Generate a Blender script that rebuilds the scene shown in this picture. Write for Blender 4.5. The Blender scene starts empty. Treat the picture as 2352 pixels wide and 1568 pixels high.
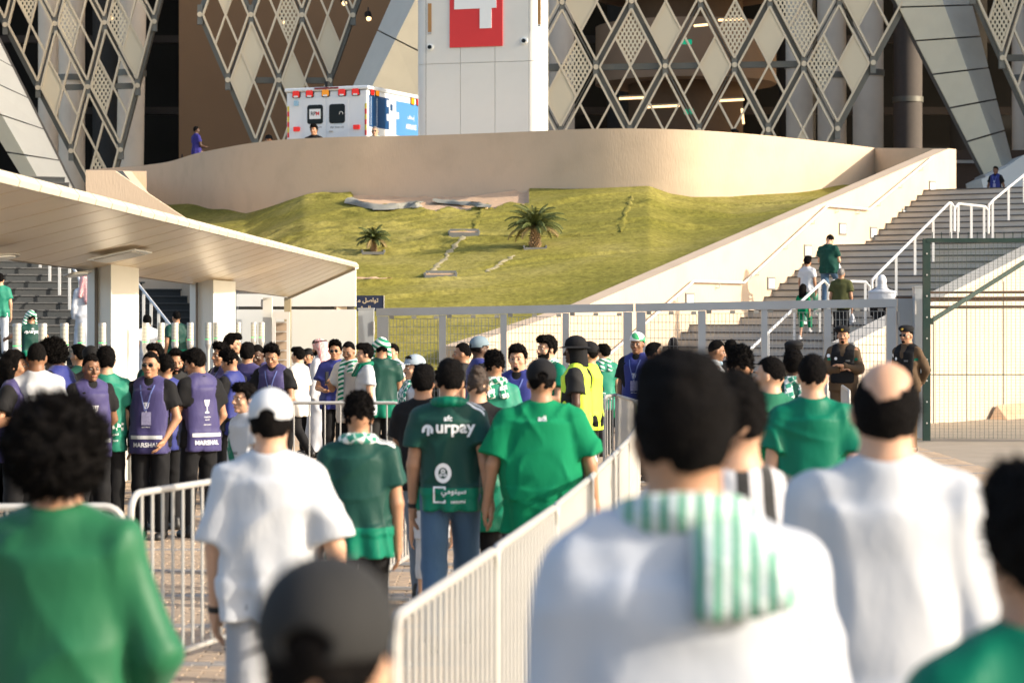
import bpy, bmesh, math, random
import numpy as np
from mathutils import Vector, Matrix
from mathutils.bvhtree import BVHTree
R = math.radians
scene = bpy.context.scene
C = scene.collection
# ------------------------------------------------------------------ camera, light, exposure
F = 5553.0; HU = 1176.0; HV = 735.0; EYE = 2.05     # focal length and horizon of the photograph, eye height
cam = bpy.data.cameras.new("camera"); cam_o = bpy.data.objects.new("camera", cam); C.objects.link(cam_o)
cam_o.location = (0, 0, EYE); cam_o.rotation_euler = (R(90), 0, 0)
cam.sensor_width = 36; cam.lens = 36 * F / 2352; cam.shift_y = -(784 - HV) / 2352
cam.clip_start = 0.3; cam.clip_end = 900
cam.dof.use_dof = True; cam.dof.focus_distance = 34.0; cam.dof.aperture_fstop = 3.5; cam.dof.aperture_blades = 0
scene.camera = cam_o
SUN_EL, SUN_AZ = 22.0, 18.0        # elevation; angle from +X towards the camera
sdir = Vector((math.cos(R(SUN_EL)) * math.cos(R(SUN_AZ)), -math.cos(R(SUN_EL)) * math.sin(R(SUN_AZ)), math.sin(R(SUN_EL))))
sun = bpy.data.lights.new("sun", 'SUN'); sun.energy = 3.05; sun.angle = R(0.5); sun.color = (1.0, 0.89, 0.74)
so = bpy.data.objects.new("sun", sun); C.objects.link(so); so.rotation_euler = sdir.to_track_quat('Z', 'Y').to_euler()
w = bpy.data.worlds.new("World"); scene.world = w; w.use_nodes = True
nt = w.node_tree; bg = nt.nodes["Background"]; sk = nt.nodes.new("ShaderNodeTexSky"); sk.sky_type = 'NISHITA'
sk.sun_disc = False; sk.sun_elevation = R(SUN_EL); sk.sun_rotation = R(90 + SUN_AZ); sk.dust_density = 3.0
nt.links.new(sk.outputs[0], bg.inputs[0]); bg.inputs[1].default_value = 0.15
vs = scene.view_settings; vs.view_transform = 'Standard'; vs.look = 'None'; vs.gamma = 1; vs.use_curve_mapping = False
vs.exposure = 1.14

# ------------------------------------------------------------------ helpers
def P(u, v, Y):                       # picture position at a distance -> place in the world
    return ((u - HU) / F * Y, Y, EYE - (v - HV) / F * Y)
def tag(o, label=None, cat=None, group=None, kind=None):
    if label: o['label'] = label
    if cat: o['category'] = cat
    if group: o['group'] = group
    if kind: o['kind'] = kind
    return o
def thing(name, label, cat, loc=(0, 0, 0), rz=0, group=None):
    o = bpy.data.objects.new(name, None); C.objects.link(o); o.location = loc; o.rotation_euler = (0, 0, rz)
    o.empty_display_size = .1
    return tag(o, label, cat, group)
def mk(name, verts, faces, m, parent=None, smooth=False, off=None):
    me = bpy.data.meshes.new(name)
    if off is not None: verts = [(v[0] - off[0], v[1] - off[1], v[2] - off[2]) for v in verts]
    me.from_pydata([tuple(v) for v in verts], [], faces); me.update()
    if m: me.materials.append(m)
    if smooth: me.shade_smooth()
    o = bpy.data.objects.new(name, me); C.objects.link(o); o.parent = parent
    return o
def inst(name, me, parent=None, loc=(0, 0, 0), rot=None, sc=None, mx=None):
    o = bpy.data.objects.new(name, me); C.objects.link(o); o.parent = parent
    if mx is not None: o.matrix_local = mx
    else:
        o.location = loc
        if rot: o.rotation_euler = rot
        if sc: o.scale = sc
    return o
class MB:
    def __init__(s): s.v = []; s.f = []
    def add(s, vs_, fs):
        n = len(s.v); s.v += [tuple(v) for v in vs_]; s.f += [tuple(i + n for i in f) for f in fs]; return s
    def hexa(s, a, b):                # two quads joined
        return s.add(list(a) + list(b), [(3, 2, 1, 0), (4, 5, 6, 7), (0, 1, 5, 4), (1, 2, 6, 5), (2, 3, 7, 6), (3, 0, 4, 7)])
    def box(s, c, d, rz=0):
        x, y, z = d[0] / 2, d[1] / 2, d[2] / 2; cs, sn = math.cos(rz), math.sin(rz)
        def q(a, b, e): return (c[0] + a * cs - b * sn, c[1] + a * sn + b * cs, c[2] + e)
        return s.hexa([q(-x, -y, -z), q(x, -y, -z), q(x, y, -z), q(-x, y, -z)], [q(-x, -y, z), q(x, -y, z), q(x, y, z), q(-x, y, z)])
    def bar(s, a, b, wd, dp=None, n=4):     # straight bar between two points; n = sides
        a = Vector(a); b = Vector(b); d = (b - a).normalized()
        up = Vector((0, 1, 0)) if abs(d.y) < .9 else Vector((0, 0, 1))
        e = d.cross(up).normalized(); f = d.cross(e).normalized(); dp = dp or wd
        vs_ = []
        for p in (a, b):
            for i in range(n):
                t = 2 * math.pi * (i + .5) / n; k = 2 ** .5 if n == 4 else 1
                vs_.append(p + e * (math.cos(t) * wd / 2 * k) + f * (math.sin(t) * dp / 2 * k))
        return s.add(vs_, [tuple(range(n))[::-1], tuple(range(n, 2 * n))] + [(i, (i + 1) % n, n + (i + 1) % n, n + i) for i in range(n)])
    def tube(s, pts, r, n=8):
        pts = [Vector(p) for p in pts]; vs_ = []; m = len(pts); pe = None
        for i, p in enumerate(pts):
            d = (pts[min(i + 1, m - 1)] - pts[max(i - 1, 0)]).normalized()
            if pe is None: up = Vector((0, 0, 1)) if abs(d.z) < .9 else Vector((0, 1, 0)); e = d.cross(up).normalized()
            else: e = (pe - d * pe.dot(d)).normalized()
            pe = e; f = d.cross(e)
            for k in range(n):
                t = 2 * math.pi * k / n; vs_.append(p + (e * math.cos(t) + f * math.sin(t)) * r)
        fs = [tuple(range(n)), tuple(range((m - 1) * n, m * n))[::-1]]
        for i in range(m - 1):
            for k in range(n): fs.append((i * n + k, (i + 1) * n + k, (i + 1) * n + (k + 1) % n, i * n + (k + 1) % n))
        return s.add(vs_, fs)
    def prism(s, poly, d):            # polygon (3D) extruded by vector d
        n = len(poly); return s.add(list(poly) + [tuple(p[i] + d[i] for i in range(3)) for p in poly],
            [tuple(range(n))[::-1], tuple(range(n, 2 * n))] + [(i, (i + 1) % n, n + (i + 1) % n, n + i) for i in range(n)])
    def cyl(s, c, r, h, n=24, r2=None):
        r2 = r if r2 is None else r2
        return s.add([(c[0] + q * math.cos(2 * math.pi * i / n), c[1] + q * math.sin(2 * math.pi * i / n), z) for z, q in ((c[2], r), (c[2] + h, r2)) for i in range(n)],
            [tuple(range(n))[::-1], tuple(range(n, 2 * n))] + [(i, (i + 1) % n, n + (i + 1) % n, n + i) for i in range(n)])
    def out(s, name, m, parent=None, off=None, smooth=False):
        me = bpy.data.meshes.new(name); vv = s.v if off is None else [(v[0] - off[0], v[1] - off[1], v[2] - off[2]) for v in s.v]
        me.from_pydata(vv, [], s.f); bm = bmesh.new(); bm.from_mesh(me); bmesh.ops.recalc_face_normals(bm, faces=bm.faces); bm.to_mesh(me); bm.free()
        if m: me.materials.append(m)
        if smooth:
            me.shade_smooth(); me.set_sharp_from_angle(angle=R(40))
        o = bpy.data.objects.new(name, me); C.objects.link(o); o.parent = parent
        return o
# ------------------------------------------------------------------ materials
MATS = {}
def mat(name, col, rough=.7, metal=0., var=.12, vs_=6., bump=0., bs=40., spec=.4, col2=None, stretch=(1, 1, 1), sheen=0, emit=None, es=0, coat=0, dirt=0, bdist=0):
    if name in MATS: return MATS[name]
    m = bpy.data.materials.new(name); m.use_nodes = True; n = m.node_tree.nodes; l = m.node_tree.links; b = n["Principled BSDF"]
    b.inputs['Roughness'].default_value = rough; b.inputs['Metallic'].default_value = metal; b.inputs['Specular IOR Level'].default_value = spec
    if sheen: b.inputs['Sheen Weight'].default_value = sheen; b.inputs['Sheen Roughness'].default_value = .4
    if coat: b.inputs['Coat Weight'].default_value = coat
    tc = n.new('ShaderNodeTexCoord'); mp = n.new('ShaderNodeMapping'); l.new(tc.outputs['Object'], mp.inputs[0]); mp.inputs['Scale'].default_value = stretch
    nz = n.new('ShaderNodeTexNoise'); nz.inputs['Scale'].default_value = vs_; nz.inputs['Detail'].default_value = 6; l.new(mp.outputs[0], nz.inputs[0])
    mx = n.new('ShaderNodeMix'); mx.data_type = 'RGBA'; l.new(nz.outputs[0], mx.inputs[0])
    c2 = col2 or tuple(min(1, c * (1 + var)) for c in col); c1 = col if col2 else tuple(c * (1 - var) for c in col)
    mx.inputs[6].default_value = (*c1, 1); mx.inputs[7].default_value = (*c2, 1)
    if col2:
        rp = n.new('ShaderNodeMapRange'); rp.inputs[1].default_value = .42; rp.inputs[2].default_value = .6; l.new(nz.outputs[0], rp.inputs[0]); l.new(rp.outputs[0], mx.inputs[0])
    outc = mx.outputs[2]
    if dirt:
        n3 = n.new('ShaderNodeTexNoise'); n3.inputs['Scale'].default_value = 1.3; n3.inputs['Detail'].default_value = 9; l.new(tc.outputs['Object'], n3.inputs[0])
        r3 = n.new('ShaderNodeMapRange'); r3.inputs[1].default_value = .48; r3.inputs[2].default_value = .75; r3.inputs[4].default_value = dirt; l.new(n3.outputs[0], r3.inputs[0])
        m3 = n.new('ShaderNodeMix'); m3.data_type = 'RGBA'; l.new(r3.outputs[0], m3.inputs[0]); l.new(outc, m3.inputs[6]); m3.inputs[7].default_value = (.2, .15, .1, 1); outc = m3.outputs[2]
    l.new(outc, b.inputs['Base Color'])
    if bump:
        n2 = n.new('ShaderNodeTexNoise'); n2.inputs['Scale'].default_value = bs; n2.inputs['Detail'].default_value = 4; l.new(mp.outputs[0], n2.inputs[0])
        bp = n.new('ShaderNodeBump'); bp.inputs['Strength'].default_value = min(1, bump); bp.inputs['Distance'].default_value = (bdist or .02 * max(1, bump)); l.new(n2.outputs[0], bp.inputs['Height']); l.new(bp.outputs[0], b.inputs['Normal'])
    if emit: b.inputs['Emission Color'].default_value = (*emit, 1); b.inputs['Emission Strength'].default_value = es
    MATS[name] = m; return m
def nodes(m): return m.node_tree.nodes, m.node_tree.links
def math_n(n, l, op, a, b=None, c=None):
    x = n.new('ShaderNodeMath'); x.operation = op
    for i, q in enumerate((a, b, c)):
        if q is None: continue
        if isinstance(q, (int, float)): x.inputs[i].default_value = q
        else: l.new(q, x.inputs[i])
    return x.outputs[0]
M_peach = mat('peach_render', (.55, .425, .305), .85, var=.06, vs_=.6, bump=.3, bs=22, dirt=.16, stretch=(1, 1, .25))
M_peach2 = mat('fence_wall_render', (.52, .43, .34), .85, var=.06, vs_=.6, bump=.25, bs=30, dirt=.14)
M_white = mat('white_cladding', (.66, .66, .62), .45, var=.03, vs_=1.2, bump=.05, bs=4, dirt=.06)
M_pylon = mat('pylon_cladding', (.64, .63, .56), .45, var=.05, vs_=1.2, dirt=.08)
M_pylon2 = mat('pylon_cladding_side', (.66, .60, .45), .4, var=.06, vs_=1.2, dirt=.08)
M_seam = mat('dark_seam', (.12, .11, .1), .9)
M_steel = mat('grey_steel', (.17, .165, .14), .5, .3, var=.1, vs_=3)
M_frame = mat('beige_steel', (.68, .57, .40), .5, .0, var=.05, vs_=4)
M_panel = mat('beige_panel', (.68, .58, .40), .55, .0, var=.03, vs_=2)
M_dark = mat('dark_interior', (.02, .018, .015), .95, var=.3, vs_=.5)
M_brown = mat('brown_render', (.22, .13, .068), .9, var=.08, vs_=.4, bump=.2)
M_ramp = mat('tan_ramp', (.36, .23, .14), .85, var=.06, vs_=.5)
M_col = mat('grey_white_column', (.76, .64, .50), .6, var=.05, vs_=.8, dirt=.1)
M_step = mat('stair_stone', (.47, .44, .39), .8, var=.12, vs_=3, bump=.1, dirt=.2)
M_nose = mat('stair_nosing', (.07, .07, .07), .7)
M_rail = mat('white_painted_steel', (.68, .67, .64), .4, .2, var=.05)
M_galv = mat('galvanised_steel', (.42, .41, .385), .45, .2, var=.12, vs_=9, dirt=.15)
M_galv2 = mat('dull_galvanised_steel', (.42, .42, .42), .5, .3, var=.12, vs_=12, dirt=.3)
M_gate = mat('grey_gate_paint', (.36, .385, .40), .5, .1, var=.06, vs_=3, dirt=.25)
M_wire = mat('gate_wire', (.30, .31, .31), .5, .4)
M_gfence = mat('dark_green_paint', (.008, .03, .024), .7, .1, var=.15, vs_=8, dirt=.15)
M_gwire = mat('fence_wire', (.10, .12, .09), .5, .3)
M_rust = mat('rusty_pipe', (.12, .065, .04), .7, .3, var=.3, vs_=10)
M_soffit = mat('soffit_metal', (.80, .66, .47), .30, .3, var=.06, vs_=1.5, bump=.06, bs=1.4)
M_capw = mat('canopy_edge', (.56, .50, .40), .5, .1, var=.04, vs_=3, dirt=.06)
M_red = mat('red_sign', (.62, .035, .035), .4, var=.03)
M_signw = mat('sign_white', (.75, .78, .78), .45, var=.02)
M_black = mat('black_plastic', (.012, .012, .013), .5, var=.1)
M_glassd = mat('dark_glass', (.008, .012, .015), .2, var=.1, spec=.2)
M_ambw = mat('vehicle_white', (.66, .70, .73), .3, var=.02, coat=.3)
M_blue = mat('vehicle_navy', (.01, .055, .16), .3, var=.03, coat=.3)
M_blue2 = mat('vehicle_blue', (.07, .22, .48), .3, var=.03, coat=.3)
M_lred = mat('red_lens', (.6, .01, .01), .2, emit=(1, .05, .03), es=.12)
M_lamb = mat('amber_lens', (.75, .25, .01), .2, emit=(1, .4, .02), es=.12)
M_lamp = mat('lit_lamp', (.9, .7, .4), .4, emit=(1, .62, .28), es=1.3)
M_exit = mat('exit_green', (.0, .18, .09), .4, emit=(0, .5, .25), es=.3)
M_green_led = mat('green_led', (.1, .6, .2), .4, emit=(.1, 1, .3), es=.25)
M_lens = mat('beacon_glass', (.52, .52, .46), .2, spec=.6, var=.1)
M_beige = mat('machine_beige', (.30, .30, .28), .5, var=.05)
M_soil = mat('bare_soil', (.50, .34, .22), .95, var=.25, vs_=2.5, bump=.8, bs=9)
M_sheet = mat('grey_underlay', (.22, .22, .19), .8, var=.25, vs_=5, bump=.6, bs=6)
M_navy = mat('navy_sign', (.012, .02, .05), .5, var=.05)
M_gold = mat('gold_letter', (.62, .50, .33), .5)
M_pave = mat('paver', (.40, .30, .21), .85, var=.22, vs_=3.0, bump=.3, bs=60, dirt=.2)
M_pave2 = mat('paver_grey', (.27, .25, .23), .85, var=.2, vs_=3.0, bump=.3, bs=60, dirt=.2)
M_ground = mat('ground_sand', (.30, .25, .19), .95, var=.2, vs_=1.5, bump=.5, bs=20)
# turf: fibres, sun-bleached patches, dark roll seams
def turf_mat():
    m = mat('artificial_turf', (.098, .125, .018), .95, var=.0, spec=.08, bump=.6, bs=14); n, l = nodes(m); b = n['Principled BSDF']
    tc = n.new('ShaderNodeTexCoord')
    a = n.new('ShaderNodeTexNoise'); a.inputs['Scale'].default_value = .35; a.inputs['Detail'].default_value = 8; a.inputs['Roughness'].default_value = .65; l.new(tc.outputs['Object'], a.inputs[0])
    f = n.new('ShaderNodeTexNoise'); f.inputs['Scale'].default_value = 7; f.inputs['Detail'].default_value = 6; f.inputs['Roughness'].default_value = .8
    mp = n.new('ShaderNodeMapping'); mp.inputs['Scale'].default_value = (1, 1, 1); l.new(tc.outputs['Object'], mp.inputs[0]); l.new(mp.outputs[0], f.inputs[0])
    cr = n.new('ShaderNodeValToRGB'); l.new(a.outputs[0], cr.inputs[0])
    e = cr.color_ramp.elements; e[0].position = .3; e[0].color = (.165, .155, .03, 1); e[1].position = .72; e[1].color = (.30, .26, .085, 1)
    x = e.new(.5); x.color = (.23, .205, .046, 1)
    mx = n.new('ShaderNodeMix'); mx.data_type = 'RGBA'; mx.blend_type = 'MULTIPLY'; mx.inputs[0].default_value = .9
    r2 = n.new('ShaderNodeMapRange'); r2.inputs[1].default_value = .3; r2.inputs[2].default_value = .7; r2.inputs[3].default_value = .42; r2.inputs[4].default_value = 1.45; l.new(f.outputs[0], r2.inputs[0])
    l.new(cr.outputs[0], mx.inputs[6]); l.new(r2.outputs[0], mx.inputs[7]); l.new(mx.outputs[2], b.inputs['Base Color'])
    return m
M_turf = turf_mat()
def perforated():
    m = mat('perforated_panel', (.68, .58, .40), .55, var=.03); n, l = nodes(m); b = n['Principled BSDF']; o = n['Material Output']
    tc = n.new('ShaderNodeTexCoord'); sp = n.new('ShaderNodeSeparateXYZ'); l.new(tc.outputs['Object'], sp.inputs[0])
    k = 2 * math.pi / .155
    A = math_n(n, l, 'ADD', sp.outputs[0], math_n(n, l, 'MULTIPLY', sp.outputs[2], .55)); B = math_n(n, l, 'SUBTRACT', sp.outputs[0], math_n(n, l, 'MULTIPLY', sp.outputs[2], .55))
    s = math_n(n, l, 'ADD', math_n(n, l, 'COSINE', math_n(n, l, 'MULTIPLY', A, k)), math_n(n, l, 'COSINE', math_n(n, l, 'MULTIPLY', B, k)))
    g = math_n(n, l, 'GREATER_THAN', s, .55)
    tr = n.new('ShaderNodeBsdfTransparent'); ms = n.new('ShaderNodeMixShader'); l.new(g, ms.inputs[0]); l.new(b.outputs[0], ms.inputs[1]); l.new(tr.outputs[0], ms.inputs[2]); l.new(ms.outputs[0], o.inputs[0])
    return m
M_perf = perforated()
rnd = random.Random(5)
# ------------------------------------------------------------------ ground
def gz(y): t = min(1, max(0, (7 - y) / 2.5)); return .08 * t * t * (3 - 2 * t)
ys_ = [-60, -20, -5, 0, 3, 4, 4.5, 5, 5.5, 6, 6.5, 7, 8, 9, 10, 11, 12, 13, 30, 60, 140, 400]; xs_ = [-300, -60, -20, 0, 20, 60, 300]
mk('ground', [(x, y, gz(y) - .035) for y in ys_ for x in xs_], [(j * 7 + i, j * 7 + i + 1, j * 7 + 8 + i, j * 7 + 7 + i) for j in range(len(ys_) - 1) for i in range(6)], M_ground)['kind'] = 'structure'
# paving: pale blocks with darker bands; the largest 300 are single parts of the pavement, the rest one mesh
def paver_mesh(m, L=.2, W=.1):
    b = MB(); x, y = L / 2 - .004, W / 2 - .004; c = .008
    b.add([(-x, -y, -.03), (x, -y, -.03), (x, y, -.03), (-x, y, -.03), (-x, -y, .0 - c), (x, -y, -c), (x, y, -c), (-x, y, -c), (-x + c, -y + c, 0), (x - c, -y + c, 0), (x - c, y - c, 0), (-x + c, y - c, 0)],
          [(0, 1, 5, 4), (1, 2, 6, 5), (2, 3, 7, 6), (3, 0, 4, 7), (4, 5, 9, 8), (5, 6, 10, 9), (6, 7, 11, 10), (7, 4, 8, 11), (8, 9, 10, 11)])
    me = bpy.data.meshes.new('paver'); me.from_pydata(b.v, [], b.f); me.materials.append(m); return me, b
pm1, pb = paver_mesh(M_pave); pm2, _ = paver_mesh(M_pave2)
pav = mk('pavement', [(-9, 9, -.02), (9, 9, -.02), (9, 49, -.02), (-9, 49, -.02)], [(0, 1, 2, 3)], M_ground); pav['kind'] = 'structure'
spots = []
ny = 0; y = 12.6
while y < 45:
    off = (ny % 2) * .1; x = -6.4 + off
    while x < 6.6:
        u = HU + F * x / y
        if -60 < u < 2400: spots.append((x, y, ny))
        x += .2
    y += .1; ny += 1
def vis(s):                     # open paving between the people shows in the middle of the frame
    u = HU + F * s[0] / s[1]; return (u < 1300 and 250 < u)
near = sorted([s for s in spots if vis(s)], key=lambda s: s[1])[:290]; ns = set(near)
for s in near:
    o = inst('paver', pm2 if (s[2] // 2) % 9 == 0 else pm1, pav, (s[0], s[1], rnd.uniform(-.003, .003)), (rnd.uniform(-.01, .01), rnd.uniform(-.01, .01), rnd.uniform(-.015, .015)))
for m_, sel in ((M_pave, 0), (M_pave2, 1)):
    V = []; Fc = []
    for s in spots:
        if s in ns or ((s[2] // 2) % 9 == 0) != bool(sel): continue
        n = len(V); dz = rnd.uniform(-.003, .003); V += [(s[0] + a[0], s[1] + a[1], a[2] + dz) for a in pb.v[4:]]
        Fc += [tuple(i + n for i in f) for f in ((0, 1, 5, 4), (1, 2, 6, 5), (2, 3, 7, 6), (3, 0, 4, 7), (4, 5, 6, 7))]
    mk('paving_blocks', V, Fc, m_, pav)['kind'] = 'stuff'
# ------------------------------------------------------------------ staircases
RISE = .163
M_step_shade = mat('shaded_stair_stone', (.03, .034, .036), .8, var=.12, vs_=3, bump=.1, dirt=.1)  # stair stone with the shade on the left stairs put into its colour
def profile(flights, land=2.4, tr=.4):
    st = []; t = 0; z = 0
    for k, n in enumerate(flights):
        for i in range(n):
            last = i == n - 1; d = land if last and k < len(flights) - 1 else tr
            z += RISE; st.append((t, t + d, z)); t += d
    return st
def stairs(label, O, a, s, width, flights, top_ext=6, M_step=M_step):
    th = thing('staircase', label, 'stairs', (O[0], O[1], 0)); st = profile(flights); zf = lambda t: max([q[2] for q in st if q[0] <= t] or [0])
    W = lambda t, q, z: (O[0] + a[0] * t + s[0] * q, O[1] + a[1] * t + s[1] * q, z)
    for i, (t0, t1, z) in enumerate(st):
        if i == len(st) - 1: t1 += top_ext
        b = MB(); b.hexa([W(t0, 0, z - RISE - .35), W(t0, width, z - RISE - .35), W(t1 + .02, width, z - .35), W(t1 + .02, 0, z - .35)], [W(t0, 0, z - .03), W(t0, width, z - .03), W(t1 + .02, width, z - .03), W(t1 + .02, 0, z - .03)])
        st_ = b.out('step', M_step, th, (O[0], O[1], 0))
        b = MB(); b.hexa([W(t0 - .03, 0, z - .028), W(t0 - .03, width, z - .028), W(t0 + .06, width, z - .028), W(t0 + .06, 0, z - .028)], [W(t0 - .03, 0, z), W(t0 - .03, width, z), W(t0 + .06, width, z), W(t0 + .06, 0, z)])
        b.out('nosing', M_nose, st_, (O[0], O[1], 0))
        b = MB(); b.hexa([W(t0 + .062, 0, z - .028), W(t0 + .062, width, z - .028), W(t1 - .03, width, z - .028), W(t1 - .03, 0, z - .028)], [W(t0 + .062, 0, z - .003), W(t0 + .062, width, z - .003), W(t1 - .03, width, z - .003), W(t1 - .03, 0, z - .003)])
        b.out('tread', M_step, st_, (O[0], O[1], 0))
    return th, W, zf
OR = (1.57, 50.5); aR = (.551, .835); sR = (.835, -.551)
stR, WR, zR = stairs('wide pale stone staircase with two landings, right of the grass mound', OR, aR, sR, 6.4, (12, 12, 10), 8)
OL = (-3.9, 48.5); aL = (-.447, .894); sL = (-.894, -.447)
stL, WL, zL = stairs('grey stone staircase in shade, seen under the canopy on the left', OL, aL, sL, 12.0, (12, 14, 10), 8, M_step_shade)
def rail(name, label, W, pts, q, r=.028, post_every=.9, post_h=None, group=None, m=None):
    m = m or M_rail; o0 = W(pts[0][0], q, 0); th = thing(name, label, 'handrail', o0, 0, group)
    MB().tube([W(t, q, z) for t, z in pts], r, 8).out('top_rail', m, th, o0, True)
    return th, o0
def railing(label, W, zf, q, t0, t1, brk, h=.95, step=1.2, group=None, flip=()):
    pts = []; ts = sorted(set([t0, t1] + [t for t in brk if t0 < t < t1]))
    th = thing('stair_railing', label, 'handrail', W(t0, q, 0), 0, group); o0 = W(t0, q, 0)
    line = [(t0 - .25, zf(t0 + .01) + h * .3), (t0 - .25, zf(t0 + .01) + h - .12)] + [(t, zf(t + .01) + h) for t in ts] + [(t1 + .22, zf(t1) + h - .1), (t1 + .22, zf(t1) + h * .3)]
    MB().tube([W(t, q, z) for t, z in line], .032, 8).out('top_rail', M_rail, th, o0, True)
    t = t0
    while t <= t1 + .01:
        zt = np.interp(t, [p[0] for p in line[2:-2]], [p[1] for p in line[2:-2]])
        MB().bar(W(t, q, zf(t + .01)), W(t, q, zt - .02), .055, .055).out('post', M_rail, th, o0); t += step
    return th
def WO(W, O): return W
BR = [4.4, 6.8, 11.2, 13.6]
railing('white handrail rising beside the girl on the lower flight of the sunlit stairs', WR, zR, 3.3, .6, 4.4, BR, group='white handrails on the stairs')
railing('white handrail over the first landing, beside the woman in the white veil', WR, zR, 3.3, 4.9, 6.5, BR, step=.8, group='white handrails on the stairs')
railing('long white handrail climbing behind the green mesh fence', WR, zR, 3.3, 7.1, 11.3, BR, step=1.05, group='white handrails on the stairs')
railing('short level white handrail on the upper landing behind the fence spikes', WR, zR, 3.3, 11.75, 13.4, BR, step=.8, group='white handrails on the stairs')
railing('topmost white handrail beside the marshal on the upper terrace', WR, zR, 3.3, 13.9, 18, BR, step=1.05, group='white handrails on the stairs')
railing('white handrail on the shaded left stairs, above the man in the green headscarf', WL, zL, 2.95, 6.6, 12, [4.4, 6.8, 12.4], step=.8, group='white handrails on the stairs')
railing('white handrail low on the shaded left stairs, by the canopy post', WL, zL, 2.4, .8, 5.6, [4.4, 6.8, 12.4], step=.5, group='white handrails on the stairs')
# side walls of the stairs
def slope_wall(name, label, W, pts, q0, q1, cat='wall', zb=-.05, m=None, m_top=None):
    o0 = W(pts[0][0], q0, 0); th = thing(name, label, cat, o0)
    b = MB()
    for (ta, za), (tb, zb_) in zip(pts[:-1], pts[1:]):
        b.hexa([W(ta, q0, zb), W(tb, q0, zb), W(tb, q1, zb), W(ta, q1, zb)], [W(ta, q0, za), W(tb, q0, zb_), W(tb, q1, zb_), W(ta, q1, za)])
    b.out('wall_body', m or M_peach, th, o0)
    return th
zt_r = lambda t: 2.36 + .231 * t
wr = slope_wall('stair_wall', 'long peach wall sloping up between the grass mound and the right stairs', WR, [(-4.6, 1.55), (0, 2.36), (18.9, 6.75)], -.45, 0)
# handrail on the wall face with brackets, lights set in the wall
def wall_rail(W, q, line, label, side=1):
    o0 = W(line[0][0], q, 0); th = thing('wall_handrail', label, 'handrail', o0)
    MB().tube([W(t, q, z) for t, z in line], .03, 8).out('rail_tube', M_rail, th, o0, True)
    for (ta, za), (tb, zb) in zip(line[:-1], line[1:]):
        n = max(1, int((tb - ta) / 1.2))
        for i in range(n):
            f = (i + .5) / n; t = ta + (tb - ta) * f; z = za + (zb - za) * f
            MB().tube([W(t, q, z - .03), W(t, q, z - .14), W(t, q - .1 * side, z - .14)], .011, 6).out('bracket', M_galv2, th, o0, True)
    return th
wall_rail(WR, .09, [(-.6, .7), (0, 1.0), (4.4, 2.92), (6.8, 2.92), (11.2, 4.88), (13.6, 4.88), (17.6, 6.45)], 'pale handrail fixed along the sunlit peach stair wall')
M_lframe = mat('lamp_frame_grey', (.2, .19, .17), .6)
def lightbox(W, t, q, z, side=1, lit=False, label=''):
    a, b_ = Vector(W(t, q, z)), Vector(W(t + 1, q, z)); d = (b_ - a).normalized(); nrm = (Vector(W(t, q + side, z)) - a).normalized(); up = Vector((0, 0, 1))
    th = thing('wall_light', label, 'wall light', a, 0, 'square lights set in the stair walls')
    def slab(hw, hh, d0, d1):
        f = [(d * x + up * y_ + nrm * d0) for x, y_ in ((-hw, -hh), (hw, -hh), (hw, hh), (-hw, hh))]; g = [p + nrm * (d1 - d0) for p in f]; return MB().hexa(f, g)
    slab(.2, .15, -.02, .025).out('light_frame', M_lframe, th); slab(.15, .105, .02, .032).out('light_lens', M_lamp if lit else M_signw, th)
for u_, v_, nm in ((1584, 688, 'lowest'), (1771, 651, 'second lowest'), (1855, 576, 'third'), (1935, 526, 'fourth'), (2006, 535, 'fifth'), (2079, 493, 'second highest'), (2141, 429, 'highest')):
    r_ = (u_ - HU) / F; Yw = 31.756 / (.66 - r_); t_ = (Yw - 50.5) / .835; z_ = EYE - (v_ - HV) / F * Yw
    lightbox(WR, t_, 0, z_, 1, False, nm + ' square light on the sunlit peach stair wall, counted up the stairs')
# right parapet of the right stairs, whose outer face is the pale wall behind the mesh fence
pr = thing('side_wall', 'pale wall below the right stairs, behind the green mesh fence', 'wall', WR(0, 6.45, 0))
o0 = WR(0, 6.45, 0); b = MB()
b.hexa([WR(-1.5, 6.45, -.05), WR(30, 6.45, -.05), WR(30, 6.8, -.05), WR(-1.5, 6.8, -.05)], [WR(-1.5, 6.45, 1.55), WR(30, 6.45, 8.3), WR(30, 6.8, 8.3), WR(-1.5, 6.8, 1.55)]); b.out('wall_body', M_peach2, pr, o0)
MB().hexa([WR(-1.6, 6.40, 1.532), WR(30, 6.40, 8.305), WR(30, 6.86, 8.305), WR(-1.6, 6.86, 1.532)], [WR(-1.6, 6.40, 1.632), WR(30, 6.40, 8.405), WR(30, 6.86, 8.405), WR(-1.6, 6.86, 1.632)]).out('coping', M_step, pr, o0)
for t_ in (2.2, 3.9, 5.9, 7.9, 9.9): MB().hexa([WR(t_, 6.8, -.05), WR(t_ + .03, 6.8, -.05), WR(t_ + .03, 6.812, -.05), WR(t_, 6.812, -.05)], [WR(t_, 6.8, 1.7 + t_ * .2), WR(t_ + .03, 6.8, 1.7 + t_ * .2), WR(t_ + .03, 6.812, 1.7 + t_ * .2), WR(t_, 6.812, 1.7 + t_ * .2)]).out('joint', M_seam, pr, o0)
MB().hexa([WR(4.9, 6.9, -.05), WR(11, 6.9, -.05), WR(11, 7.3, -.05), WR(4.9, 7.3, -.05)], [WR(5.3, 6.9, .25), WR(11, 6.9, .3), WR(11, 7.2, .12), WR(5.1, 7.2, .05)]).out('rubble_heap', M_soil, pr, o0)
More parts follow.
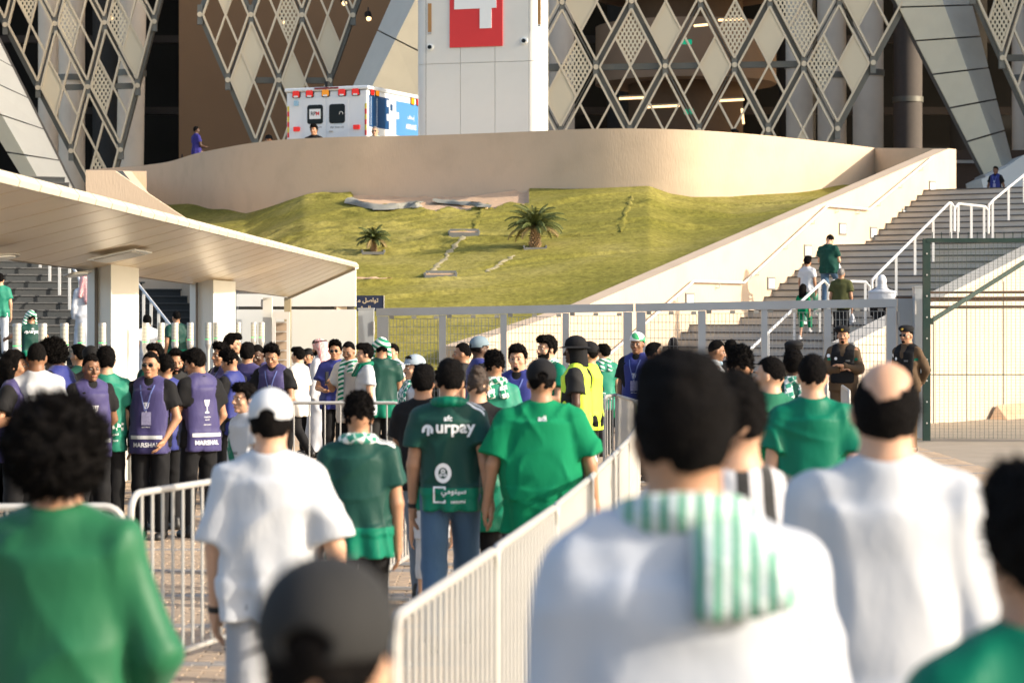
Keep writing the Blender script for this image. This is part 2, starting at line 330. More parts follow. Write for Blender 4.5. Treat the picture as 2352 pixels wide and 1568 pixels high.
# left stair side walls (mirror): inner face towards the stairs
slope_wall('stair_wall', 'shaded peach wall between the left stairs and the grass mound', WL, [(-1, 3.1), (0, 3.2), (8, 4.0), (11.2, 5.0), (12.9, 5.75)], -.22, 0)
wall_rail(WL, .09, [(0, 1.0), (4.4, 2.92), (6.8, 2.92), (12.4, 5.2)], 'grey handrail on the shaded peach wall left of the canopy wall')
lightbox(WL, 5.6, 0, 2.65, 1, True, 'single lit square lamp on the shaded peach wall of the left stairs')
# ------------------------------------------------------------------ curved parapet wall
WT = [(197, 390, 84.5), (330, 380, 83), (390, 372, 80.5), (450, 352, 77.6), (560, 331, 73.6), (650, 320, 71.6), (800, 314, 70.7), (942, 312, 70.2), (1100, 307, 69.2), (1260, 300, 68.2), (1345, 296, 67.5), (1385, 295, 67.35), (1440, 295, 67.2), (1520, 296, 67.0), (1600, 299, 67.1), (1690, 305, 67.7), (1780, 313, 68.5), (1860, 322, 69.5), (1940, 331, 70.6), (2010, 340, 71.8)]
def wall_bottom(u): return np.interp(u, [197, 320, 430, 500, 565, 640, 700, 800, 950, 1140, 1300, 1490, 1540, 1590, 1680, 1750, 1860, 1940, 2010], [455, 463, 470, 482, 488, 466, 447, 443, 441, 438, 434, 426, 444, 453, 455, 449, 436, 424, 424])
xw = np.array([(u - HU) / F * y for u, v, y in WT]); yw = np.array([y for u, v, y in WT]); zw = np.array([EYE - (v - HV) / F * y for u, v, y in WT])
tt = np.concatenate([[0], np.cumsum(np.hypot(np.diff(xw), np.diff(yw)))]); tn = np.linspace(0, tt[-1], 90)
X_, Y_, Z_ = np.interp(tn, tt, xw), np.interp(tn, tt, yw), np.interp(tn, tt, zw)
def smooth(A, n=3):
    for _ in range(n): A = np.concatenate([[A[0]], (A[:-2] + 2 * A[1:-1] + A[2:]) / 4, [A[-1]]])
    return A
X_, Y_, Z_ = smooth(X_), smooth(Y_), smooth(Z_, 6)
cw = thing('parapet_wall', 'long curved peach parapet wall above the grass mound, below the ambulance', 'wall', (X_[45], Y_[45], 4))
nrm = []
for i in range(90):
    j0, j1 = max(0, i - 1), min(89, i + 1); d = Vector((X_[j1] - X_[j0], Y_[j1] - Y_[j0])).normalized(); nrm.append((d.y, -d.x))   # towards camera
V = []; Fc = []
for i in range(90):
    n = nrm[i]; x, y, z = X_[i], Y_[i], Z_[i]
    V += [(x, y, 3.2), (x, y, z), (x - n[0] * .4, y - n[1] * .4, z), (x - n[0] * .4, y - n[1] * .4, 3.2)]
for i in range(89):
    for k in range(3): Fc.append((i * 4 + k, (i + 1) * 4 + k, (i + 1) * 4 + k + 1, i * 4 + k + 1))
me_o = mk('wall_body', V, Fc, M_peach, cw, True, tuple(cw.location)); me_o.data.set_sharp_from_angle(angle=R(35))
# recess wall at the right end, end of the stair walls
rw = thing('recess_wall', 'short peach wall closing the top corner between parapet and stair wall', 'wall', P(2010, 400, 71.8))
a_, b_ = P(2008, 340, 71.8), P(2176, 341, 67.2)
MB().hexa([(a_[0], a_[1], 3), (b_[0], b_[1], 3), (b_[0] + .3, b_[1] + .3, 3), (a_[0] + .3, a_[1] + .3, 3)], [a_, b_, (b_[0] + .3, b_[1] + .3, b_[2]), (a_[0] + .3, a_[1] + .3, a_[2])]).out('wall_body', M_peach, rw, P(2010, 400, 71.8))
a_, b_ = P(197, 391, 63), P(197, 392, 84.5); c0 = P(197, 440, 63)
lw = thing('end_wall', 'peach wall end at the top of the left stairs, behind the canopy edge', 'wall', c0)
a2 = WL(12.9, -.2, 5.75)
MB().hexa([(a2[0], a2[1], 3), (b_[0], b_[1], 3), (b_[0] + .4, b_[1], 3), (a2[0] + .4, a2[1], 3)], [(a2[0], a2[1], 5.75), b_, (b_[0] + .4, b_[1], b_[2]), (a2[0] + .4, a2[1], 5.75)]).out('wall_body', M_peach, lw, c0)
bt_ = thing('buttress_wall', 'peach wall end stepping down behind the canopy, left of the grass mound', 'wall', P(300, 450, 56)); o0 = P(300, 450, 56)
MB().prism([P(*q_, 56) for q_ in ((197, 391), (262, 391), (300, 418), (436, 508), (470, 760), (197, 760))], (0, .35, 0)).out('wall_body', M_peach, bt_, o0)
# podium floor behind the parapet
ZP = 5.62
pf = MB().prism([(X_[i] - nrm[i][0] * .3, Y_[i] - nrm[i][1] * .3, ZP - .3) for i in range(0, 90, 3)] + [(60, 74, ZP - .3), (60, 135, ZP - .3), (-70, 135, ZP - .3), (-70, 84, ZP - .3)], (0, 0, .3)); o = pf.out('podium_floor', mat('podium_paving', (.60, .54, .45), .85, var=.08)); o['kind'] = 'structure'
# ------------------------------------------------------------------ turf mound
NU, NV = 330, 300
us = np.linspace(150, 2130, NU); T = np.linspace(0, 1, NV)
yt = np.interp(us, [HU + F * x / y for x, y in zip(X_, Y_)], Y_) + .02; zt = EYE - (wall_bottom(us) - HV) / F * yt
U, TT = np.meshgrid(us, T, indexing='ij'); YT = yt[:, None]; ZT = zt[:, None]
YY = 45.8 + (YT - 45.8) * TT; XX = (U - HU) / F * YY
ZZ = 1.0 + (ZT - 1.0) * TT
rs = np.random.RandomState(3)
wr1 = np.sin(XX * .9 + 1.2 * np.sin(YY * .7) + 2); dz = .05 * wr1 * np.sin(YY * 1.3 + XX * .25)
for k in range(60):                                   # long creases and ruckles in the carpet, denser near the top
    y0 = rs.uniform(50, 71); x0 = rs.uniform(-11, 8); L = rs.uniform(1, 4.5); am = rs.uniform(.05, .12); wd = rs.uniform(.06, .12); sl = rs.uniform(-.12, .12)
    yc = y0 + (XX - x0) * sl + .25 * np.sin(XX * 1.1 + k)
    dz += am * np.exp(-((YY - yc) / wd) ** 2) * np.exp(-((XX - x0) / L) ** 2)
fade = np.clip((YY - 47) / 5, 0, 1); ZZ = ZZ + dz * fade
lump = np.clip((YY - 62) / 6, 0, 1) * np.clip((-XX - 1) / 4, 0, 1)
for k in range(44):
    y0 = rs.uniform(60, 72); x0 = rs.uniform(-13, 0); L = rs.uniform(.5, 2); yc = y0 + .3 * np.sin(XX * 1.6 + k) + .08 * np.sin(XX * 5.3 + 2 * k) + (XX - x0) * rs.uniform(-.4, .2)
    ZZ += .09 * np.exp(-((YY - yc) / .13) ** 2) * np.exp(-((XX - x0) / L) ** 2)
# lift towards the stair wall so that the carpet ends just under its coping
q = (XX - OR[0]) * sR[0] + (YY - OR[1]) * sR[1]; tl = (XX - OR[0]) * aR[0] + (YY - OR[1]) * aR[1]
target = 2.36 + .231 * tl - .22; bl = np.clip(1 - (-.45 - q) / 4, 0, 1) ** 1.5; bl *= np.clip((72 - YY) / 6, 0, 1)
ZZ = ZZ * (1 - bl) + np.minimum(np.maximum(target, ZZ), ZZ + 2) * bl
qL = (XX - OL[0]) * sL[0] + (YY - OL[1]) * sL[1]
keep = (q < -.15) & (qL < -.15)
bare_c = (-5.2 + 5.0, 0)
idx = np.arange(NU * NV).reshape(NU, NV); fc = []; fb = []
vscr = HV - (ZZ - EYE) * F / YY
hole = (U > 812) & (U < 1218) & (vscr < 478 + 6 * np.sin(U * .05)) & ((U < 1205) | (vscr < 470))
edge = vscr > 456 + 14 * np.sin((U - 820) / 380 * 3.1) - (U > 1120) * 0
hole = (U > 812) & (U < 1212) & (TT > .80) & (vscr < 462 + 16 * np.sin((U - 812) / 400 * 3.14) + 4 * np.sin(U * .09))
for i in range(NU - 1):
    for j in range(NV - 1):
        if keep[i, j] and keep[i + 1, j] and keep[i, j + 1]:
            (fb if hole[i, j] else fc).append((idx[i, j], idx[i + 1, j], idx[i + 1, j + 1], idx[i, j + 1]))
ZZ2 = np.where(hole, ZZ - .12, ZZ)
vv = np.stack([XX, YY, ZZ2], -1).reshape(-1, 3).tolist()
def sub(name, faces, m):
    used = sorted({i for f in faces for i in f}); mp_ = {a: b for b, a in enumerate(used)}
    return mk(name, [vv[i] for i in used], [tuple(mp_[i] for i in f) for f in faces], m, None, True)
tf = sub('turf_mound', fc, M_turf); tf['kind'] = 'structure'
sb_ = sub('bare_soil_patch', fb, M_soil); sb_['kind'] = 'structure'
bvT = BVHTree.FromPolygons([Vector(v) for v in vv], fc + fb)
def onturf(u, v):                   # the place on the mound seen at a picture position
    d = Vector(((u - HU) / F, 1, -(v - HV) / F)); h = bvT.ray_cast(Vector((0, 0, EYE)) + d * 42, d.normalized()); return h[0] if h[0] else Vector(P(u, v, 58))
# the grey underlay curled back along the bare patch
cp = thing('loose_underlay', 'curled grey sheet of turf underlay lying along the bare earth patch', 'ground sheet', onturf(980, 480))
def strip(pts, wd, m, name, parent, amp=.08, up=.05):
    c = Vector(cp.location) if parent is cp else None; V = []; n = len(pts)
    for i, (u, v) in enumerate(pts):
        p = onturf(u, v) + Vector((0, 0, up))
        for k in range(5):
            f = k / 4; V.append(p + Vector((rnd.uniform(-.1, .1), (f - .5) * wd, wd * .20 * (f - .5) + amp * math.sin(f * 3.14) * rnd.uniform(.4, 1.6))))
    Fs = [(i * 5 + k, i * 5 + k + 1, (i + 1) * 5 + k + 1, (i + 1) * 5 + k) for i in range(n - 1) for k in range(4)]
    return mk(name, V, Fs, m, parent, True, tuple(parent.location) if parent else None)
strip([(800 + i * 13, 474 + 8 * math.sin(i * .35) - 1.5 * abs(i - 12) + 8) for i in range(14)], 1.0, M_sheet, 'sheet', cp, .07)
strip([(1000 + i * 14, 466 + 1.3 * i) for i in range(10)], .6, M_sheet, 'sheet', cp, .06)
M_seamsoil = mat('dusty_seam', (.30, .26, .15), .95, var=.3, vs_=4, bump=.6, bs=12)
# seams between rolls of turf
def seam(pts, label, wd=.10, m=None):
    o0 = onturf(*pts[0]); th = thing('turf_seam', label, 'turf seam', o0, 0, 'seams between rolls of turf'); V = []; L = []
    for (a, b) in zip(pts[:-1], pts[1:]):
        for k in range(14): f = k / 14; L.append(onturf(a[0] + (b[0] - a[0]) * f, a[1] + (b[1] - a[1]) * f))
    for p in L:
        o = rnd.uniform(-.05, .05); w_ = wd * rnd.uniform(.3, 1.0); h = rnd.uniform(.015, .05)
        V += [p + Vector((o - w_, 0, .0)), p + Vector((o, 0, h)), p + Vector((o + w_, 0, .01))]
    mk('seam_ridge', V, [(i * 3 + k, (i + 1) * 3 + k, (i + 1) * 3 + k + 1, i * 3 + k + 1) for i in range(len(L) - 1) for k in (0, 1)], m or M_turf, th, True, tuple(o0))
seam([(1451, 452), (1420, 540)], 'raised turf seam running down right of the large palm')
seam([(1115, 470), (1085, 530)], 'turf seam below the right end of the bare earth')
seam([(1062, 545), (1010, 605), (985, 632)], 'pale earthy turf seam joining the two empty planting holes', .10, M_seamsoil)
seam([(1180, 588), (1112, 628)], 'broken earthy seam going down left from the large palm', .10, M_seamsoil)
seam([(1090, 541), (1260, 545), (1415, 540)], 'long level turf seam passing below the large palm', .07)
seam([(785, 640), (900, 640)], 'thin patch of red earth left of the lower planting hole', .16, M_soil)
# empty planting holes
M_edge = mat('weathered_edging', (.13, .14, .14), .8, var=.3, dirt=.3)
def hole_box(u, v, wd, label):
    p = onturf(u, v); th = thing('planting_hole', label, 'planting hole', p, 0, 'empty planting holes in the turf'); h = wd / 2
    for dx, dy, lx, ly in ((0, -h * .8, wd, .05), (0, h * .8, wd, .05), (-h, 0, .05, wd * .8), (h, 0, .05, wd * .8)): MB().box((dx, dy, .0 + dy * .19), (lx, ly, .16)).out('edging_board', M_edge, th)
    MB().box((0, 0, .03), (wd - .06, wd * .72, .06)).out('soil', M_soil, th)
hole_box(1066, 537, .75, 'empty square planting hole left of the large palm'); hole_box(1012, 634, .72, 'lower empty planting hole near the gate, downhill of the palms')
# palms
M_frond = mat('palm_frond', (.085, .105, .03), .6, var=.35, vs_=9, spec=.3); M_frond2 = mat('palm_frond_dry', (.22, .16, .06), .7, var=.3, vs_=9)
M_trunk = mat('palm_trunk', (.30, .2, .11), .9, var=.35, vs_=14, bump=.8, bs=25)
def palm(u, v, H, L, nf, label):
    p = onturf(u, v); th = thing('palm_tree', label, 'palm', p, 0, 'short palms on the grass mound')
    b = MB(); r0 = H * .30; nr = 9
    for k in range(nr):
        z = k / nr * H; rr = r0 * (1.12 - .45 * k / nr) * (1 + .1 * (k % 2)); n = 11
        for i in range(n):
            a = 2 * math.pi * (i + .5 * (k % 2)) / n; c, s = math.cos(a), math.sin(a); t = (-s, c); w_ = rr * .27
            b.add([(rr * .6 * c - t[0] * w_, rr * .6 * s - t[1] * w_, z - .02), (rr * .6 * c + t[0] * w_, rr * .6 * s + t[1] * w_, z - .02), (rr * 1.0 * c, rr * 1.0 * s, z + H / nr * 1.0), (rr * .5 * c, rr * .5 * s, z + H / nr * 1.25)], [(0, 1, 2), (1, 3, 2), (0, 2, 3)])
    b.cyl((0, 0, -.3), r0 * .7, H + .3, 12, r0 * .42); b.out('trunk', M_trunk, th)
    for k in range(nf):
        az = k * 2.399 + rnd.uniform(-.2, .2); el = R(82 - 88 * (k / nf) ** .8); l = L * rnd.uniform(.85, 1.1); b = MB(); N = 16; pt = Vector((0, 0, H * .96)); pts = []
        e = el
        for i in range(N + 1):
            pts.append(pt.copy()); pt = pt + Vector((math.cos(az) * math.cos(e), math.sin(az) * math.cos(e), math.sin(e))) * (l / N); e -= R(5.2 + 2 * (k % 3) * .5) * (i / N * 1.3 + .2)
        b.tube(pts, .012, 4); side = Vector((-math.sin(az), math.cos(az), 0))
        for i in range(2, N + 1):
            d = (pts[i] - pts[i - 1]).normalized(); up = side.cross(d); ll = l * .27 * math.sin(math.pi * (i / N * .8 + .18)) + .04
            for s in (-1, 1):
                for h_ in (0, .5):
                    q_ = pts[i - 1] + (pts[i] - pts[i - 1]) * h_; tip = q_ + (side * s * .75 + d * .75 + up * .35 + Vector((0, 0, rnd.uniform(-.25, .05)))).normalized() * ll * rnd.uniform(.8, 1.1)
                    b.add([q_ - d * .012, q_ + d * .012 + up * .004, tip], [(0, 1, 2)])
        b.out('frond', M_frond2 if k > nf * .86 else M_frond, th)
    for dx, dy in ((0, -.27), (.27, 0), (-.27, 0)): MB().box((dx, dy, .0 + dy * .2), (.55 if dx == 0 else .04, .04 if dx == 0 else .5, .07)).out('edging_board', M_edge, th)
    return th
palm(1229, 567, .52, .78, 44, 'larger palm with a stout trunk and full crown of fronds on the mound')
palm(858, 577, .30, .48, 30, 'smaller palm with a low bushy crown, left on the mound')
# ------------------------------------------------------------------ stadium behind
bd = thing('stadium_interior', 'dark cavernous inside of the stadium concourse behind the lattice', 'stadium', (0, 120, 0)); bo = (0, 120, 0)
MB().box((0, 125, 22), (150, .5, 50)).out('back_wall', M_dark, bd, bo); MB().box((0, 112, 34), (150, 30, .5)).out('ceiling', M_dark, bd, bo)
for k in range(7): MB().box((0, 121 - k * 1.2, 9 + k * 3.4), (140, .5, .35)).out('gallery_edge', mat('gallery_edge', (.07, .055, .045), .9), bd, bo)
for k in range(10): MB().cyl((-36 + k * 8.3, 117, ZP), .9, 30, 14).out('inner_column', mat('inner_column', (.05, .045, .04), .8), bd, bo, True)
# unseen mass added beyond the right edge, sized so its shadow falls on the lattice
shm = thing('shade_mass', 'unseen stand-in for the next stadium bay, added to shade the lattice', 'stadium', (34, 90, 0)); MB().box((0, -2, 20), (9, 30, 46)).out('mass_body', M_brown, shm); MB().box((-4.6, 0, 20), (.2, 26.2, 1.2)).out('mass_band', M_pylon, shm)
# brown wall behind the second lattice
bw = thing('brown_wall', 'tall shaded brown wall behind the lattice above the ambulance', 'wall', P(640, 300, 103)); o0 = P(640, 300, 103)
a_, b_ = P(411, 0, 103), P(900, 0, 103)
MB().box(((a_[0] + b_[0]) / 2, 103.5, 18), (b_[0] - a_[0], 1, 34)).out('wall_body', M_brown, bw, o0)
# round ramp drum behind the third lattice
dr = thing('spiral_ramp', 'curved tan ramp with stacked rounded bands inside the stadium', 'ramp', P(1590, 200, 106)); o0 = P(1590, 200, 106); cx = o0[0]; cy = 110
rr = 4.1
for zc, h, r1 in ((ZP + .3, 1.3, 4.2), (EYE + 560 * 106 / F * 1.0, 2.6, 4.1), (EYE + 735 * 106 / F + .6, 2.6, 4.1)):
    b = MB(); b.cyl((cx, cy, zc), r1, h, 48); b.out('ramp_band', M_ramp, dr, o0, True)
b = MB(); b.cyl((cx, cy, ZP), 2.6, 22, 40); b.out('ramp_core', mat('ramp_core', (.17, .10, .055), .9), dr, o0, True)
for (u0, v0, u1, v1, Yl) in ((1480, 247, 1561, 243, 104), (1650, 232, 1709, 229, 104), (1594, 60, 1626, 57, 104), (1650, 47, 1710, 44, 104), (1704, 250, 1708, 285, 104), (1422, 227, 1497, 224, 104)):
    th = thing('strip_light', 'thin warm strip light glowing inside the ramp at ' + {1480: 'its lowest gap, centre', 1650: 'its right', 1594: 'its top gap, left', 1704: 'a steep tilt by the floor', 1422: 'its lowest gap, far left'}[u0] + (' high up' if (u0, v0) == (1650, 47) else ''), 'strip light', P(u0, v0, Yl), 0, 'strip lights in the ramp')
    if u0 == 1480: continue_ = 0
    p0, p1 = P(u0, v0, Yl), P(u1, v1, Yl); MB().bar(p0, p1, .09).out('light_tube', M_lamp, th, p0); MB().bar((p0[0], p0[1] + .1, p0[2] + .07), (p1[0], p1[1] + .1, p1[2] + .07), .12).out('light_housing', M_steel, th, p0)
for u0, v0, nm in ((1578, 97, 'upper'), (1582, 257, 'lower')):
    p0 = P(u0, v0, 103.5); th = thing('exit_sign', nm + ' small green exit sign inside the ramp', 'exit sign', p0); MB().box((0, 0, 0), (.42, .06, .2)).out('sign_face', M_exit, th); MB().box((0, .05, .12), (.46, .05, .05)).out('bracket', M_steel, th)
# round columns
cols = [(112, 24, 106, 'pale round column behind the left lattice, nearest the left edge', 0), (165, 30, 102, 'grey round column in shade behind the left lattice', 0),
        (296, 31, 100, 'leaning pale round column left of the dark gap', -14), (762, 27, 104, 'pale round column beside the leaning pylon, behind the ambulance', -2),
        (1289, 32, 98, 'white round column just right of the tower', 3), (1838, 31, 97, 'leftmost of the big round columns at the right lattice', 5), (1912, 33, 101, 'second big round column at the right lattice', 3),
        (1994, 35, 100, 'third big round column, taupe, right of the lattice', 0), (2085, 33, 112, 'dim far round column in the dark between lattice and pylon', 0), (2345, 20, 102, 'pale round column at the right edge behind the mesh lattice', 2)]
for u0, hw, Yc, lb, lean in cols:
    p0 = P(u0, 330, Yc); r_ = hw / F * Yc; th = thing('round_column', lb, 'column', (p0[0], p0[1], ZP), 0, 'round columns of the stadium')
    b = MB(); dx = -lean / 330 * 10 * .5 * 1.2
    n = 28; zt_ = 30; vs2 = []
    for z_, k in ((0, 0), (zt_, 1)):
        for i in range(n): a = 2 * math.pi * i / n; vs2.append((r_ * math.cos(a) + dx * k * 2.0, r_ * math.sin(a), z_))
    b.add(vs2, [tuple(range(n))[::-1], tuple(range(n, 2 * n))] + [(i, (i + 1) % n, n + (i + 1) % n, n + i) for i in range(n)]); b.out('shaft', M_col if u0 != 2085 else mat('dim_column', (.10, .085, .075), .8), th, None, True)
    b = MB(); b.cyl((dx * .45, 0, 6.5), r_ + .05, .25, n); b.out('collar_ring', M_steel, th, None, True)
# ------------------------------------------------------------------ lattice screens
def lattice(label, Y0, N0, A, B, cells, fills, u_ref, slope=0.0, extra=()):
    Yat = lambda u: Y0 + (u - u_ref) / F * Y0 * slope
    pt = lambda uv, dy=0: (lambda y: P(uv[0], uv[1], y + dy))(Yat(uv[0]))
    n_ = lambda i, j: (N0[0] + i * A[0] + j * B[0], N0[1] + i * A[1] + j * B[1])
    o0 = pt(N0); th = thing('lattice_screen', label, 'lattice screen', o0, 0, 'diamond lattice screens on the stadium')
    lines = {}
    for (i, j) in cells:
        for a, b_ in ((n_(i, j), n_(i + 1, j)), (n_(i, j + 1), n_(i + 1, j + 1)), (n_(i, j), n_(i, j + 1)), (n_(i + 1, j), n_(i + 1, j + 1))):
            kk = tuple(round(q, 1) for q in a + b_); lines[kk] = lines.get(kk, 0) + 1
    lk = list(lines)
    for a0, a1, b0, b1 in lk:
        main = lines[(a0, a1, b0, b1)] == 1 or (extra and int(round((a0 - N0[0]) / 159 + (a1 - N0[1]) / 300 * (1 if b0 > a0 else -1))) % 2 == 0)
        MB().bar(pt((a0, a1), .38), pt((b0, b1), .38), .19 if main else .05, .4 if main else .12).out('steel_member', M_steel, th, o0)
    seen = set()
    for (i, j) in cells:                       # level struts and node plates
        for nn in ((i, j), (i + 1, j), (i, j + 1), (i + 1, j + 1)):
            q = n_(*nn); key = (round(q[0]), round(q[1]))
            if key in seen: continue
            seen.add(key); p = pt(q, .1); b = MB(); b.box(p, (.2, .2, .75)); b.out('node_plate', M_steel, th, o0)
            b = MB(); b.bar((p[0], p[1] - .15, p[2]), (p[0], p[1] + .1, p[2]), .2, .2, 10); b.out('bolt', M_frame, th, o0)
        l_, r_ = n_(i, j + 1), n_(i + 1, j)
        if round(l_[1] / 150) % 2 == 1 or i + j in extra: MB().bar(pt(l_, .5), pt(r_, .5), .22, .22).out('level_strut', M_steel, th, o0)
    tw = .072
    for (i, j) in cells:
        S = lambda p, q: (N0[0] + (i + p) * A[0] + (j + q) * B[0], N0[1] + (i + p) * A[1] + (j + q) * B[1])
        e = .055
        Q = {(a, b_): S([e, .5, 1 - e][a], [e, .5, 1 - e][b_]) for a in range(3) for b_ in range(3)}
        b = MB()
        for a, c in (((0, 0), (2, 0)), ((2, 0), (2, 2)), ((2, 2), (0, 2)), ((0, 2), (0, 0)), ((1, 0), (1, 2)), ((0, 1), (2, 1))): b.bar(pt(Q[a]), pt(Q[c]), tw, .16)
        b.out('diamond_frame', M_frame, th, o0)
        for (p, q) in ((0, 0), (1, 0), (0, 1), (1, 1)):
            f = fills.get((i, j, p, q))
            if not f: continue
            quad = [Q[(p, q)], Q[(p + 1, q)], Q[(p + 1, q + 1)], Q[(p, q + 1)]]
            c = pt(((quad[0][0] + quad[2][0]) / 2, (quad[0][1] + quad[2][1]) / 2))
            vs2 = [pt(z_, -.03) for z_ in quad]; bb = MB().prism([tuple(v[k] - c[k] for k in range(3)) for v in vs2], (0, .05 if f == 1 else .02, 0)); ob = bb.out('solid_panel' if f == 1 else 'perforated_panel', M_panel if f == 1 else M_perf, th); ob.location = tuple(c[k] - o0[k] for k in range(3))
    return th
tp, rg, lf, bt = (0, 0), (1, 0), (0, 1), (1, 1)
lattice('diamond lattice screen at the far left beside the inclined pylon', 95, (241, 53), (75.5, 144.5), (-38.5, 147),
    [(0, 0), (0, 1), (-1, 1), (0, -1), (-1, 0), (-2, 1), (0, -2), (-1, -1), (-2, 0), (-3, 1), (0, -3), (-1, -2)],
    {(-1, 0, *lf): 2, (0, 0, *lf): 2, (-1, 1, *lf): 1, (0, -1, *lf): 2, (0, -1, *bt): 1, (-2, 1, *tp): 2, (0, 1, *bt): 2}, 241, .12)
lattice('diamond lattice screen above the ambulance in front of the brown wall', 92, (577, 35), (64, 150), (-53, 149.5),
    [(0, 0), (1, 0), (1, -1), (0, -1), (1, -2), (-1, 0), (1, -3), (0, -2)],
    {(0, 0, *tp): 1, (0, 0, *lf): 1, (-1, 0, *tp): 1, (0, -1, *rg): 2, (1, -2, *bt): 1, (1, -1, *lf): 1, (1, -1, *bt): 2}, 577, .05)
c3 = [(k, -1 - k) for k in range(-2, 4)] + [(k, -k) for k in range(-2, 4)] + [(k + 1, -k) for k in range(-2, 3)]
lattice('widest diamond lattice screen, right of the white tower, in front of the round ramp', 89, (1450, 4), (77.5, 148.5), (-81.5, 151), c3,
    {(-1, 0, *lf): 1, (-1, 1, *rg): 2, (-1, 1, *bt): 1, (0, 0, *tp): 2, (0, -1, *bt): 1, (1, -2, *bt): 2, (1, -1, *rg): 1, (2, -2, *tp): 1, (2, -3, *lf): 2, (2, -3, *bt): 2, (3, -3, *lf): 2, (3, -3, *rg): 1, (3, -4, *lf): 1, (3, -2, *bt): 1}, 1450, -.1, (99,))
lattice('diamond lattice screen cut by the right edge above the upper terrace', 86, (2301, 134), (67, 148), (-47, 150),
    [(-1, -1), (0, -1), (-1, -2), (0, -2), (1, -1), (1, -2)], {(-1, -1, *bt): 2, (-1, -1, *rg): 2, (0, -2, *tp): 1}, 2301, -.1)
# ------------------------------------------------------------------ inclined pylons
def pylon(label, a0, a1, b0, b1, Y0, Y1, rid, depth, seams, mA, mB, base=None):
    """a0-a1 upper edge pair, b0-b1 lower pair (picture), rid = where the ridge between its two faces lies"""
    o0 = P(*b0, Y0); th = thing('inclined_pylon', label, 'pylon', o0)
    A0, A1, B0, B1 = P(*a0, Y0), P(*a1, Y1), P(*b0, Y0), P(*b1, Y1)
    RA = P(a0[0] + (a1[0] - a0[0]) * rid[0], a0[1] + (a1[1] - a0[1]) * rid[0], min(Y0, Y1) - rid[1]); RB = P(b0[0] + (b1[0] - b0[0]) * rid[0], b0[1] + (b1[1] - b0[1]) * rid[0], min(Y0, Y1) - rid[1])
    def lerp(p, q, t): return tuple(p[k] + (q[k] - p[k]) * t for k in range(3))
    ext = lambda p, q, k: lerp(p, q, k)
    ts = [-.55] + [i / seams for i in range(0, seams)] + [1.0]
    for k in range(len(ts) - 1):
        t0, t1 = ts[k] + .004, ts[k + 1] - .004
        for e0, e1, m, nm in ((A0, B0, mA, 'face_panel'), (A1, B1, mB, 'side_panel')):
            q = [lerp(e0, e1, t0), lerp(RA, RB, t0), lerp(RA, RB, t1), lerp(e0, e1, t1)]
            MB().prism(q, (0, .12, 0)).out(nm, m, th, o0)
    core = [lerp(A0, B0, -.55), lerp(RA, RB, -.55), lerp(A1, B1, -.55), lerp(B1, A1, 0), RB, B0]
    sh = lambda p: (p[0], p[1] + .7, p[2])
    MB().hexa([sh(lerp(A0, B0, -.55)), sh(lerp(RA, RB, -.55)), sh(lerp(A1, B1, -.55)), (lerp(RA, RB, -.55)[0], depth + Y0, lerp(RA, RB, -.55)[2])], [sh(B0), sh(RB), sh(B1), (RB[0], depth + Y0, RB[2])]).out('core', M_seam, th, o0)
    return th
pylon('inclined pale clad pylon at the far left behind the canopy', (-235, -60), (-10, 80), (78, 452), (170, 440), 91, 91, (.35, 1.2), 2.2, 5, M_pylon2, M_pylon)
pylon('inclined clad pylon leaning over the stairs at the right', (2025, -60), (2215, -60), (2262, 402), (2326, 372), 88, 88.5, (.62, .6), 2.2, 6, M_pylon2, M_pylon)
pylon('inclined clad pylon behind the ambulance and the white tower', (925, -60), (1130, 60), (752, 330), (905, 372), 90, 88, (.22, 1.2), 2.4, 3, M_pylon, M_pylon2)
bs_ = thing('pylon_base', 'white angular concrete base under the right inclined pylon', 'pylon base', P(2300, 400, 87)); o0 = P(2300, 400, 87)
MB().prism([P(*q, 86.5) for q in ((2254, 412), (2310, 385), (2352, 356), (2372, 380), (2400, 470), (2268, 470))], (0, 3, 0)).out('base_block', M_white, bs_, o0)
MB().prism([P(*q, 86.8) for q in ((2262, 402), (2318, 375), (2328, 384), (2268, 412))], (0, 2, 0)).out('collar', M_galv2, bs_, o0)
tb = thing('terrace_barrier_wall', 'dark brown low wall on the upper terrace behind the stairs', 'wall', P(2150, 380, 90)); o0 = P(2150, 380, 90); a_ = P(2030, 330, 98); b_ = P(2420, 330, 98)
MB().box(((a_[0] + b_[0]) / 2, 98, ZP + 1.6), (b_[0] - a_[0], .5, 3.4)).out('wall_body', mat('terrace_brown', (.10, .065, .045), .9), tb, o0)
MB().box(((a_[0] + b_[0]) / 2, 97.6, EYE + 362 * 98 / F), (b_[0] - a_[0], .1, .12)).out('string_rail', M_step, tb, o0)
# small spotlights
for u0, v0, Ys, nm in ((646, 46, 101, 'on the brown wall, left of centre'), (789, 3, 101, 'at the top edge above the ambulance'), (845, 38, 101, 'beside the leaning pylon'), (253, 36, 97, 'behind the left lattice'), (417, 377, 99, 'low in the dark gap left of the brown wall'), (2081, 22, 98, 'in the dark left of the right pylon')):
    p0 = P(u0, v0, Ys); th = thing('spotlight', 'small warm glowing spotlight ' + nm, 'spotlight', p0, 0, 'spotlights of the stadium')
    MB().bar((0, 0, .1), (.05, -.25, -.12), .3, .3, 12).out('lamp_housing', M_black, th, None, True); MB().bar((.05, -.25, -.12), (.055, -.27, -.13), .22, .22, 12).out('lamp_lens', M_lamp, th)
    MB().bar((0, .05, .1), (0, .2, .4), .05).out('lamp_arm', M_black, th)
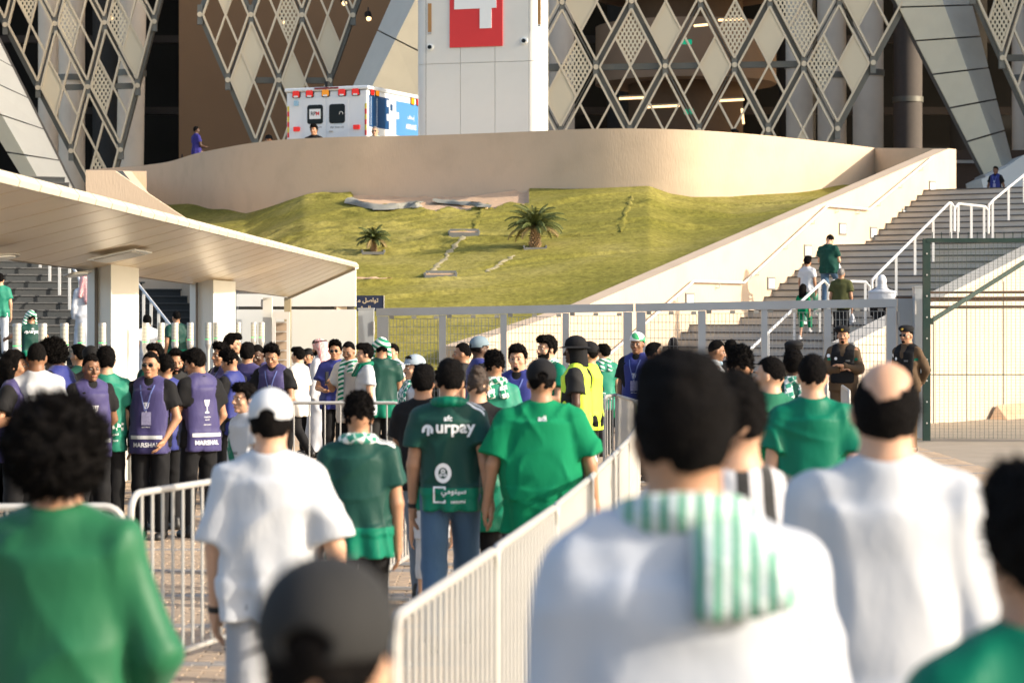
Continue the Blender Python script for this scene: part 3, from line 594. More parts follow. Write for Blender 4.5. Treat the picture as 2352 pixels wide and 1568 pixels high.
# ------------------------------------------------------------------ white tower with number
TY = 71.6; th = thing('sign_tower', 'white clad tower with rounded sides and a red square numbered 4', 'tower', P(1100, 313, TY), R(-17)); th.scale = (1.045, 1, 1); o0 = P(1100, 313, TY)
ul = [948, 977, 1057, 1137, 1215, 1241]; zb = EYE + 405 * TY / F; zs = EYE + 591 * TY / F; ztp = EYE + 860 * TY / F
X0 = [(u - HU) / F * TY for u in ul]
g = .012
for r_, (za, zc) in enumerate(((zb, zs), (zs, ztp))):
    for k in range(1, 4): MB().box(((X0[k] + X0[k + 1]) / 2, TY + .04, (za + zc) / 2), (X0[k + 1] - X0[k] - g, .08, zc - za - g)).out('cladding_panel', M_white, th, o0)
    for sd in (0, 1):                           # rounded sides
        b = MB(); n = 14; rad = .55; xe = X0[1] if sd == 0 else X0[4]; w_ = (X0[1] - X0[0]) if sd == 0 else (X0[5] - X0[4]); vs2 = []
        for z_ in (za + g / 2, zc - g / 2):
            for i in range(n + 1):
                a = math.pi / 2 * i / n; vs2.append((xe + (-1 if sd == 0 else 1) * (w_ * math.sin(a) + g * .5), TY + rad * (1 - math.cos(a)), z_))
            vs2.append((xe + (-1 if sd == 0 else 1) * w_, TY + .8, z_)); vs2.append((xe, TY + .8, z_))
        m_ = n + 3; b.add(vs2, [(i, i + 1, m_ + i + 1, m_ + i) for i in range(m_ - 1)] + [tuple(range(m_, 2 * m_))]); b.out('rounded_panel', M_white, th, o0, True)
MB().box(((X0[1] + X0[4]) / 2, TY + .43, (zb + ztp) / 2), (X0[4] - X0[1] + .1, .65, ztp - zb - .05)).out('tower_core', M_seam, th, o0)
sx0, sx1 = [(u - HU) / F * TY for u in (1033, 1155)]; sz0, sz1 = EYE + 627 * TY / F, EYE + 815 * TY / F
sg = MB().box(((sx0 + sx1) / 2, TY - .02, (sz0 + sz1) / 2), (sx1 - sx0, .03, sz1 - sz0)).out('red_square', M_red, th, o0)
def pxb(u0, v0, u1, v1, y, d, nm, m, par):
    a, c = P(u0, v0, y), P(u1, v1, y); return MB().box(((a[0] + c[0]) / 2, y, (a[2] + c[2]) / 2), (abs(c[0] - a[0]), d, abs(c[2] - a[2]))).out(nm, m, par, o0)
b = MB()
for q in ((1044, -60, 1072, 20), (1072.1, -10, 1141, 20), (1103, -70, 1130, -10.1), (1103, 20.1, 1130, 66)):
    a, c = P(q[0], q[1], TY - .045), P(q[2], q[3], TY - .045); b.box(((a[0] + c[0]) / 2, TY - .045, (a[2] + c[2]) / 2), (c[0] - a[0], .014, a[2] - c[2]))
b.out('number', M_signw, sg, o0)
for ua, ub, va, vb in ((982, 990, 4, 70), (1235, 1242, -4, 62)):
    s_ = pxb(ua, va, ub, vb, TY - .012, .02, 'slot_light', mat('slot_copper', (.42, .22, .08), .4, .3), th); pxb(ua, vb + .5, ub, vb + 5, TY - .015, .03, 'slot_cap', M_galv2, th)
for u0, v0 in ((987, 105), (1204, 98)):
    p0 = P(u0, v0, TY); b = MB(); b.bar((p0[0], TY - .04, p0[2]), (p0[0], TY + .01, p0[2]), .2, .2, 20); cf = b.out('camera_ring', M_signw, th, o0, True); b = MB(); b.bar((p0[0], TY - .08, p0[2]), (p0[0], TY - .03, p0[2]), .12, .12, 16); b.out('camera_dome', M_glassd, cf, o0, True)
# ------------------------------------------------------------------ text helper
def text_mesh(s, size=1, bold=0, rtl=False):
    c = bpy.data.curves.new('lettering', 'FONT'); c.body = s[::-1] if rtl else s; c.size = size; c.align_x = 'CENTER'; c.align_y = 'CENTER'; c.offset = bold; c.resolution_u = 3
    o = bpy.data.objects.new('lettering', c); C.objects.link(o); bpy.context.view_layer.update(); dg = bpy.context.evaluated_depsgraph_get()
    me = bpy.data.meshes.new_from_object(o.evaluated_get(dg)); bpy.data.objects.remove(o); bpy.data.curves.remove(c)
    bm = bmesh.new(); bm.from_mesh(me); bpy.data.meshes.remove(me)
    x0 = min(v.co.x for v in bm.verts); x1 = max(v.co.x for v in bm.verts); y0 = min(v.co.y for v in bm.verts); y1 = max(v.co.y for v in bm.verts)
    for v in bm.verts: v.co.x -= (x0 + x1) / 2; v.co.y -= (y0 + y1) / 2
    return bm, x1 - x0, y1 - y0
def flat_text(s, wd, mx, m, parent, name='lettering', bold=0, rtl=False, h=None):
    bm, tw_, thh = text_mesh(s, 1, bold, rtl); k = wd / tw_; k2 = h / thh if h else k
    for v in bm.verts: v.co = mx @ Vector((v.co.x * k, v.co.y * k2, 0))
    me = bpy.data.meshes.new(name); bm.to_mesh(me); bm.free(); me.materials.append(m); o = bpy.data.objects.new(name, me); C.objects.link(o); o.parent = parent; return o
def facing(c, xd, up=Vector((0, 0, 1))):       # matrix: x along xd, y up
    xd = Vector(xd).normalized(); up = Vector(up).normalized(); z = xd.cross(up); m = Matrix((xd, up, z)).transposed().to_4x4(); m.translation = Vector(c); return m
# ------------------------------------------------------------------ ambulance
A_c = Vector((-4.32, 72.3, 0)); e1 = Vector((-.92, .392, 0)).normalized(); e2 = Vector((.392, .92, 0)).normalized(); AW, AL = 2.75, 6.4; z0, z1 = ZP + .35, EYE + 539 * 72.3 / F
am = thing('ambulance', 'white box ambulance with blue side panels seen from behind above the parapet', 'ambulance', A_c); 
def aw(a, l, z): p = A_c + e1 * a + e2 * l; return (p.x, p.y, z)
def abox(a0, a1, l0, l1, z_0, z_1, nm, m, par=am, sm=False):
    return MB().hexa([aw(a0, l0, z_0), aw(a1, l0, z_0), aw(a1, l1, z_0), aw(a0, l1, z_0)], [aw(a0, l0, z_1), aw(a1, l0, z_1), aw(a1, l1, z_1), aw(a0, l1, z_1)]).out(nm, m, par, A_c)
bx = abox(0, AW, 0, AL, z0, z1 - .12, 'body', M_ambw); bv = bx.modifiers.new('b', 'BEVEL'); bv.width = .05; bv.segments = 2
rf = abox(-.05, AW + .05, -.05, AL, z1 - .118, z1, 'roof_cap', M_ambw); bv = rf.modifiers.new('b', 'BEVEL'); bv.width = .04; bv.segments = 3
abox(.95, 1.75, -.075, -.04, z1 - .07, z1 - .02, 'brake_light_bar', mat('dark_red_lens', (.2, .01, .015), .3), rf)
abox(1.3, 1.4, -.08, .06, z1, z1 + .16, 'roof_camera', M_black, rf)
def face_plate(ac, zc, wd, hh, d0, d1, nm, m, par, rnd_=.0, side=False):
    n = 5; pts = []
    for cxs, czs, a0 in ((1, 1, 0), (-1, 1, 90), (-1, -1, 180), (1, -1, 270)):
        for i in range(n): t = R(a0 + 90 * i / (n - 1)); pts.append((ac + cxs * (wd / 2 - rnd_) + rnd_ * math.cos(t), zc + czs * (hh / 2 - rnd_) + rnd_ * math.sin(t)))
    if not rnd_: pts = [(ac + wd / 2, zc + hh / 2), (ac - wd / 2, zc + hh / 2), (ac - wd / 2, zc - hh / 2), (ac + wd / 2, zc - hh / 2)]
    f = (lambda a, z, d: aw(-d, a, z)) if side else (lambda a, z, d: aw(a, -d, z))
    b = MB(); nn = len(pts); b.add([f(a, z, d0) for a, z in pts] + [f(a, z, d1) for a, z in pts], [tuple(range(nn)), tuple(range(nn, 2 * nn))[::-1]] + [(i, (i + 1) % nn, nn + (i + 1) % nn, nn + i) for i in range(nn)])
    return b.out(nm, m, par, A_c)
sx = AW / 190.0                                     # metres per photo unit across the rear
def ra(u): return (845 - u) * sx * .985
def rz(v): return z1 - (v - 205) * .0132
for u_, k in ((677, 0), (709, 0), (747, 1), (786, 0), (818, 0)):
    h_ = face_plate(ra(u_), rz(219), .27, .24, 0, .03, 'warning_light', M_black, am, .05); face_plate(ra(u_), rz(219), .225, .195, .03, .055, 'lens', M_lamb if k else M_lred, h_, .04); face_plate(ra(u_), rz(225), .14, .05, .055, .062, 'reflector', M_signw, h_, .02)
for u_ in (678, 820): face_plate(ra(u_), rz(299), .21, .14, 0, .05, 'tail_light', M_lred, am, .03)
face_plate(ra(677), rz(240), .14, .16, 0, .05, 'loading_light', mat('pale_blue_glass', (.3, .5, .65), .2), am, .03)
for u_ in (722, 774):
    dpl = face_plate(ra(u_ + (-2 if u_ < 750 else 2)), rz(290), .72, 1.62, .002, .016, 'rear_door', M_ambw, am, .02)
    wn = face_plate(ra(u_), rz(267), .53, .58, .016, .03, 'window', M_glassd, dpl, .08)
    if u_ == 722:
        face_plate(ra(u_), rz(266), .38, .30, .03, .034, 'poster', M_signw, dpl)
        for s_, xx, mm in (('RP', .055, M_black), ('M', -.09, M_red)): flat_text(s_, .17 if s_ == 'RP' else .11, facing(Vector(aw(ra(722) + xx, -.037, rz(265))) - A_c, -e1), mm, dpl, bold=.02, h=.12)
        flat_text('WORLD PLUS', .42, facing(Vector(aw(ra(722), -.018, rz(296))) - A_c, -e1), M_black, dpl)
    else:
        flat_text('800 3040 333', .45, facing(Vector(aw(ra(774), -.018, rz(298))) - A_c, -e1), M_black, dpl); flat_text('Toll Free', .32, facing(Vector(aw(ra(774), -.018, rz(290))) - A_c, -e1), mat('pale_blue_print', (.3, .5, .6), .5), dpl)
        hs = MB(); hs.tube([Vector(aw(ra(784) + .06 * math.cos(t), -.034, rz(268) + .07 * math.sin(t))) for t in np.linspace(-.2, 3.34, 9)], .009, 5); hs.out('headset_symbol', M_signw, dpl, A_c)
    face_plate(ra(u_) + (.0 if u_ < 750 else .2), rz(307), .12, .05, .016, .05, 'door_handle', M_galv, dpl, .01)
for u_ in (657, 841):
    for k in range(6): face_plate(ra(u_), rz(252 + k * 12), .06, .155, .001, .012, 'chevron_strip', M_red if k % 2 else mat('strip_yellow', (.6, .5, .05), .5), am)
sd = face_plate(.78, rz(262), 1.36, .95, .001, .006, 'side_graphic', M_blue, am, 0, True)
face_plate(3.5, rz(268), 3.1, 1.05, .001, .006, 'side_graphic', M_blue2, am, 0, True)
for l_, v_ in ((1.38, 238), (1.38, 270), (2.05, 262)): face_plate(l_, rz(v_), .17, .2, .007, .010, 'check_square', M_ambw, am, 0, True)
face_plate(1.62, rz(246), .17, .2, .007, .010, 'check_square', M_blue, am, 0, True)
for l_ in (.22, .62): face_plate(l_, rz(262), .02, .86, .007, .010, 'pinstripe', M_ambw, am, 0, True)
for l_, m_ in ((.28, M_lred), (.62, M_lamb), (3.1, M_lamb), (3.5, M_lred)): h_ = face_plate(l_, rz(218) if l_ < 2 else rz(222), .27, .24, 0, .02, 'warning_light', M_black, am, .05, True); face_plate(l_, rz(218) if l_ < 2 else rz(222), .22, .19, .02, .035, 'lens', m_, h_, .04, True)
flat_text('ﺇﺳﻌﺎﻑ', .5, facing(Vector(aw(-.013, 3.0, rz(262))) - A_c, e2), M_ambw, am, rtl=True, bold=.02); flat_text('AMBULANCE', .75, facing(Vector(aw(-.013, 3.0, rz(283))) - A_c, e2), M_ambw, am, bold=.03, h=.16)
for a_ in (.3, AW - .3): b = MB(); b.bar(aw(a_ - .14, 1.3, ZP + .4), aw(a_ + .14, 1.3, ZP + .4), .8, .8, 20); b.out('wheel', M_black, am, A_c, True)
abox(.25, AW - .25, AL, AL + 1.9, z0, z0 + 1.7, 'cab', M_ambw)
# ------------------------------------------------------------------ entrance canopy
E1 = lambda t: Vector((-3.86 + .89 * t, 13 + 33 * t, 3.06)); E2 = lambda t: Vector((-6.12 + 1.78 * t, 15.5 + 31.5 * t, 2.83 - .33 * t))
cn = thing('entrance_canopy', 'long beige metal canopy over the turnstiles with a pale tiled edge', 'canopy', E1(.5)); o0 = E1(.5)
NS = 30
for k in range(NS):
    a, b_ = (k + .018) / NS, (k + .982) / NS
    q = [E2(a), E1(a), E1(b_), E2(b_)]
    def bow(p, s): return p
    MB().prism([tuple(p) for p in q], (0, 0, .05)).out('soffit_plank', M_soffit, cn, o0)
MB().hexa([tuple(E2(0) + Vector((-.1, 0, .25))), tuple(E1(0) + Vector((-.3, 0, .082))), tuple(E1(1) + Vector((-.3, 0, .082))), tuple(E2(1) + Vector((-.1, 0, .25)))], [tuple(E2(0) + Vector((-.1, 0, .30))), tuple(E1(0) + Vector((-.3, 0, .088))), tuple(E1(1) + Vector((-.3, 0, .088))), tuple(E2(1) + Vector((-.1, 0, .30)))]).out('roof_slab', M_seam, cn, o0)
NT = 46
for k in range(NT):
    a, b_ = (k + .03) / NT, (k + .97) / NT; A1, B1 = E1(a), E1(b_)
    pr_ = lambda p: [tuple(p + Vector(q)) for q in ((0, 0, -.015), (.045, 0, -.015), (.06, 0, .03), (.01, 0, .085), (-.04, 0, .09))]
    b = MB(); vA, vB = pr_(A1), pr_(B1); b.add(vA + vB, [(4, 3, 2, 1, 0), (5, 6, 7, 8, 9)] + [(i, (i + 1) % 5, 5 + (i + 1) % 5, 5 + i) for i in range(5)]); b.out('edge_tile', M_capw, cn, o0)
MB().bar(tuple(E2(0) + Vector((-.06, 0, .05))), tuple(E2(1) + Vector((-.06, 0, .05))), .1).out('rear_gutter', mat('gutter_brown', (.25, .19, .12), .6), cn, o0)
d = E1(1) - E2(1); MB().bar(tuple(E2(1) + Vector((0, .05, .02))), tuple(E1(1) + Vector((0, .05, .02))), .12).out('end_trim', M_capw, cn, o0)
def onsoffit(u, v):
    d = Vector(((u - HU) / F, 1, -(v - HV) / F)); p0, p1, p2 = E1(0), E1(1), E2(.5); n = (p1 - p0).cross(p2 - p0); t = n.dot(p0 - Vector((0, 0, EYE))) / n.dot(d); return Vector((0, 0, EYE)) + d * t
for (u_, v_, wx, wy, nm) in ((276, 584, .55, 1.1, 'flat'), (528, 640, .55, 1.2, 'flat'), (720, 681, .6, 1.3, 'flat'), (178, 632, .16, .5, 'disc'), (470, 684, .15, .6, 'disc'), (5, 592, .16, .5, 'disc')):
    p = onsoffit(u_, v_ - (3 if nm == 'flat' else 9)) + Vector((0, 0, -.03)); sl = (E1(.5) - E2(.5)); sl.y = 0; sl.normalize()
    th = thing('ceiling_lamp' if nm == 'disc' else 'access_plate', {276: 'large pale square plate nearest on the canopy soffit', 528: 'middle pale square plate on the canopy soffit', 720: 'pale plate on the soffit carrying the dome camera', 178: 'oval downlight on the canopy soffit above the left turnstiles', 470: 'oval downlight on the soffit above the middle turnstiles', 5: 'oval downlight on the soffit at the left edge of the frame'}[u_], 'soffit fitting', p, 0, 'fittings on the canopy soffit')
    Yv = Vector((.03, 1, -.006)).normalized()
    if nm == 'flat':
        for kk, (m_, s_, dz_) in enumerate(((M_signw, 1, 0), (M_galv, .8, -.012))): q = [p * 0 + sl * a * wx * s_ * .5 + Yv * b_ * wy * s_ * .5 + Vector((0, 0, dz_)) for a, b_ in ((-1, -1), (1, -1), (1, 1), (-1, 1))]; MB().prism([tuple(x) for x in q], (0, 0, -.011)).out('plate' if kk == 0 else 'inner_plate', m_, th)
    else:
        for kk, (m_, s_, dz_) in enumerate(((M_galv, 1, 0), (M_signw, .75, -.012))):
            q = [sl * math.cos(t) * wx * s_ + Yv * math.sin(t) * wy * s_ * .8 + Vector((0, 0, dz_)) for t in np.linspace(0, 2 * math.pi, 20)[:-1]]; MB().prism([tuple(x) for x in q], (0, 0, -.011)).out('lamp_ring' if kk == 0 else 'lamp_lens', m_, th)
p = onsoffit(720, 676) + Vector((-.06, 0, -.06)); pc = thing('dome_camera', 'white dome security camera hanging from the canopy end', 'security camera', p)
b = MB(); b.cyl((0, 0, -.10), .05, .10, 14); b.cyl((0, 0, -.26), .075, .16, 16, .085); b.out('camera_body', M_signw, pc, None, True)
b = MB(); b.cyl((0, 0, -.32), .035, .06, 14, .062); b.out('camera_dome', M_glassd, pc, None, True)
# columns below the canopy
def column(label, uL, uM, uR, Y, YR, ztop, seamu):
    a, b_, c = [((u - HU) / F * y, y) for u, y in ((uL, Y + .25), (uM, Y), (uR, YR))]; d = (a[0] + c[0] - b_[0], a[1] + c[1] - b_[1])
    o = (b_[0], b_[1], 0); th = thing('canopy_column', label, 'column', o, 0, 'white columns under the canopy')
    zt4 = [ztop] * 4
    MB().hexa([(*q, 0) for q in (a, b_, c, d)], [(*q, z_) for q, z_ in zip((a, b_, c, d), zt4)]).out('column_cladding', M_white, th, o)
    sxx = (seamu - HU) / F * (Y - .1); MB().box((sxx, Y + .12, ztop / 2), (.035, .04, ztop)).out('joint', M_seam, th, o)
    return th
column('nearer broad white clad column under the canopy', 200, 255, 319, 30, 31.6, EYE + 128 * 30 / F, 214)
column('farther white clad column under the canopy', 436, 490, 541, 37, 38.7, EYE + 92 * 37 / F, 448)
wl = thing('gatehouse_wall', 'white panelled wall with a dark joint at the canopy end', 'wall', P(680, 800, 47.6)); o0 = P(680, 800, 47.6)
xa, xm, xb = [(u - HU) / F * 47.6 for u in (541, 668, 818)]
for x0_, x1_, i in ((xa, xm, 0), (xm, xb, 1)):
    zj = EYE + 29 * 47.6 / F; zt_ = EYE + (60 if i == 0 else 60) * 47.6 / F
    MB().box(((x0_ + x1_) / 2, 47.75, zj / 2 - .02), (x1_ - x0_ - .03, .3, zj - .04)).out('wall_panel', M_white, wl, o0)
    t2 = (zt_, zt_) if i == 0 else (EYE + 56 * 47.6 / F, EYE + 128 * 47.6 / F)
    MB().hexa([(x0_ + .015, 47.6, zj + .02), (x1_ - .015, 47.6, zj + .02), (x1_ - .015, 47.9, zj + .02), (x0_ + .015, 47.9, zj + .02)], [(x0_ + .015, 47.6, t2[0]), (x1_ - .015, 47.6, t2[1]), (x1_ - .015, 47.9, t2[1]), (x0_ + .015, 47.9, t2[0])]).out('wall_panel', M_white, wl, o0)
MB().box(((xa + xb) / 2, 47.8, 1.5), (xb - xa - .1, .15, 2.2)).out('joint_backing', M_seam, wl, o0)
for u_, w_, v_, Yp, nm, m_ in ((661, 15, 683, 47.2, 'brown square post at the end of the canopy', mat('post_tan', (.36, .30, .19), .6)), (615, 21, 684, 44, 'pale flat post between the last turnstiles', M_white)):
    p0 = P(u_, v_, Yp); th = thing('canopy_post', nm, 'post', (p0[0], Yp, 0)); MB().box((0, 0, p0[2] / 2), (w_ / F * Yp, .15, p0[2])).out('post_shaft', m_, th); MB().box((0, 0, .02), (w_ / F * Yp + .1, .25, .04)).out('base_plate', M_galv2, th)
    if u_ == 615:
        MB().box((-w_ / F * Yp * .6, -.02, p0[2] - .1), (.04, .05, .14)).out('bracket', M_galv2, th)
fr = thing('side_door', 'small white framed mesh door beside the last turnstile', 'door', P(640, 900, 43.8)); o0 = P(640, 900, 43.8)
for (u0, v0, u1, v1) in ((626, 716, 666, 733), (626, 733, 633, 900), (659, 733, 666, 900)): a, c = P(u0, v0, 43.8), P(u1, v1, 43.8); MB().box(((a[0] + c[0]) / 2, 43.8, (a[2] + c[2]) / 2), (c[0] - a[0], .1, a[2] - c[2])).out('frame_bar', M_rail, fr, o0)
a, c = P(633, 740, 43.9), P(659, 900, 43.9); MB().box(((a[0] + c[0]) / 2, 43.95, (a[2] + c[2]) / 2), (c[0] - a[0], .03, a[2] - c[2])).out('door_leaf', mat('door_tan', (.4, .31, .23), .6), fr, o0)
for k in range(7): z_ = a[2] - k * .17; MB().box(((a[0] + c[0]) / 2, 43.9, z_), (c[0] - a[0], .03, .02)).out('door_bar', M_rail, fr, o0)
# ------------------------------------------------------------------ turnstile beacons and housings
tsl = [(39, 57), (98, 57), (148, 54), (187, 50), (235, 50), (278, 47), (335, 48), (370, 46), (402, 45), (437, 43), (478, 42), (498, 40), (547, 38), (583, 38), (601, 38), (632, 33)]
pb_ = MB(); pb_.cyl((0, 0, 0), .026, 1.62, 16); pole_me = pb_.out('pole', M_galv); cb = MB(); cb.cyl((0, 0, 1.62), .026, .08, 18, .05); cb.cyl((0, 0, 1.70), .05, .05, 18); col_me = cb.out('beacon_collar', M_galv2, None, None, True)
lb = MB(); lb.cyl((0, 0, 1.751), .046, .228, 18); lens_me = lb.out('beacon_lens', M_lens, None, None, True); rb = MB(); [rb.cyl((0, 0, 1.79 + k * .048), .0475, .006, 18) for k in range(4)]; rib_me = rb.out('lens_ring', M_beige); gl = MB(); gl.cyl((0, 0, 1.765), .0468, .014, 18); led_me = gl.out('green_light', M_green_led); tc_ = MB(); tc_.cyl((0, 0, 1.98), .05, .035, 18, .046); cap_me = tc_.out('beacon_cap', M_galv2, None, None, True)
ms = [(n_, o_.data) for n_, o_ in (('pole', pole_me), ('beacon_collar', col_me), ('beacon_lens', lens_me), ('lens_ring', rib_me), ('green_light', led_me), ('beacon_cap', cap_me))]
for o_ in (pole_me, col_me, lens_me, rib_me, led_me, cap_me): bpy.data.objects.remove(o_)
ordn = ['first', 'second', 'third', 'fourth', 'fifth', 'sixth', 'seventh', 'eighth', 'ninth', 'tenth', 'eleventh', 'twelfth', 'thirteenth', 'fourteenth', 'fifteenth', 'sixteenth and farthest']
for k, (u_, wpx) in enumerate(tsl):
    Yp = 26 * 57 / wpx * (1 if k else 1.0); x_ = (u_ - HU) / F * Yp; s_ = .95 * (1 if k else 1)
    th = thing('turnstile_beacon', 'grey turnstile pole with a ribbed light on top, %s from the left' % ordn[k], 'beacon pole', (x_, Yp, 0), 0, 'beacon poles of the turnstiles')
    for n_, me in ms: inst(n_, me, th)
    if k % 1 == 0:
        ths = thing('turnstile', 'low grey turnstile cabinet with dark screen under the %s beacon' % ordn[k], 'turnstile', (x_ - .02, Yp + .05, 0), 0, 'turnstile cabinets')
        MB().box((-.55, 0.16, .5), (1.3, .22, 1.0)).out('cabinet', M_beige, ths); MB().box((-.55, .16, 1.02), (1.36, .26, .035)).out('cabinet_top', M_galv, ths); MB().box((-.3, .035, .82), (.4, .015, .2)).out('screen', M_glassd, ths); MB().box((-.1, .035, .8), (.12, .02, .16)).out('card_reader', M_black, ths)
# ------------------------------------------------------------------ gate of two leaves
GY = lambda u: np.interp(u, [862, 2060], [45.2, 42.2])
GT = lambda u: np.interp(u, [862, 2060], [708, 686])     # picture height of the top edge
def gp(u, v, dy=0): return Vector(P(u, v, GY(u) + dy))
def gate_leaf(label, u0, u1, posts, tall=True):
    o0 = Vector((gp(u0, 700).x, GY(u0), 0)); th = thing('gate_leaf', label, 'gate', o0, 0, 'leaves of the double gate'); top = lambda u: gp(u, GT(u)).z
    def vbar(ua, ub, zb_=.12, zt_=None, nm='gate_post', d=.10):
        a, b_ = gp(ua, 700), gp(ub, 700); zt2 = (zt_ or top(ua)); MB().hexa([(a.x, a.y, zb_), (b_.x, b_.y, zb_), (b_.x, b_.y + d, zb_), (a.x, a.y + d, zb_)], [(a.x, a.y, zt2), (b_.x, b_.y, zt2), (b_.x, b_.y + d, zt2), (a.x, a.y + d, zt2)]).out(nm, M_gate, th, o0)
    a, b_ = gp(u0, 700, -.004), gp(u1, 700, -.004)
    for zt2, zb2, nm in (((top(u0), top(u1)), (top(u0) - .145, top(u1) - .145), 'top_beam'), ((.24, .24), (.1, .1), 'bottom_beam')):
        MB().hexa([(a.x, a.y, zb2[0]), (b_.x, b_.y, zb2[1]), (b_.x, b_.y + .11, zb2[1]), (a.x, a.y + .11, zb2[0])], [(a.x, a.y, zt2[0]), (b_.x, b_.y, zt2[1]), (b_.x, b_.y + .11, zt2[1]), (a.x, a.y + .11, zt2[0])]).out(nm, M_gate, th, o0)
    for ua, ub in posts: vbar(ua, ub, .241, top(ua) - .15)
    for (pa, pb2) in zip(posts[:-1], posts[1:]):
        ua, ub = pa[1] + 3, pb2[0] - 3; xa_, xb_ = gp(ua, 700), gp(ub, 700); zt2 = top(ua) - .2; zb2 = .3; b = MB(); nV = int((xb_.x - xa_.x) / .063); nH = int((zt2 - zb2) / .14)
        for i in range(nV + 1): f = i / nV; x = xa_.x + (xb_.x - xa_.x) * f; y_ = xa_.y + (xb_.y - xa_.y) * f + .045; b.bar((x, y_, zb2), (x, y_, zt2), .0085)
        for i in range(nH + 1): z_ = zb2 + (zt2 - zb2) * i / nH; b.bar((xa_.x, xa_.y + .053, z_), (xb_.x, xb_.y + .053, z_), .0085)
        b.out('wire_mesh', M_wire, th, o0)
        for f in (.04, .5, .96): x = xa_.x + (xb_.x - xa_.x) * f; MB().box((x, xa_.y + .04, zt2 + .03), (.09, .03, .05)).out('mesh_clip', M_wire, th, o0)
        if pa is posts[0]:
            for f in (.0,): pass
    return th
gate_leaf('left leaf of the wide grey mesh gate in front of the grass mound', 864, 1455, [(866, 892), (1008, 1024), (1149, 1164), (1292, 1307), (1432, 1452)])
gate_leaf('right leaf of the wide grey mesh gate in front of the right stairs', 1460, 2060, [(1462, 1483), (1604, 1621), (1749, 1763), (1893, 1909), (2037, 2058)])
def gpost(label, u0, u1, v, Yp, m=M_gate, cap=True):
    a, b_ = P(u0, v, Yp), P(u1, v, Yp); o0 = (a[0], Yp, 0); th = thing('gate_pillar', label, 'post', o0); MB().box(((a[0] + b_[0]) / 2, Yp + .12, a[2] / 2), (b_[0] - a[0], .26, a[2])).out('pillar_shaft', m, th, o0)
    MB().box(((a[0] + b_[0]) / 2, Yp + .12, a[2] + .012), (b_[0] - a[0] + .02, .28, .022)).out('pillar_cap', M_rust if cap else m, th, o0)
    for z_ in (a[2] - .35, .4): MB().bar((a[0] if u0 > 1500 else b_[0], Yp - .02, z_ - .12), (a[0] if u0 > 1500 else b_[0], Yp - .02, z_ + .12), .05, .05, 10).out('hinge', M_galv2, th, o0, True)
gpost('grey steel pillar holding the left gate leaf beside the white wall', 823, 858, 710, 45.4, M_gate, False)
gpost('scuffed grey steel pillar holding the right gate leaf', 2062, 2099, 685, 42.3)
gpost('taller thin grey pillar between the gate and the green mesh fence', 2101, 2122, 660, 42.0, M_gate, False)
# ------------------------------------------------------------------ green mesh fence
FY = 41.2; fx0, fx1 = (2128 - HU) / F * FY, (2700 - HU) / F * FY; zt_ = EYE + 187 * FY / F
fn = thing('mesh_fence', 'tall dark green security mesh fence with spikes at the right edge', 'fence', (fx0, FY, 0)); o0 = (fx0, FY, 0)
MB().box((fx0, FY, zt_ / 2), (.125, .08, zt_)).out('fence_post', M_gfence, fn, o0); MB().box((fx0 + 2.5, FY, zt_ / 2), (.12, .08, zt_)).out('fence_post', M_gfence, fn, o0)
MB().box(((fx0 + fx1) / 2, FY - .02, zt_ - .03), (fx1 - fx0, .05, .07)).out('top_rail', M_gfence, fn, o0)
for k in range(9): MB().bar((fx0, FY - .045, .3 + k * .36), (fx0, FY - .052, .3 + k * .36), .03, .03, 8).out('bolt', M_galv, fn, o0)
b = MB(); nV = int((fx1 - fx0) / .0762)
for i in range(1, nV): x = fx0 + .07 + i * .0762; b.bar((x, FY - .01, .03), (x, FY - .01, zt_ - .02), .006)
b.out('upright_wires', M_gwire, fn, o0)['kind'] = 'stuff'
b = MB(); nH = int((zt_ - .05) / .0254)
for i in range(nH): z_ = .04 + i * .0254; b.bar((fx0 + .06, FY, z_), (fx1, FY, z_), .0042)
b.out('level_wires', M_gwire, fn, o0)['kind'] = 'stuff'
for z_ in (1.12, 2.25): MB().box(((fx0 + fx1) / 2, FY + .012, z_), (fx1 - fx0, .02, .014)).out('fold_bar', M_gwire, fn, o0)
for i in range(0, nV, 2): x = fx0 + .1 + i * .0762; MB().bar((x, FY - .01, zt_), (x, FY - .01, zt_ + .11), .012).out('spike', M_gfence, fn, o0)
# pipes and brace behind the fence
th = thing('pipe_rail', 'rusty brown scaffold pipes lying level behind the green mesh fence', 'pipes', P(2130, 680, 44)); o0 = P(2130, 680, 44)
for v_ in (671, 684, 689, 704): MB().tube([P(2101, v_ + 1, 44), P(2300, v_, 44), P(2500, v_ - 1, 44)], .022, 8).out('pipe', M_rust, th, o0, True)
th = thing('fence_brace', 'diagonal dark green brace behind the mesh fence', 'brace', P(2137, 738, 42.5)); MB().bar(P(2137, 738, 42.5), P(2420, 560, 44.5), .075).out('brace_bar', M_gfence, th, P(2137, 738, 42.5)); MB().bar(P(2135, 744, 42.4), P(2137, 730, 42.4), .1).out('brace_foot', M_gfence, th, P(2137, 738, 42.5))
# arabic notice
sgp = P(850, 694, 46.6); th = thing('notice_sign', 'navy notice board with gold Arabic lettering left of the gate', 'sign', sgp)
MB().box((0, 0, -.02), (.52, .05, .30)).out('sign_board', M_navy, th); MB().box((0, .05, -1.3), (.06, .05, 2.3)).out('sign_post', M_galv2, th)
MB().box((.268, 0, -.02), (.016, .07, .30)).out('sign_edge', M_galv, th)
flat_text('ﺗﻮﺍﺻﻞ ﻣ', .40, facing((-.04, -.027, .03), (1, 0, 0)), M_gold, th, rtl=True, bold=.01); flat_text('ﺍﻟﻤﺸ', .22, facing((-.1, -.027, -.11), (1, 0, 0)), M_gold, th, rtl=True, bold=.01)
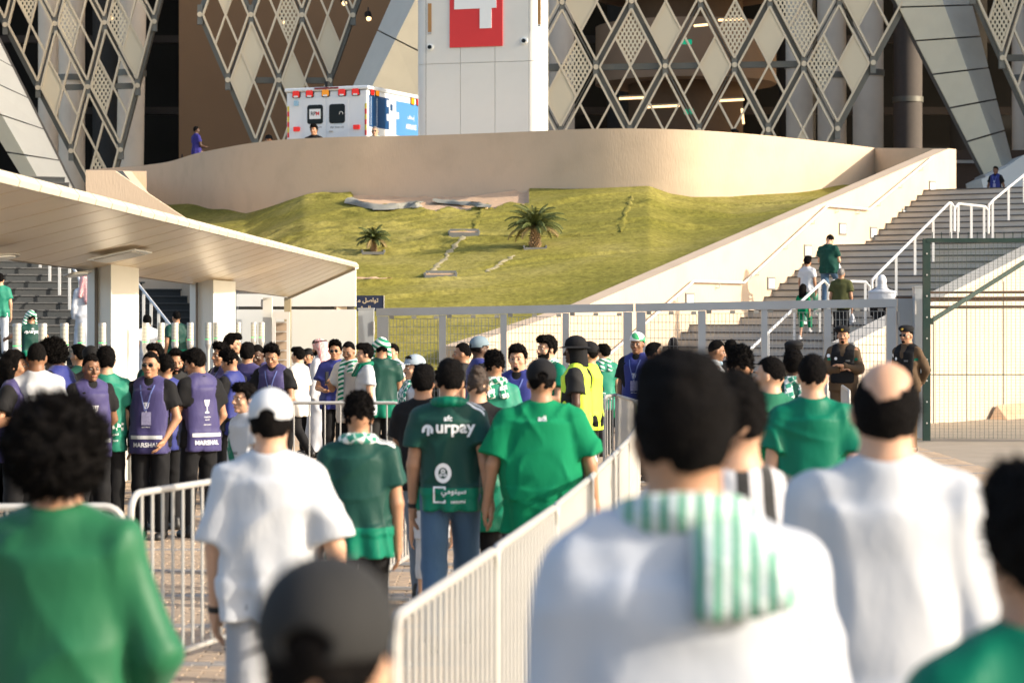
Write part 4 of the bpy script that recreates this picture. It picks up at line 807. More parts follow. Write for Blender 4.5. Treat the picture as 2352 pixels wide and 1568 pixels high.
# ------------------------------------------------------------------ crowd barriers
def barrier_meshes(L, nb, H=1.1):
    fr_ = MB(); r = .10; zb_ = .16
    pts = [Vector((.0, 0, zb_ - .12)), Vector((.0, 0, H - r))] + [Vector((r - r * math.cos(t), 0, H - r + r * math.sin(t))) for t in np.linspace(.3, math.pi / 2, 5)] + [Vector((L - r + r * math.sin(t), 0, H - r + r * math.cos(t))) for t in np.linspace(0, math.pi / 2 - .3, 5)] + [Vector((L, 0, H - r)), Vector((L, 0, zb_ - .12))]
    fr_.tube(pts, .02, 8); a = fr_.out('frame_tube', M_galv, None, None, True)
    b = MB(); b.tube([(0, 0, zb_), (L, 0, zb_)], .018, 8); b = b.out('bottom_rail', M_galv, None, None, True)
    c = MB(); c.tube([(0, 0, zb_ + .01), (0, 0, H - .01)], .0095, 6); c = c.out('bar', M_galv, None, None, True)
    f = MB(); f.bar((0, -.32, .02), (0, .32, .02), .035, .02); f.bar((0, 0, .03), (0, 0, .17), .03); f = f.out('foot', M_galv2)
    ds = (a.data, b.data, c.data, f.data)
    for o in (a, b, c, f): bpy.data.objects.remove(o)
    return ds
BM = {}
def barrier(p0, p1, label, nb=19, feet=True, H=1.1):
    p0, p1 = Vector((*p0, 0)), Vector((*p1, 0)); d = p1 - p0; L = round(d.length, 2); key = (L, H)
    if key not in BM: BM[key] = barrier_meshes(L, nb, H)
    a, b, c, f = BM[key]; z = gz(p0.y)
    th = thing('crowd_barrier', label, 'crowd barrier', (p0.x, p0.y, z), math.atan2(d.y, d.x), 'steel crowd barriers')
    inst('frame_tube', a, th); inst('bottom_rail', b, th)
    for i in range(1, nb): inst('bar', c, th, (L * i / nb, 0, 0))
    if feet:
        for x in (.25, L - .25): inst('foot', f, th, (x, 0, 0))
line = [(905, 721), (1034, 600), (1152, 545), (1235, 497), (1300, 452), (1322, 400), (1380, 350), (1440, 292), (1478, 272)]
# the long row that runs away from the camera
row = [(-.376, 7.7), (-.07, 10.02), (.22, 12.3), (.47, 14.55), (.70, 16.85), (.92, 19.15), (1.10, 21.4), (1.24, 23.7), (1.36, 26.0), (1.45, 28.4), (1.33, 30.6)]
nmz = ['nearest barrier of the long row, cut by the black cap and bottom edge', 'second barrier of the long row going away', 'third barrier of the long row going away', 'fourth barrier of the long row, beside the man in the bright green tee', 'fifth barrier of the long row, behind the arm of the green tee', 'sixth barrier of the long row going away', 'seventh barrier of the long row, left of the black-haired man in white', 'eighth barrier of the long row', 'ninth barrier of the long row', 'last barrier of the long row, behind the teal jersey boy']
for k in range(10): barrier(row[k], row[k + 1], nmz[k], 18)
barrier((-2.08, 13.2), (-1.42, 15.4), 'barrier standing left of the man in the white cap', 17)
barrier((-4.2, 12.1), (-1.98, 12.35), 'barrier mostly hidden behind the man with the large afro')
barrier((-1.40, 15.6), (-1.02, 17.9), 'barrier behind the man in the white cap', 17)
barrier((-.98, 18.1), (-.70, 20.4), 'barrier behind the boy in the dark green tee', 17)
barrier((-3.4, 27.8), (-1.26, 27.8), 'wide-barred barrier across the marshals and the man with the phone', 12)
barrier((-1.22, 27.9), (1.0, 29.6), 'barrier beyond the urpay jersey', 13)
barrier((1.15, 30.1), (1.36, 30.9), 'short end of a barrier in front of the teal jersey boy', 5)
barrier((5.05, 38.6), (4.72, 36.2), 'barrier receding beside the police officer with folded arms', 17)
barrier((4.78, 35.0), (4.52, 32.4), 'barrier in front of the officer, behind the bald man', 17)
# ------------------------------------------------------------------ people: signed distance bodies and clothes
def A3(v): return np.array(v, dtype=np.float32)
class Fld:
    def __init__(s, xs, ys, zs):
        s.a = [np.asarray(q, np.float32) for q in (xs, ys, zs)]; s.F = np.full([len(q) for q in s.a], .5, np.float32)
    def sl(s, lo, hi):
        ix = [slice(int(np.searchsorted(a, l)), int(np.searchsorted(a, h))) for a, l, h in zip(s.a, lo, hi)]
        if any(i.stop <= i.start for i in ix): return None, None
        return tuple(ix), (s.a[0][ix[0]][:, None, None], s.a[1][ix[1]][None, :, None], s.a[2][ix[2]][None, None, :])
    def put(s, ix, d, k, sub=False):
        f = s.F[ix]
        if sub: s.F[ix] = np.maximum(f, -d); return
        if k > 0:
            h = np.clip(.5 + .5 * (f - d) / k, 0, 1); s.F[ix] = f * (1 - h) + d * h - k * h * (1 - h)
        else: s.F[ix] = np.minimum(f, d)
    def cap(s, a, b, ra, rb=None, k=.02, sub=False, cut=None):
        rb = ra if rb is None else rb; a = A3(a); b = A3(b); m = max(ra, rb) + k + .03
        ix, g = s.sl(np.minimum(a, b) - m, np.maximum(a, b) + m)
        if ix is None: return
        ab = b - a; L2 = float(ab @ ab) + 1e-9; px, py, pz = g[0] - a[0], g[1] - a[1], g[2] - a[2]
        t = np.clip((px * ab[0] + py * ab[1] + pz * ab[2]) / L2, 0, 1)
        d = np.sqrt((px - t * ab[0]) ** 2 + (py - t * ab[1]) ** 2 + (pz - t * ab[2]) ** 2) - (ra + (rb - ra) * t)
        if cut is not None:                       # plane (point, direction): nothing beyond
            c, n = A3(cut[0]), A3(cut[1]); n = n / np.linalg.norm(n); d = np.maximum(d, (g[0] - c[0]) * n[0] + (g[1] - c[1]) * n[1] + (g[2] - c[2]) * n[2])
        s.put(ix, d, k, sub)
    def ell(s, c, r, k=.02, M=None, sub=False):
        c = A3(c); r = A3(r); m = float(r.max()) + k + .03
        ix, g = s.sl(c - m, c + m)
        if ix is None: return
        x, y, z = g[0] - c[0], g[1] - c[1], g[2] - c[2]
        if M is not None: x, y, z = (M[0][i] * x + M[1][i] * y + M[2][i] * z for i in range(3))
        q = np.sqrt((x / r[0]) ** 2 + (y / r[1]) ** 2 + (z / r[2]) ** 2)
        q2 = np.sqrt((x / r[0] ** 2) ** 2 + (y / r[1] ** 2) ** 2 + (z / r[2] ** 2) ** 2) + 1e-6
        s.put(ix, q * (q - 1) / q2, k, sub)
    def tube(s, z0, z1, w0, d0, w1, d1, y0=0, y1=0, k=.03, e=2.4, cx=0):      # upright tube of rounded section
        m = max(w0, w1) + .06; ix, g = s.sl((cx - m, min(y0, y1) - m, z0 - .03), (cx + m, max(y0, y1) + m, z1 + .03))
        if ix is None: return
        t = np.clip((g[2] - z0) / (z1 - z0), 0, 1); wd = w0 + (w1 - w0) * t; dp = d0 + (d1 - d0) * t; cy = y0 + (y1 - y0) * t
        q = (np.abs((g[0] - cx) / wd) ** e + np.abs((g[1] - cy) / dp) ** e) ** (1 / e)
        d = np.maximum((q - 1) * np.minimum(wd, dp), np.maximum(z0 - g[2], g[2] - z1)); s.put(ix, d, k)
    def plane(s, c, n):                          # keep the side against n
        n = A3(n); n /= np.linalg.norm(n); s.F = np.maximum(s.F, (s.a[0][:, None, None] - c[0]) * n[0] + (s.a[1][None, :, None] - c[1]) * n[1] + (s.a[2][None, None, :] - c[2]) * n[2])
    def folds(s, amp, seed, sc=1.0, hem=None):
        r = np.random.RandomState(seed); p = r.uniform(0, 6.28, 8); X = s.a[0][:, None, None]; Y = s.a[1][None, :, None]; Z = s.a[2][None, None, :]
        def nz(fx_, fz_, o):                      # smooth uneven field, longer upright than across
            n_ = 0
            for k in range(4):
                t = r.uniform(0, 6.28); n_ = n_ + np.sin(fx_ * (math.cos(t) * X + math.sin(t) * Y) * r.uniform(.7, 1.3) + fz_ * r.uniform(-1.2, 1.2) * Z + r.uniform(0, 6.28) + o * np.sin(5 * Z + 4 * X + p[k]))
            return n_ / 2
        w_ = np.clip(1 - np.abs(nz(13 * sc, 7 * sc, .8)) * 1.25, 0, 1) ** 2 * .95 + np.clip(1 - np.abs(nz(9 * sc, 13 * sc, .6)) * 1.5, 0, 1) ** 2 * .5 + .22 * nz(24 * sc, 12 * sc, .5)
        w_ = w_ * (1 - np.clip((Z - 1.38) / .07, 0, 1) * np.clip(2 - np.sqrt(X * X + Y * Y) / .075, 0, 1))
        if hem is not None: w_ = w_ + np.clip((hem + .35 - Z) / .35, 0, 1) * np.sin(np.arctan2(Y, X) * 7 + p[7] + 4 * Z) * .9
        s.F = s.F - amp * (w_ - .12)
    def fuzz(s, amp, f, seed):
        r = np.random.RandomState(seed); p = r.uniform(0, 6.28, 9); X = s.a[0][:, None, None]; Y = s.a[1][None, :, None]; Z = s.a[2][None, None, :]
        n = np.sin(f * X + 2 * np.sin(f * .4 * Z + p[0]) + p[1]) * np.sin(f * Y + 2 * np.sin(f * .5 * X + p[2]) + p[3]) * np.sin(f * Z + 2 * np.sin(f * .45 * Y + p[4]) + p[5])
        s.F = s.F - amp * 1.6 * n - amp * .5 * np.sin(2.3 * f * X + p[6]) * np.sin(2.1 * f * Z + p[7]) * np.sin(2.2 * f * Y + p[8])
EDG = [(a, b) for a in range(8) for b in range(8) if a < b and bin(a ^ b).count('1') == 1]
def nets(fl):
    F_ = fl.F; S = F_ < 0; nx, ny, nz = S.shape; cnt = np.zeros((nx - 1, ny - 1, nz - 1), np.int8)
    for c in range(8): cnt += S[(c & 1):nx - 1 + (c & 1), (c >> 1 & 1):ny - 1 + (c >> 1 & 1), (c >> 2 & 1):nz - 1 + (c >> 2 & 1)]
    act = (cnt > 0) & (cnt < 8); I = np.argwhere(act)
    if not len(I): return np.zeros((0, 3)), np.zeros((0, 4), int)
    cv = np.stack([F_[I[:, 0] + (c & 1), I[:, 1] + (c >> 1 & 1), I[:, 2] + (c >> 2 & 1)] for c in range(8)], 1)
    pos = np.zeros((len(I), 3), np.float32); n = np.zeros(len(I), np.float32)
    for a, b in EDG:
        va, vb = cv[:, a], cv[:, b]; m = (va < 0) != (vb < 0); t = np.where(m, va / np.where(va == vb, 1, va - vb), 0)
        pa = A3([a & 1, a >> 1 & 1, a >> 2 & 1]); pb_ = A3([b & 1, b >> 1 & 1, b >> 2 & 1]); pos += (pa + t[:, None] * (pb_ - pa)) * m[:, None]; n += m
    pos = I + pos / n[:, None]; out = np.stack([np.interp(pos[:, k], np.arange(len(fl.a[k])), fl.a[k]) for k in range(3)], 1)
    ids = np.full(act.shape, -1, np.int32); ids[tuple(I.T)] = np.arange(len(I)); Q = []
    for ax in range(3):
        o1, o2 = [(1, 2), (2, 0), (0, 1)][ax]; sa = [slice(1, -1)] * 3; sb2 = [slice(1, -1)] * 3; sa[ax] = slice(0, -1); sb2[ax] = slice(1, None)
        A_, B_ = S[tuple(sa)], S[tuple(sb2)]; E = np.argwhere(A_ != B_)
        if not len(E): continue
        inside = A_[tuple(E.T)]; base = E.copy(); base[:, o1] += 1; base[:, o2] += 1
        def at(d1, d2): q = base.copy(); q[:, o1] -= d1; q[:, o2] -= d2; return ids[tuple(q.T)]
        q = np.stack([at(1, 1), at(0, 1), at(0, 0), at(1, 0)], 1); q[~inside] = q[~inside][:, ::-1]; Q.append(q)
    Q = np.concatenate(Q); Q = Q[(Q >= 0).all(1)]; return out, Q
def fmesh(name, fl, m, post=None):
    v, q = nets(fl)
    if post is not None: v = post(v)
    me = bpy.data.meshes.new(name); me.vertices.add(len(v)); me.vertices.foreach_set('co', v.astype(np.float32).ravel()); me.loops.add(len(q) * 4); me.loops.foreach_set('vertex_index', q.astype(np.int32).ravel())
    me.polygons.add(len(q)); me.polygons.foreach_set('loop_start', np.arange(0, len(q) * 4, 4, dtype=np.int32)); me.update(calc_edges=True); me.shade_smooth()
    if m: me.materials.append(m)
    return me
def axis(lo, hi, h, fine=()):               # grid steps: h, and finer inside the given spans
    out = [lo]
    while out[-1] < hi:
        x = out[-1]; st = h
        for a, b, hf in fine:
            if a - .01 <= x <= b: st = min(st, hf)
        out.append(x + st)
    return out
# ---- cloth and skin materials
def cloth(name, col, rough=.85, sheen=.02, bs=10, bump=.55, var=.06): return mat(name, col, rough, var=var, vs_=3, bump=bump, bs=bs, spec=.2, sheen=sheen, stretch=(1, 1, .45), bdist=.012)
def skin(name, col):
    m = mat(name, col, .5, var=.1, vs_=9, bump=.05, bs=60, spec=.35); b = m.node_tree.nodes['Principled BSDF']; b.inputs['Subsurface Weight'].default_value = .12; b.inputs['Subsurface Radius'].default_value = (.02, .008, .005); b.inputs['Subsurface Scale'].default_value = .5; return m
SK = {'l': skin('skin_light', (.50, .29, .185)), 'm': skin('skin_tan', (.36, .19, .11)), 'b': skin('skin_brown', (.20, .10, .055)), 'd': skin('skin_dark', (.075, .038, .024))}
HR = {'k': mat('hair_black', (.006, .0052, .005), .9, var=.5, vs_=60, bump=1.0, bs=110, spec=.06), 'b': mat('hair_brown', (.035, .02, .012), .55, var=.4, vs_=40, bump=.6, bs=90), 'g': mat('hair_grey', (.16, .15, .14), .6, var=.4, vs_=40, bump=.6, bs=90)}
def jersey(name, top, hem, z, stripe=None):
    m = cloth(name, top, .55, .1); n, l = nodes(m); b = n['Principled BSDF']; tc = n.new('ShaderNodeTexCoord'); sp = n.new('ShaderNodeSeparateXYZ'); l.new(tc.outputs['Object'], sp.inputs[0])
    g = math_n(n, l, 'LESS_THAN', sp.outputs[2], z); mx = n.new('ShaderNodeMix'); mx.data_type = 'RGBA'; l.new(g, mx.inputs[0]); l.new(b.inputs['Base Color'].links[0].from_socket, mx.inputs[6]); mx.inputs[7].default_value = (*hem, 1); l.new(mx.outputs[2], b.inputs['Base Color']); return m
def checks(name, c1, c2, sc=22, stripes=False, rot=(0, 1.2, .2)):
    m = mat(name, c1, .9, var=0, bump=.3, bs=60, sheen=.3); n, l = nodes(m); b = n['Principled BSDF']; tc = n.new('ShaderNodeTexCoord'); mp = n.new('ShaderNodeMapping'); l.new(tc.outputs['Object'], mp.inputs[0]); mp.inputs['Rotation'].default_value = (.5, .3, .78)
    ck = n.new('ShaderNodeTexChecker'); ck.inputs['Scale'].default_value = sc; ck.inputs[1].default_value = (*c1, 1); ck.inputs[2].default_value = (*c2, 1)
    if stripes: ck = n.new('ShaderNodeTexWave'); ck.inputs['Scale'].default_value = sc; cr = n.new('ShaderNodeValToRGB'); cr.color_ramp.interpolation = 'CONSTANT'; cr.color_ramp.elements[0].color = (*c1, 1); cr.color_ramp.elements[1].color = (*c2, 1); cr.color_ramp.elements[1].position = .5; l.new(mp.outputs[0], ck.inputs[0]); l.new(ck.outputs[0], cr.inputs[0]); l.new(cr.outputs[0], b.inputs['Base Color']); mp.inputs['Rotation'].default_value = rot; return m
    l.new(mp.outputs[0], ck.inputs[0]); l.new(ck.outputs[0], b.inputs['Base Color']); return m
G_dk, G_lt, G_br, G_teal = (.006, .045, .034), (.0, .17, .085), (.0, .17, .07), (.02, .19, .125)
CL = {'white': cloth('white_cotton', (.47, .485, .51)), 'thobe': cloth('white_thobe', (.45, .475, .52), .75), 'cream': cloth('cream_cotton', (.58, .55, .50)), 'black': cloth('black_cotton', (.008, .008, .009)), 'char': cloth('charcoal_cotton', (.02, .02, .02)),
      'dk': jersey('dark_green_jersey', G_dk, (.0, .14, .08), .985), 'dk0': cloth('dark_green_cotton', G_dk), 'green': cloth('bright_green_cotton', G_br), 'teal': cloth('teal_jersey', G_teal, .55), 'kelly': cloth('kelly_green_jersey', (.0, .125, .07), .5), 'polo': cloth('muted_green_polo', (.015, .12, .07)),
      'moss': cloth('moss_green_jacket', (.014, .105, .045), .5, .15), 'purple': cloth('purple_bib', (.046, .040, .122), .55, .2, 14, .6), 'navy': cloth('navy_bib', (.022, .03, .16), .55, .2, 14, .6), 'hi': cloth('yellow_hi_vis', (.62, .85, .06), .6), 'olive': cloth('olive_cotton', (.055, .06, .022)),
      'khaki': cloth('khaki_uniform', (.085, .055, .032)), 'jeans': cloth('blue_denim', (.06, .115, .19), .9, .2, 60, .3, .35), 'jeansl': cloth('pale_denim', (.16, .20, .25), .9, .2, 60, .3, .3), 'grey': cloth('grey_denim', (.27, .28, .30)), 'beige': cloth('beige_trousers', (.33, .26, .21)), 'ltgrey': cloth('light_grey_cloth', (.45, .48, .52)), 'blueg': cloth('blue_violet_shirt', (.035, .03, .17)),
      'abaya': cloth('black_abaya', (.012, .011, .012)), 'mint': cloth('mint_trousers', (.12, .3, .22))}
CK = {'gw': checks('green_white_checks', (.0, .16, .08), (.66, .70, .66), 26), 'gws': checks('green_white_stripes', (.0, .2, .1), (.68, .72, .68), 5.5, True), 'rw': checks('red_white_checks', (.55, .07, .09), (.70, .62, .60), 75), 'gt': checks('teal_white_checks', (.02, .2, .14), (.66, .7, .68), 24), 'ws': checks('pale_green_stripes', (.08, .28, .18), (.50, .56, .56), 11, True, (0, 0, .15))}
M_eye = mat('eye_white', (.32, .28, .25), .3, var=.02); M_iris = mat('iris', (.02, .012, .008), .2); M_lip = mat('lips', (.30, .11, .09), .5); M_sole = mat('shoe_white', (.6, .6, .6), .6); M_sole2 = mat('shoe_black', (.015, .015, .015), .5); M_refl = mat('reflective_tape', (.55, .57, .58), .4); M_gcap = mat('cap_blue_grey', (.16, .22, .26), .85); M_wht = mat('print_white', (.72, .73, .74), .6, var=.02); M_blk = mat('print_black', (.02, .02, .02), .6); M_gprint = mat('print_grey', (.12, .12, .12), .7); M_metal = mat('spectacle_metal', (.3, .28, .25), .3, .8); M_emb = mat('badge_gold', (.5, .33, .06), .4, .5)
M_brt = mat('tassel_black', (.02, .02, .02), .6)
PIV = Vector((0, 0, 1.53))                  # neck pivot (standing height 1.75)
HC = {}                                      # head accessories built once, in the head's own frame
def hgrid(h=.006, lo=(-.17, -.2, 1.38), hi=(.17, .2, 1.86)): return Fld(*[axis(a, b, h) for a, b in zip(lo, hi)])
def hshift(v): return v - np.array(PIV)
def slab(F_, zl):                            # cut away everything under the surface z = zl(x, y)
    X, Y, Z = F_.a[0][:, None, None], F_.a[1][None, :, None], F_.a[2][None, None, :]; F_.F = np.maximum(F_.F, (zl(X, Y) - Z) * .8)
def sstep(a, b, x): t = np.clip((x - a) / (b - a), 0, 1); return t * t * (3 - 2 * t)
def hair_mesh(style):
    key = ('hair', style)
    if key in HC: return HC[key]
    f = hgrid(.0065 if style != 'afro' else .008, (-.21, -.23, 1.36), (.21, .21, 1.92)); line = lambda X, Y: 1.575 + .145 * sstep(-.045, .062, Y) + .035 * sstep(.055, .09, Y) + .045 * (np.abs(X) / .08) ** 2 * (1 - sstep(-.04, .02, Y)) + .004 * np.sin(120 * X) * np.sin(110 * Y)
    if style == 'fade': f.ell((0, -.008, 1.672), (.079, .100, .106), 0); line = lambda X, Y: 1.595 + .13 * sstep(-.06, .062, Y) + .05 * (np.abs(X) / .08) ** 2 * (1 - sstep(-.04, .02, Y)) + .004 * np.sin(120 * X) * np.sin(110 * Y); amp = (.0015, 120)
    elif style == 'buzz': f.ell((0, -.008, 1.670), (.078, .099, .1035), 0); amp = (.001, 140)
    elif style == 'short': f.ell((0, -.008, 1.678), (.081, .103, .109), 0); f.ell((0, .05, 1.738), (.06, .052, .042), .03); amp = (.003, 90)
    elif style == 'neat': f.ell((0, -.012, 1.678), (.085, .104, .110), 0); f.ell((0, .03, 1.75), (.07, .07, .045), .03); amp = (.003, 60)
    elif style == 'full': f.ell((0, -.012, 1.682), (.087, .108, .113), 0); f.ell((0, .055, 1.745), (.066, .055, .046), .03); amp = (.004, 70); line = lambda X, Y: 1.56 + .15 * sstep(-.03, .065, Y)
    elif style == 'curly': f.ell((0, -.004, 1.69), (.089, .106, .110), 0); f.ell((0, .045, 1.755), (.072, .06, .045), .03); amp = (.007, 85)
    elif style == 'afro': f.ell((0, -.02, 1.69), (.137, .145, .140), 0); amp = (.008, 60); line = lambda X, Y: 1.545 + .15 * sstep(-.03, .06, Y)
    elif style == 'long': f.ell((0, -.015, 1.685), (.092, .114, .116), 0); f.cap((0, -.07, 1.66), (0, -.10, 1.45), .085, .07, .03); f.cap((-.06, -.03, 1.64), (-.065, -.05, 1.46), .04, .04, .03); f.cap((.06, -.03, 1.64), (.065, -.05, 1.46), .04, .04, .03); amp = (.005, 50); line = lambda X, Y: 1.43 + .29 * sstep(-.01, .06, Y)
    elif style == 'bald': f.ell((0, -.006, 1.655), (.0815, .101, .102), 0); amp = (.002, 90); line = lambda X, Y: 1.565 + .10 * sstep(-.03, .05, Y)
    elif style == 'top': f.ell((0, -.01, 1.675), (.080, .100, .107), 0); f.ell((.0, -.045, 1.765), (.05, .05, .05), .03); amp = (.004, 60)
    slab(f, lambda X, Y: line(X, Y) + .022 * sstep(.028, .055, np.abs(X)) * sstep(.02, .05, Y) + .007 * np.sin(60 * X + 1) * sstep(.03, .06, Y))
    if style == 'bald': f.ell((0, -.05, 1.80), (.064, .085, .155), 0, sub=True); slab(f, lambda X, Y: X * 0 + Y * 0 + 1.0); f.F = np.maximum(f.F, (f.a[2][None, None, :] - (1.70 + .03 * (f.a[1][None, :, None] < 0)) + 0 * f.a[0][:, None, None]))
    f.fuzz(*amp, 5); v, q = nets(f); v = hshift(v); r = np.random.RandomState(len(style)); TL = {'buzz': (0, 0), 'fade': (500, .007), 'short': (900, .013), 'neat': (700, .009), 'full': (1000, .018), 'curly': (1100, .020), 'afro': (1800, .030), 'long': (500, .012), 'bald': (500, .008), 'top': (700, .012)}[style]
    V = v.tolist(); Q = [tuple(x) for x in q.tolist()]; ce = np.array((0, -.012, 1.63 - 1.53))
    for i in r.randint(0, len(v), TL[0]):
        p = v[i]; n = (p - ce) / np.linalg.norm(p - ce); t = r.normal(size=3); t -= n * (t @ n); t /= np.linalg.norm(t); sd_ = np.cross(n, t) * .0045
        if style in ('curly', 'afro'): dr = n + t * .6
        elif style == 'long': dr = n * .15 + np.array((0, -.1, -1))
        else: dr = n * .45 + t * .5 + np.array((0, .35, -.1))
        tip = p + dr / np.linalg.norm(dr) * TL[1] * r.uniform(.5, 1.2); b0 = p - n * .003; k = len(V); V += [(b0 + sd_).tolist(), (b0 - sd_).tolist(), tip.tolist()]; Q.append((k, k + 1, k + 2))
    me = bpy.data.meshes.new('hair'); me.from_pydata(V, [], Q); me.update(); me.shade_smooth(); HC[key] = me; return me
def acc(key):
    if key in HC: return HC[key]
    f = hgrid(.006, (-.2, -.22, 1.32), (.2, .26, 1.9)); nm = key
    if key in ('cap', 'cap_back'):
        f.ell((0, -.006, 1.70), (.092, .113, .096), 0); slab(f, lambda X, Y: X * 0 + Y * 0 + 1.688 - .02 * (Y < 0)); 
        f.ell((0, -.10, 1.69), (.032, .05, .022), 0, sub=True)
    elif key == 'beret': f.ell((.015, -.005, 1.745), (.106, .118, .052), 0); f.cap((.06, 0, 1.745), (.085, 0, 1.72), .045, .03, .02); f.tube(1.70, 1.735, .083, .105, .085, .107, k=.01, e=2)
    elif key == 'bucket': f.ell((0, -.005, 1.715), (.093, .112, .095), 0); slab(f, lambda X, Y: X * 0 + Y * 0 + 1.70); f.tube(1.685, 1.70, .16, .18, .10, .12, .02, 0, .004, 2)
    elif key == 'flap': f.tube(1.50, 1.70, .108, .10, .092, .10, -.03, -.01, .02, 2); f.ell((0, .11, 1.58), (.075, .10, .13), 0, sub=True); f.folds(.006, 3)
    elif key == 'hijab':
        f = Fld(axis(-.33, .33, .01), axis(-.27, .27, .01), axis(1.08, 1.86, .01)); f.ell((0, -.012, 1.675), (.094, .118, .117), 0); f.tube(1.50, 1.66, .098, .11, .092, .11, -.01, -.012, .03, 2); f.tube(1.10, 1.43, .31, .20, .29, .17, 0, 0, .03, 2.1); f.tube(1.41, 1.53, .29, .16, .10, .10, 0, 0, .05, 2.1); f.ell((0, .115, 1.645), (.055, .06, .075), 0, sub=True); f.folds(.006, 7)
    elif key == 'shemagh':
        f = Fld(axis(-.24, .24, .008), axis(-.28, .2, .008), axis(1.15, 1.86, .008)); f.ell((0, -.008, 1.69), (.094, .116, .106), 0); f.cap((-.07, -.05, 1.68), (-.13, -.10, 1.36), .05, .045, .05); f.cap((.07, -.05, 1.68), (.13, -.10, 1.36), .05, .045, .05); f.cap((0, -.07, 1.66), (0, -.15, 1.28), .07, .075, .06); f.ell((0, .12, 1.63), (.075, .09, .105), 0, sub=True); f.folds(.007, 8, 1.3)
    elif key == 'drape':                        # scarf thrown over the head
        f = Fld(axis(-.24, .24, .008), axis(-.22, .22, .008), axis(1.2, 1.86, .008)); f.ell((0, -.005, 1.69), (.096, .117, .108), 0); f.cap((-.085, .0, 1.70), (-.15, .02, 1.42), .035, .05, .03); f.cap((.085, .0, 1.70), (.10, .02, 1.46), .032, .04, .03); f.ell((0, -.12, 1.60), (.075, .10, .085), 0, sub=True); f.ell((0, .14, 1.60), (.07, .10, .12), 0, sub=True); slab(f, lambda X, Y: 1.66 - .5 * (np.abs(X) > .07)); f.folds(.006, 9, 1.4)
    elif key == 'brim': f.tube(1.688, 1.697, .075, .10, .072, .10, .085, .085, 0, 2.2); slab(f, lambda X, Y: 1.65 + 0 * X - 1.0 * (Y < .06) * -.2)
    elif key == 'ring': 
        for k in range(24):
            a, b = 2 * math.pi * k / 24, 2 * math.pi * (k + 1) / 24
            f.cap((.088 * math.cos(a), .108 * math.sin(a) - .008, 1.742 - .1 * math.sin(a) * .12), (.088 * math.cos(b), .108 * math.sin(b) - .008, 1.742 - .1 * math.sin(b) * .12), .011, .011, 0)
    elif key == 'beard': f.ell((0, .030, 1.582), (.062, .074, .060), 0); f.cap((-.062, .02, 1.635), (-.05, .04, 1.58), .014, .016, .01); f.cap((.062, .02, 1.635), (.05, .04, 1.58), .014, .016, .01); f.ell((0, .095, 1.605), (.032, .03, .017), 0, sub=True); slab(f, lambda X, Y: X * 0 + 1.40 + .0 * Y); f.F = np.maximum(f.F, f.a[2][None, None, :] - 1.648 + .35 * np.maximum(0, .05 - np.abs(f.a[0][:, None, None])) + 0 * f.a[1][None, :, None]); f.F = np.maximum(f.F, .005 - f.a[1][None, :, None] + 0 * f.F); f.fuzz(.002, 110, 4)
    elif key == 'moustache': f.cap((-.024, .099, 1.600), (0, .107, 1.607), .005, .0075, .004); f.cap((.024, .099, 1.600), (0, .107, 1.607), .005, .0075, .004); f.fuzz(.0008, 150, 4)
    elif key == 'goatee': f.ell((0, .078, 1.560), (.026, .032, .020), 0); f.fuzz(.0015, 130, 2)
    elif key == 'brow':
        f.cap((.016, .0985, 1.672), (.044, .085, 1.674), .0045, .003, .002)
    elif key == 'lips': f.cap((-.02, .096, 1.588), (.02, .096, 1.588), .0055, .0055, .003); f.cap((0, .0985, 1.586), (0, .0985, 1.5865), .0075, .0075, .004)
    elif key == 'shades':
        for s in (-1, 1): f.ell((s * .031, .102, 1.650), (.026, .007, .020), 0)
    elif key == 'specs':
        for s in (-1, 1):
            for k in range(14):
                a, b = 2 * math.pi * k / 14, 2 * math.pi * (k + 1) / 14; f.cap((s * .031 + .024 * math.cos(a), .103, 1.65 + .019 * math.sin(a)), (s * .031 + .024 * math.cos(b), .103, 1.65 + .019 * math.sin(b)), .0028, .0028, 0)
            f.cap((s * .055, .10, 1.655), (s * .079, .0, 1.657), .0028, .0028, 0)
        f.cap((-.007, .106, 1.653), (.007, .106, 1.653), .0028, .0028, 0)
    elif key == 'mask': f.ell((0, .075, 1.52), (.04, .035, .03), 0)
    elif key == 'strap': f.tube(1.688, 1.70, .0935, .114, .0925, .113, -.006, -.006, 0, 2)
    me = fmesh(nm, f, None, hshift); HC[key] = me; return me
def shoe_mesh():
    if 'shoe' in HC: return HC['shoe']
    f = Fld(axis(-.07, .07, .008), axis(-.12, .22, .008), axis(-.02, .14, .008)); f.cap((0, -.05, .045), (0, .12, .028), .045, .042, .02); f.cap((0, -.04, .05), (0, -.045, .10), .043, .042, .03); f.plane((0, 0, 0.002), (0, 0, -1)); HC['shoe'] = fmesh('shoe', f, None); return HC['shoe']
def eye_mesh():
    if 'eye' in HC: return HC['eye']
    bm = bmesh.new(); bmesh.ops.create_uvsphere(bm, u_segments=12, v_segments=10, radius=.0125); me = bpy.data.meshes.new('eye')
    for v in bm.verts: v.co = Vector((v.co.x, v.co.z, v.co.y))
    bm.normal_update()
    for f_ in bm.faces: f_.material_index = 1 if f_.calc_center_median().y > .0095 else 0; f_.smooth = True
    bm.to_mesh(me); bm.free(); me.materials.append(M_eye); me.materials.append(M_iris); HC['eye'] = me; return me
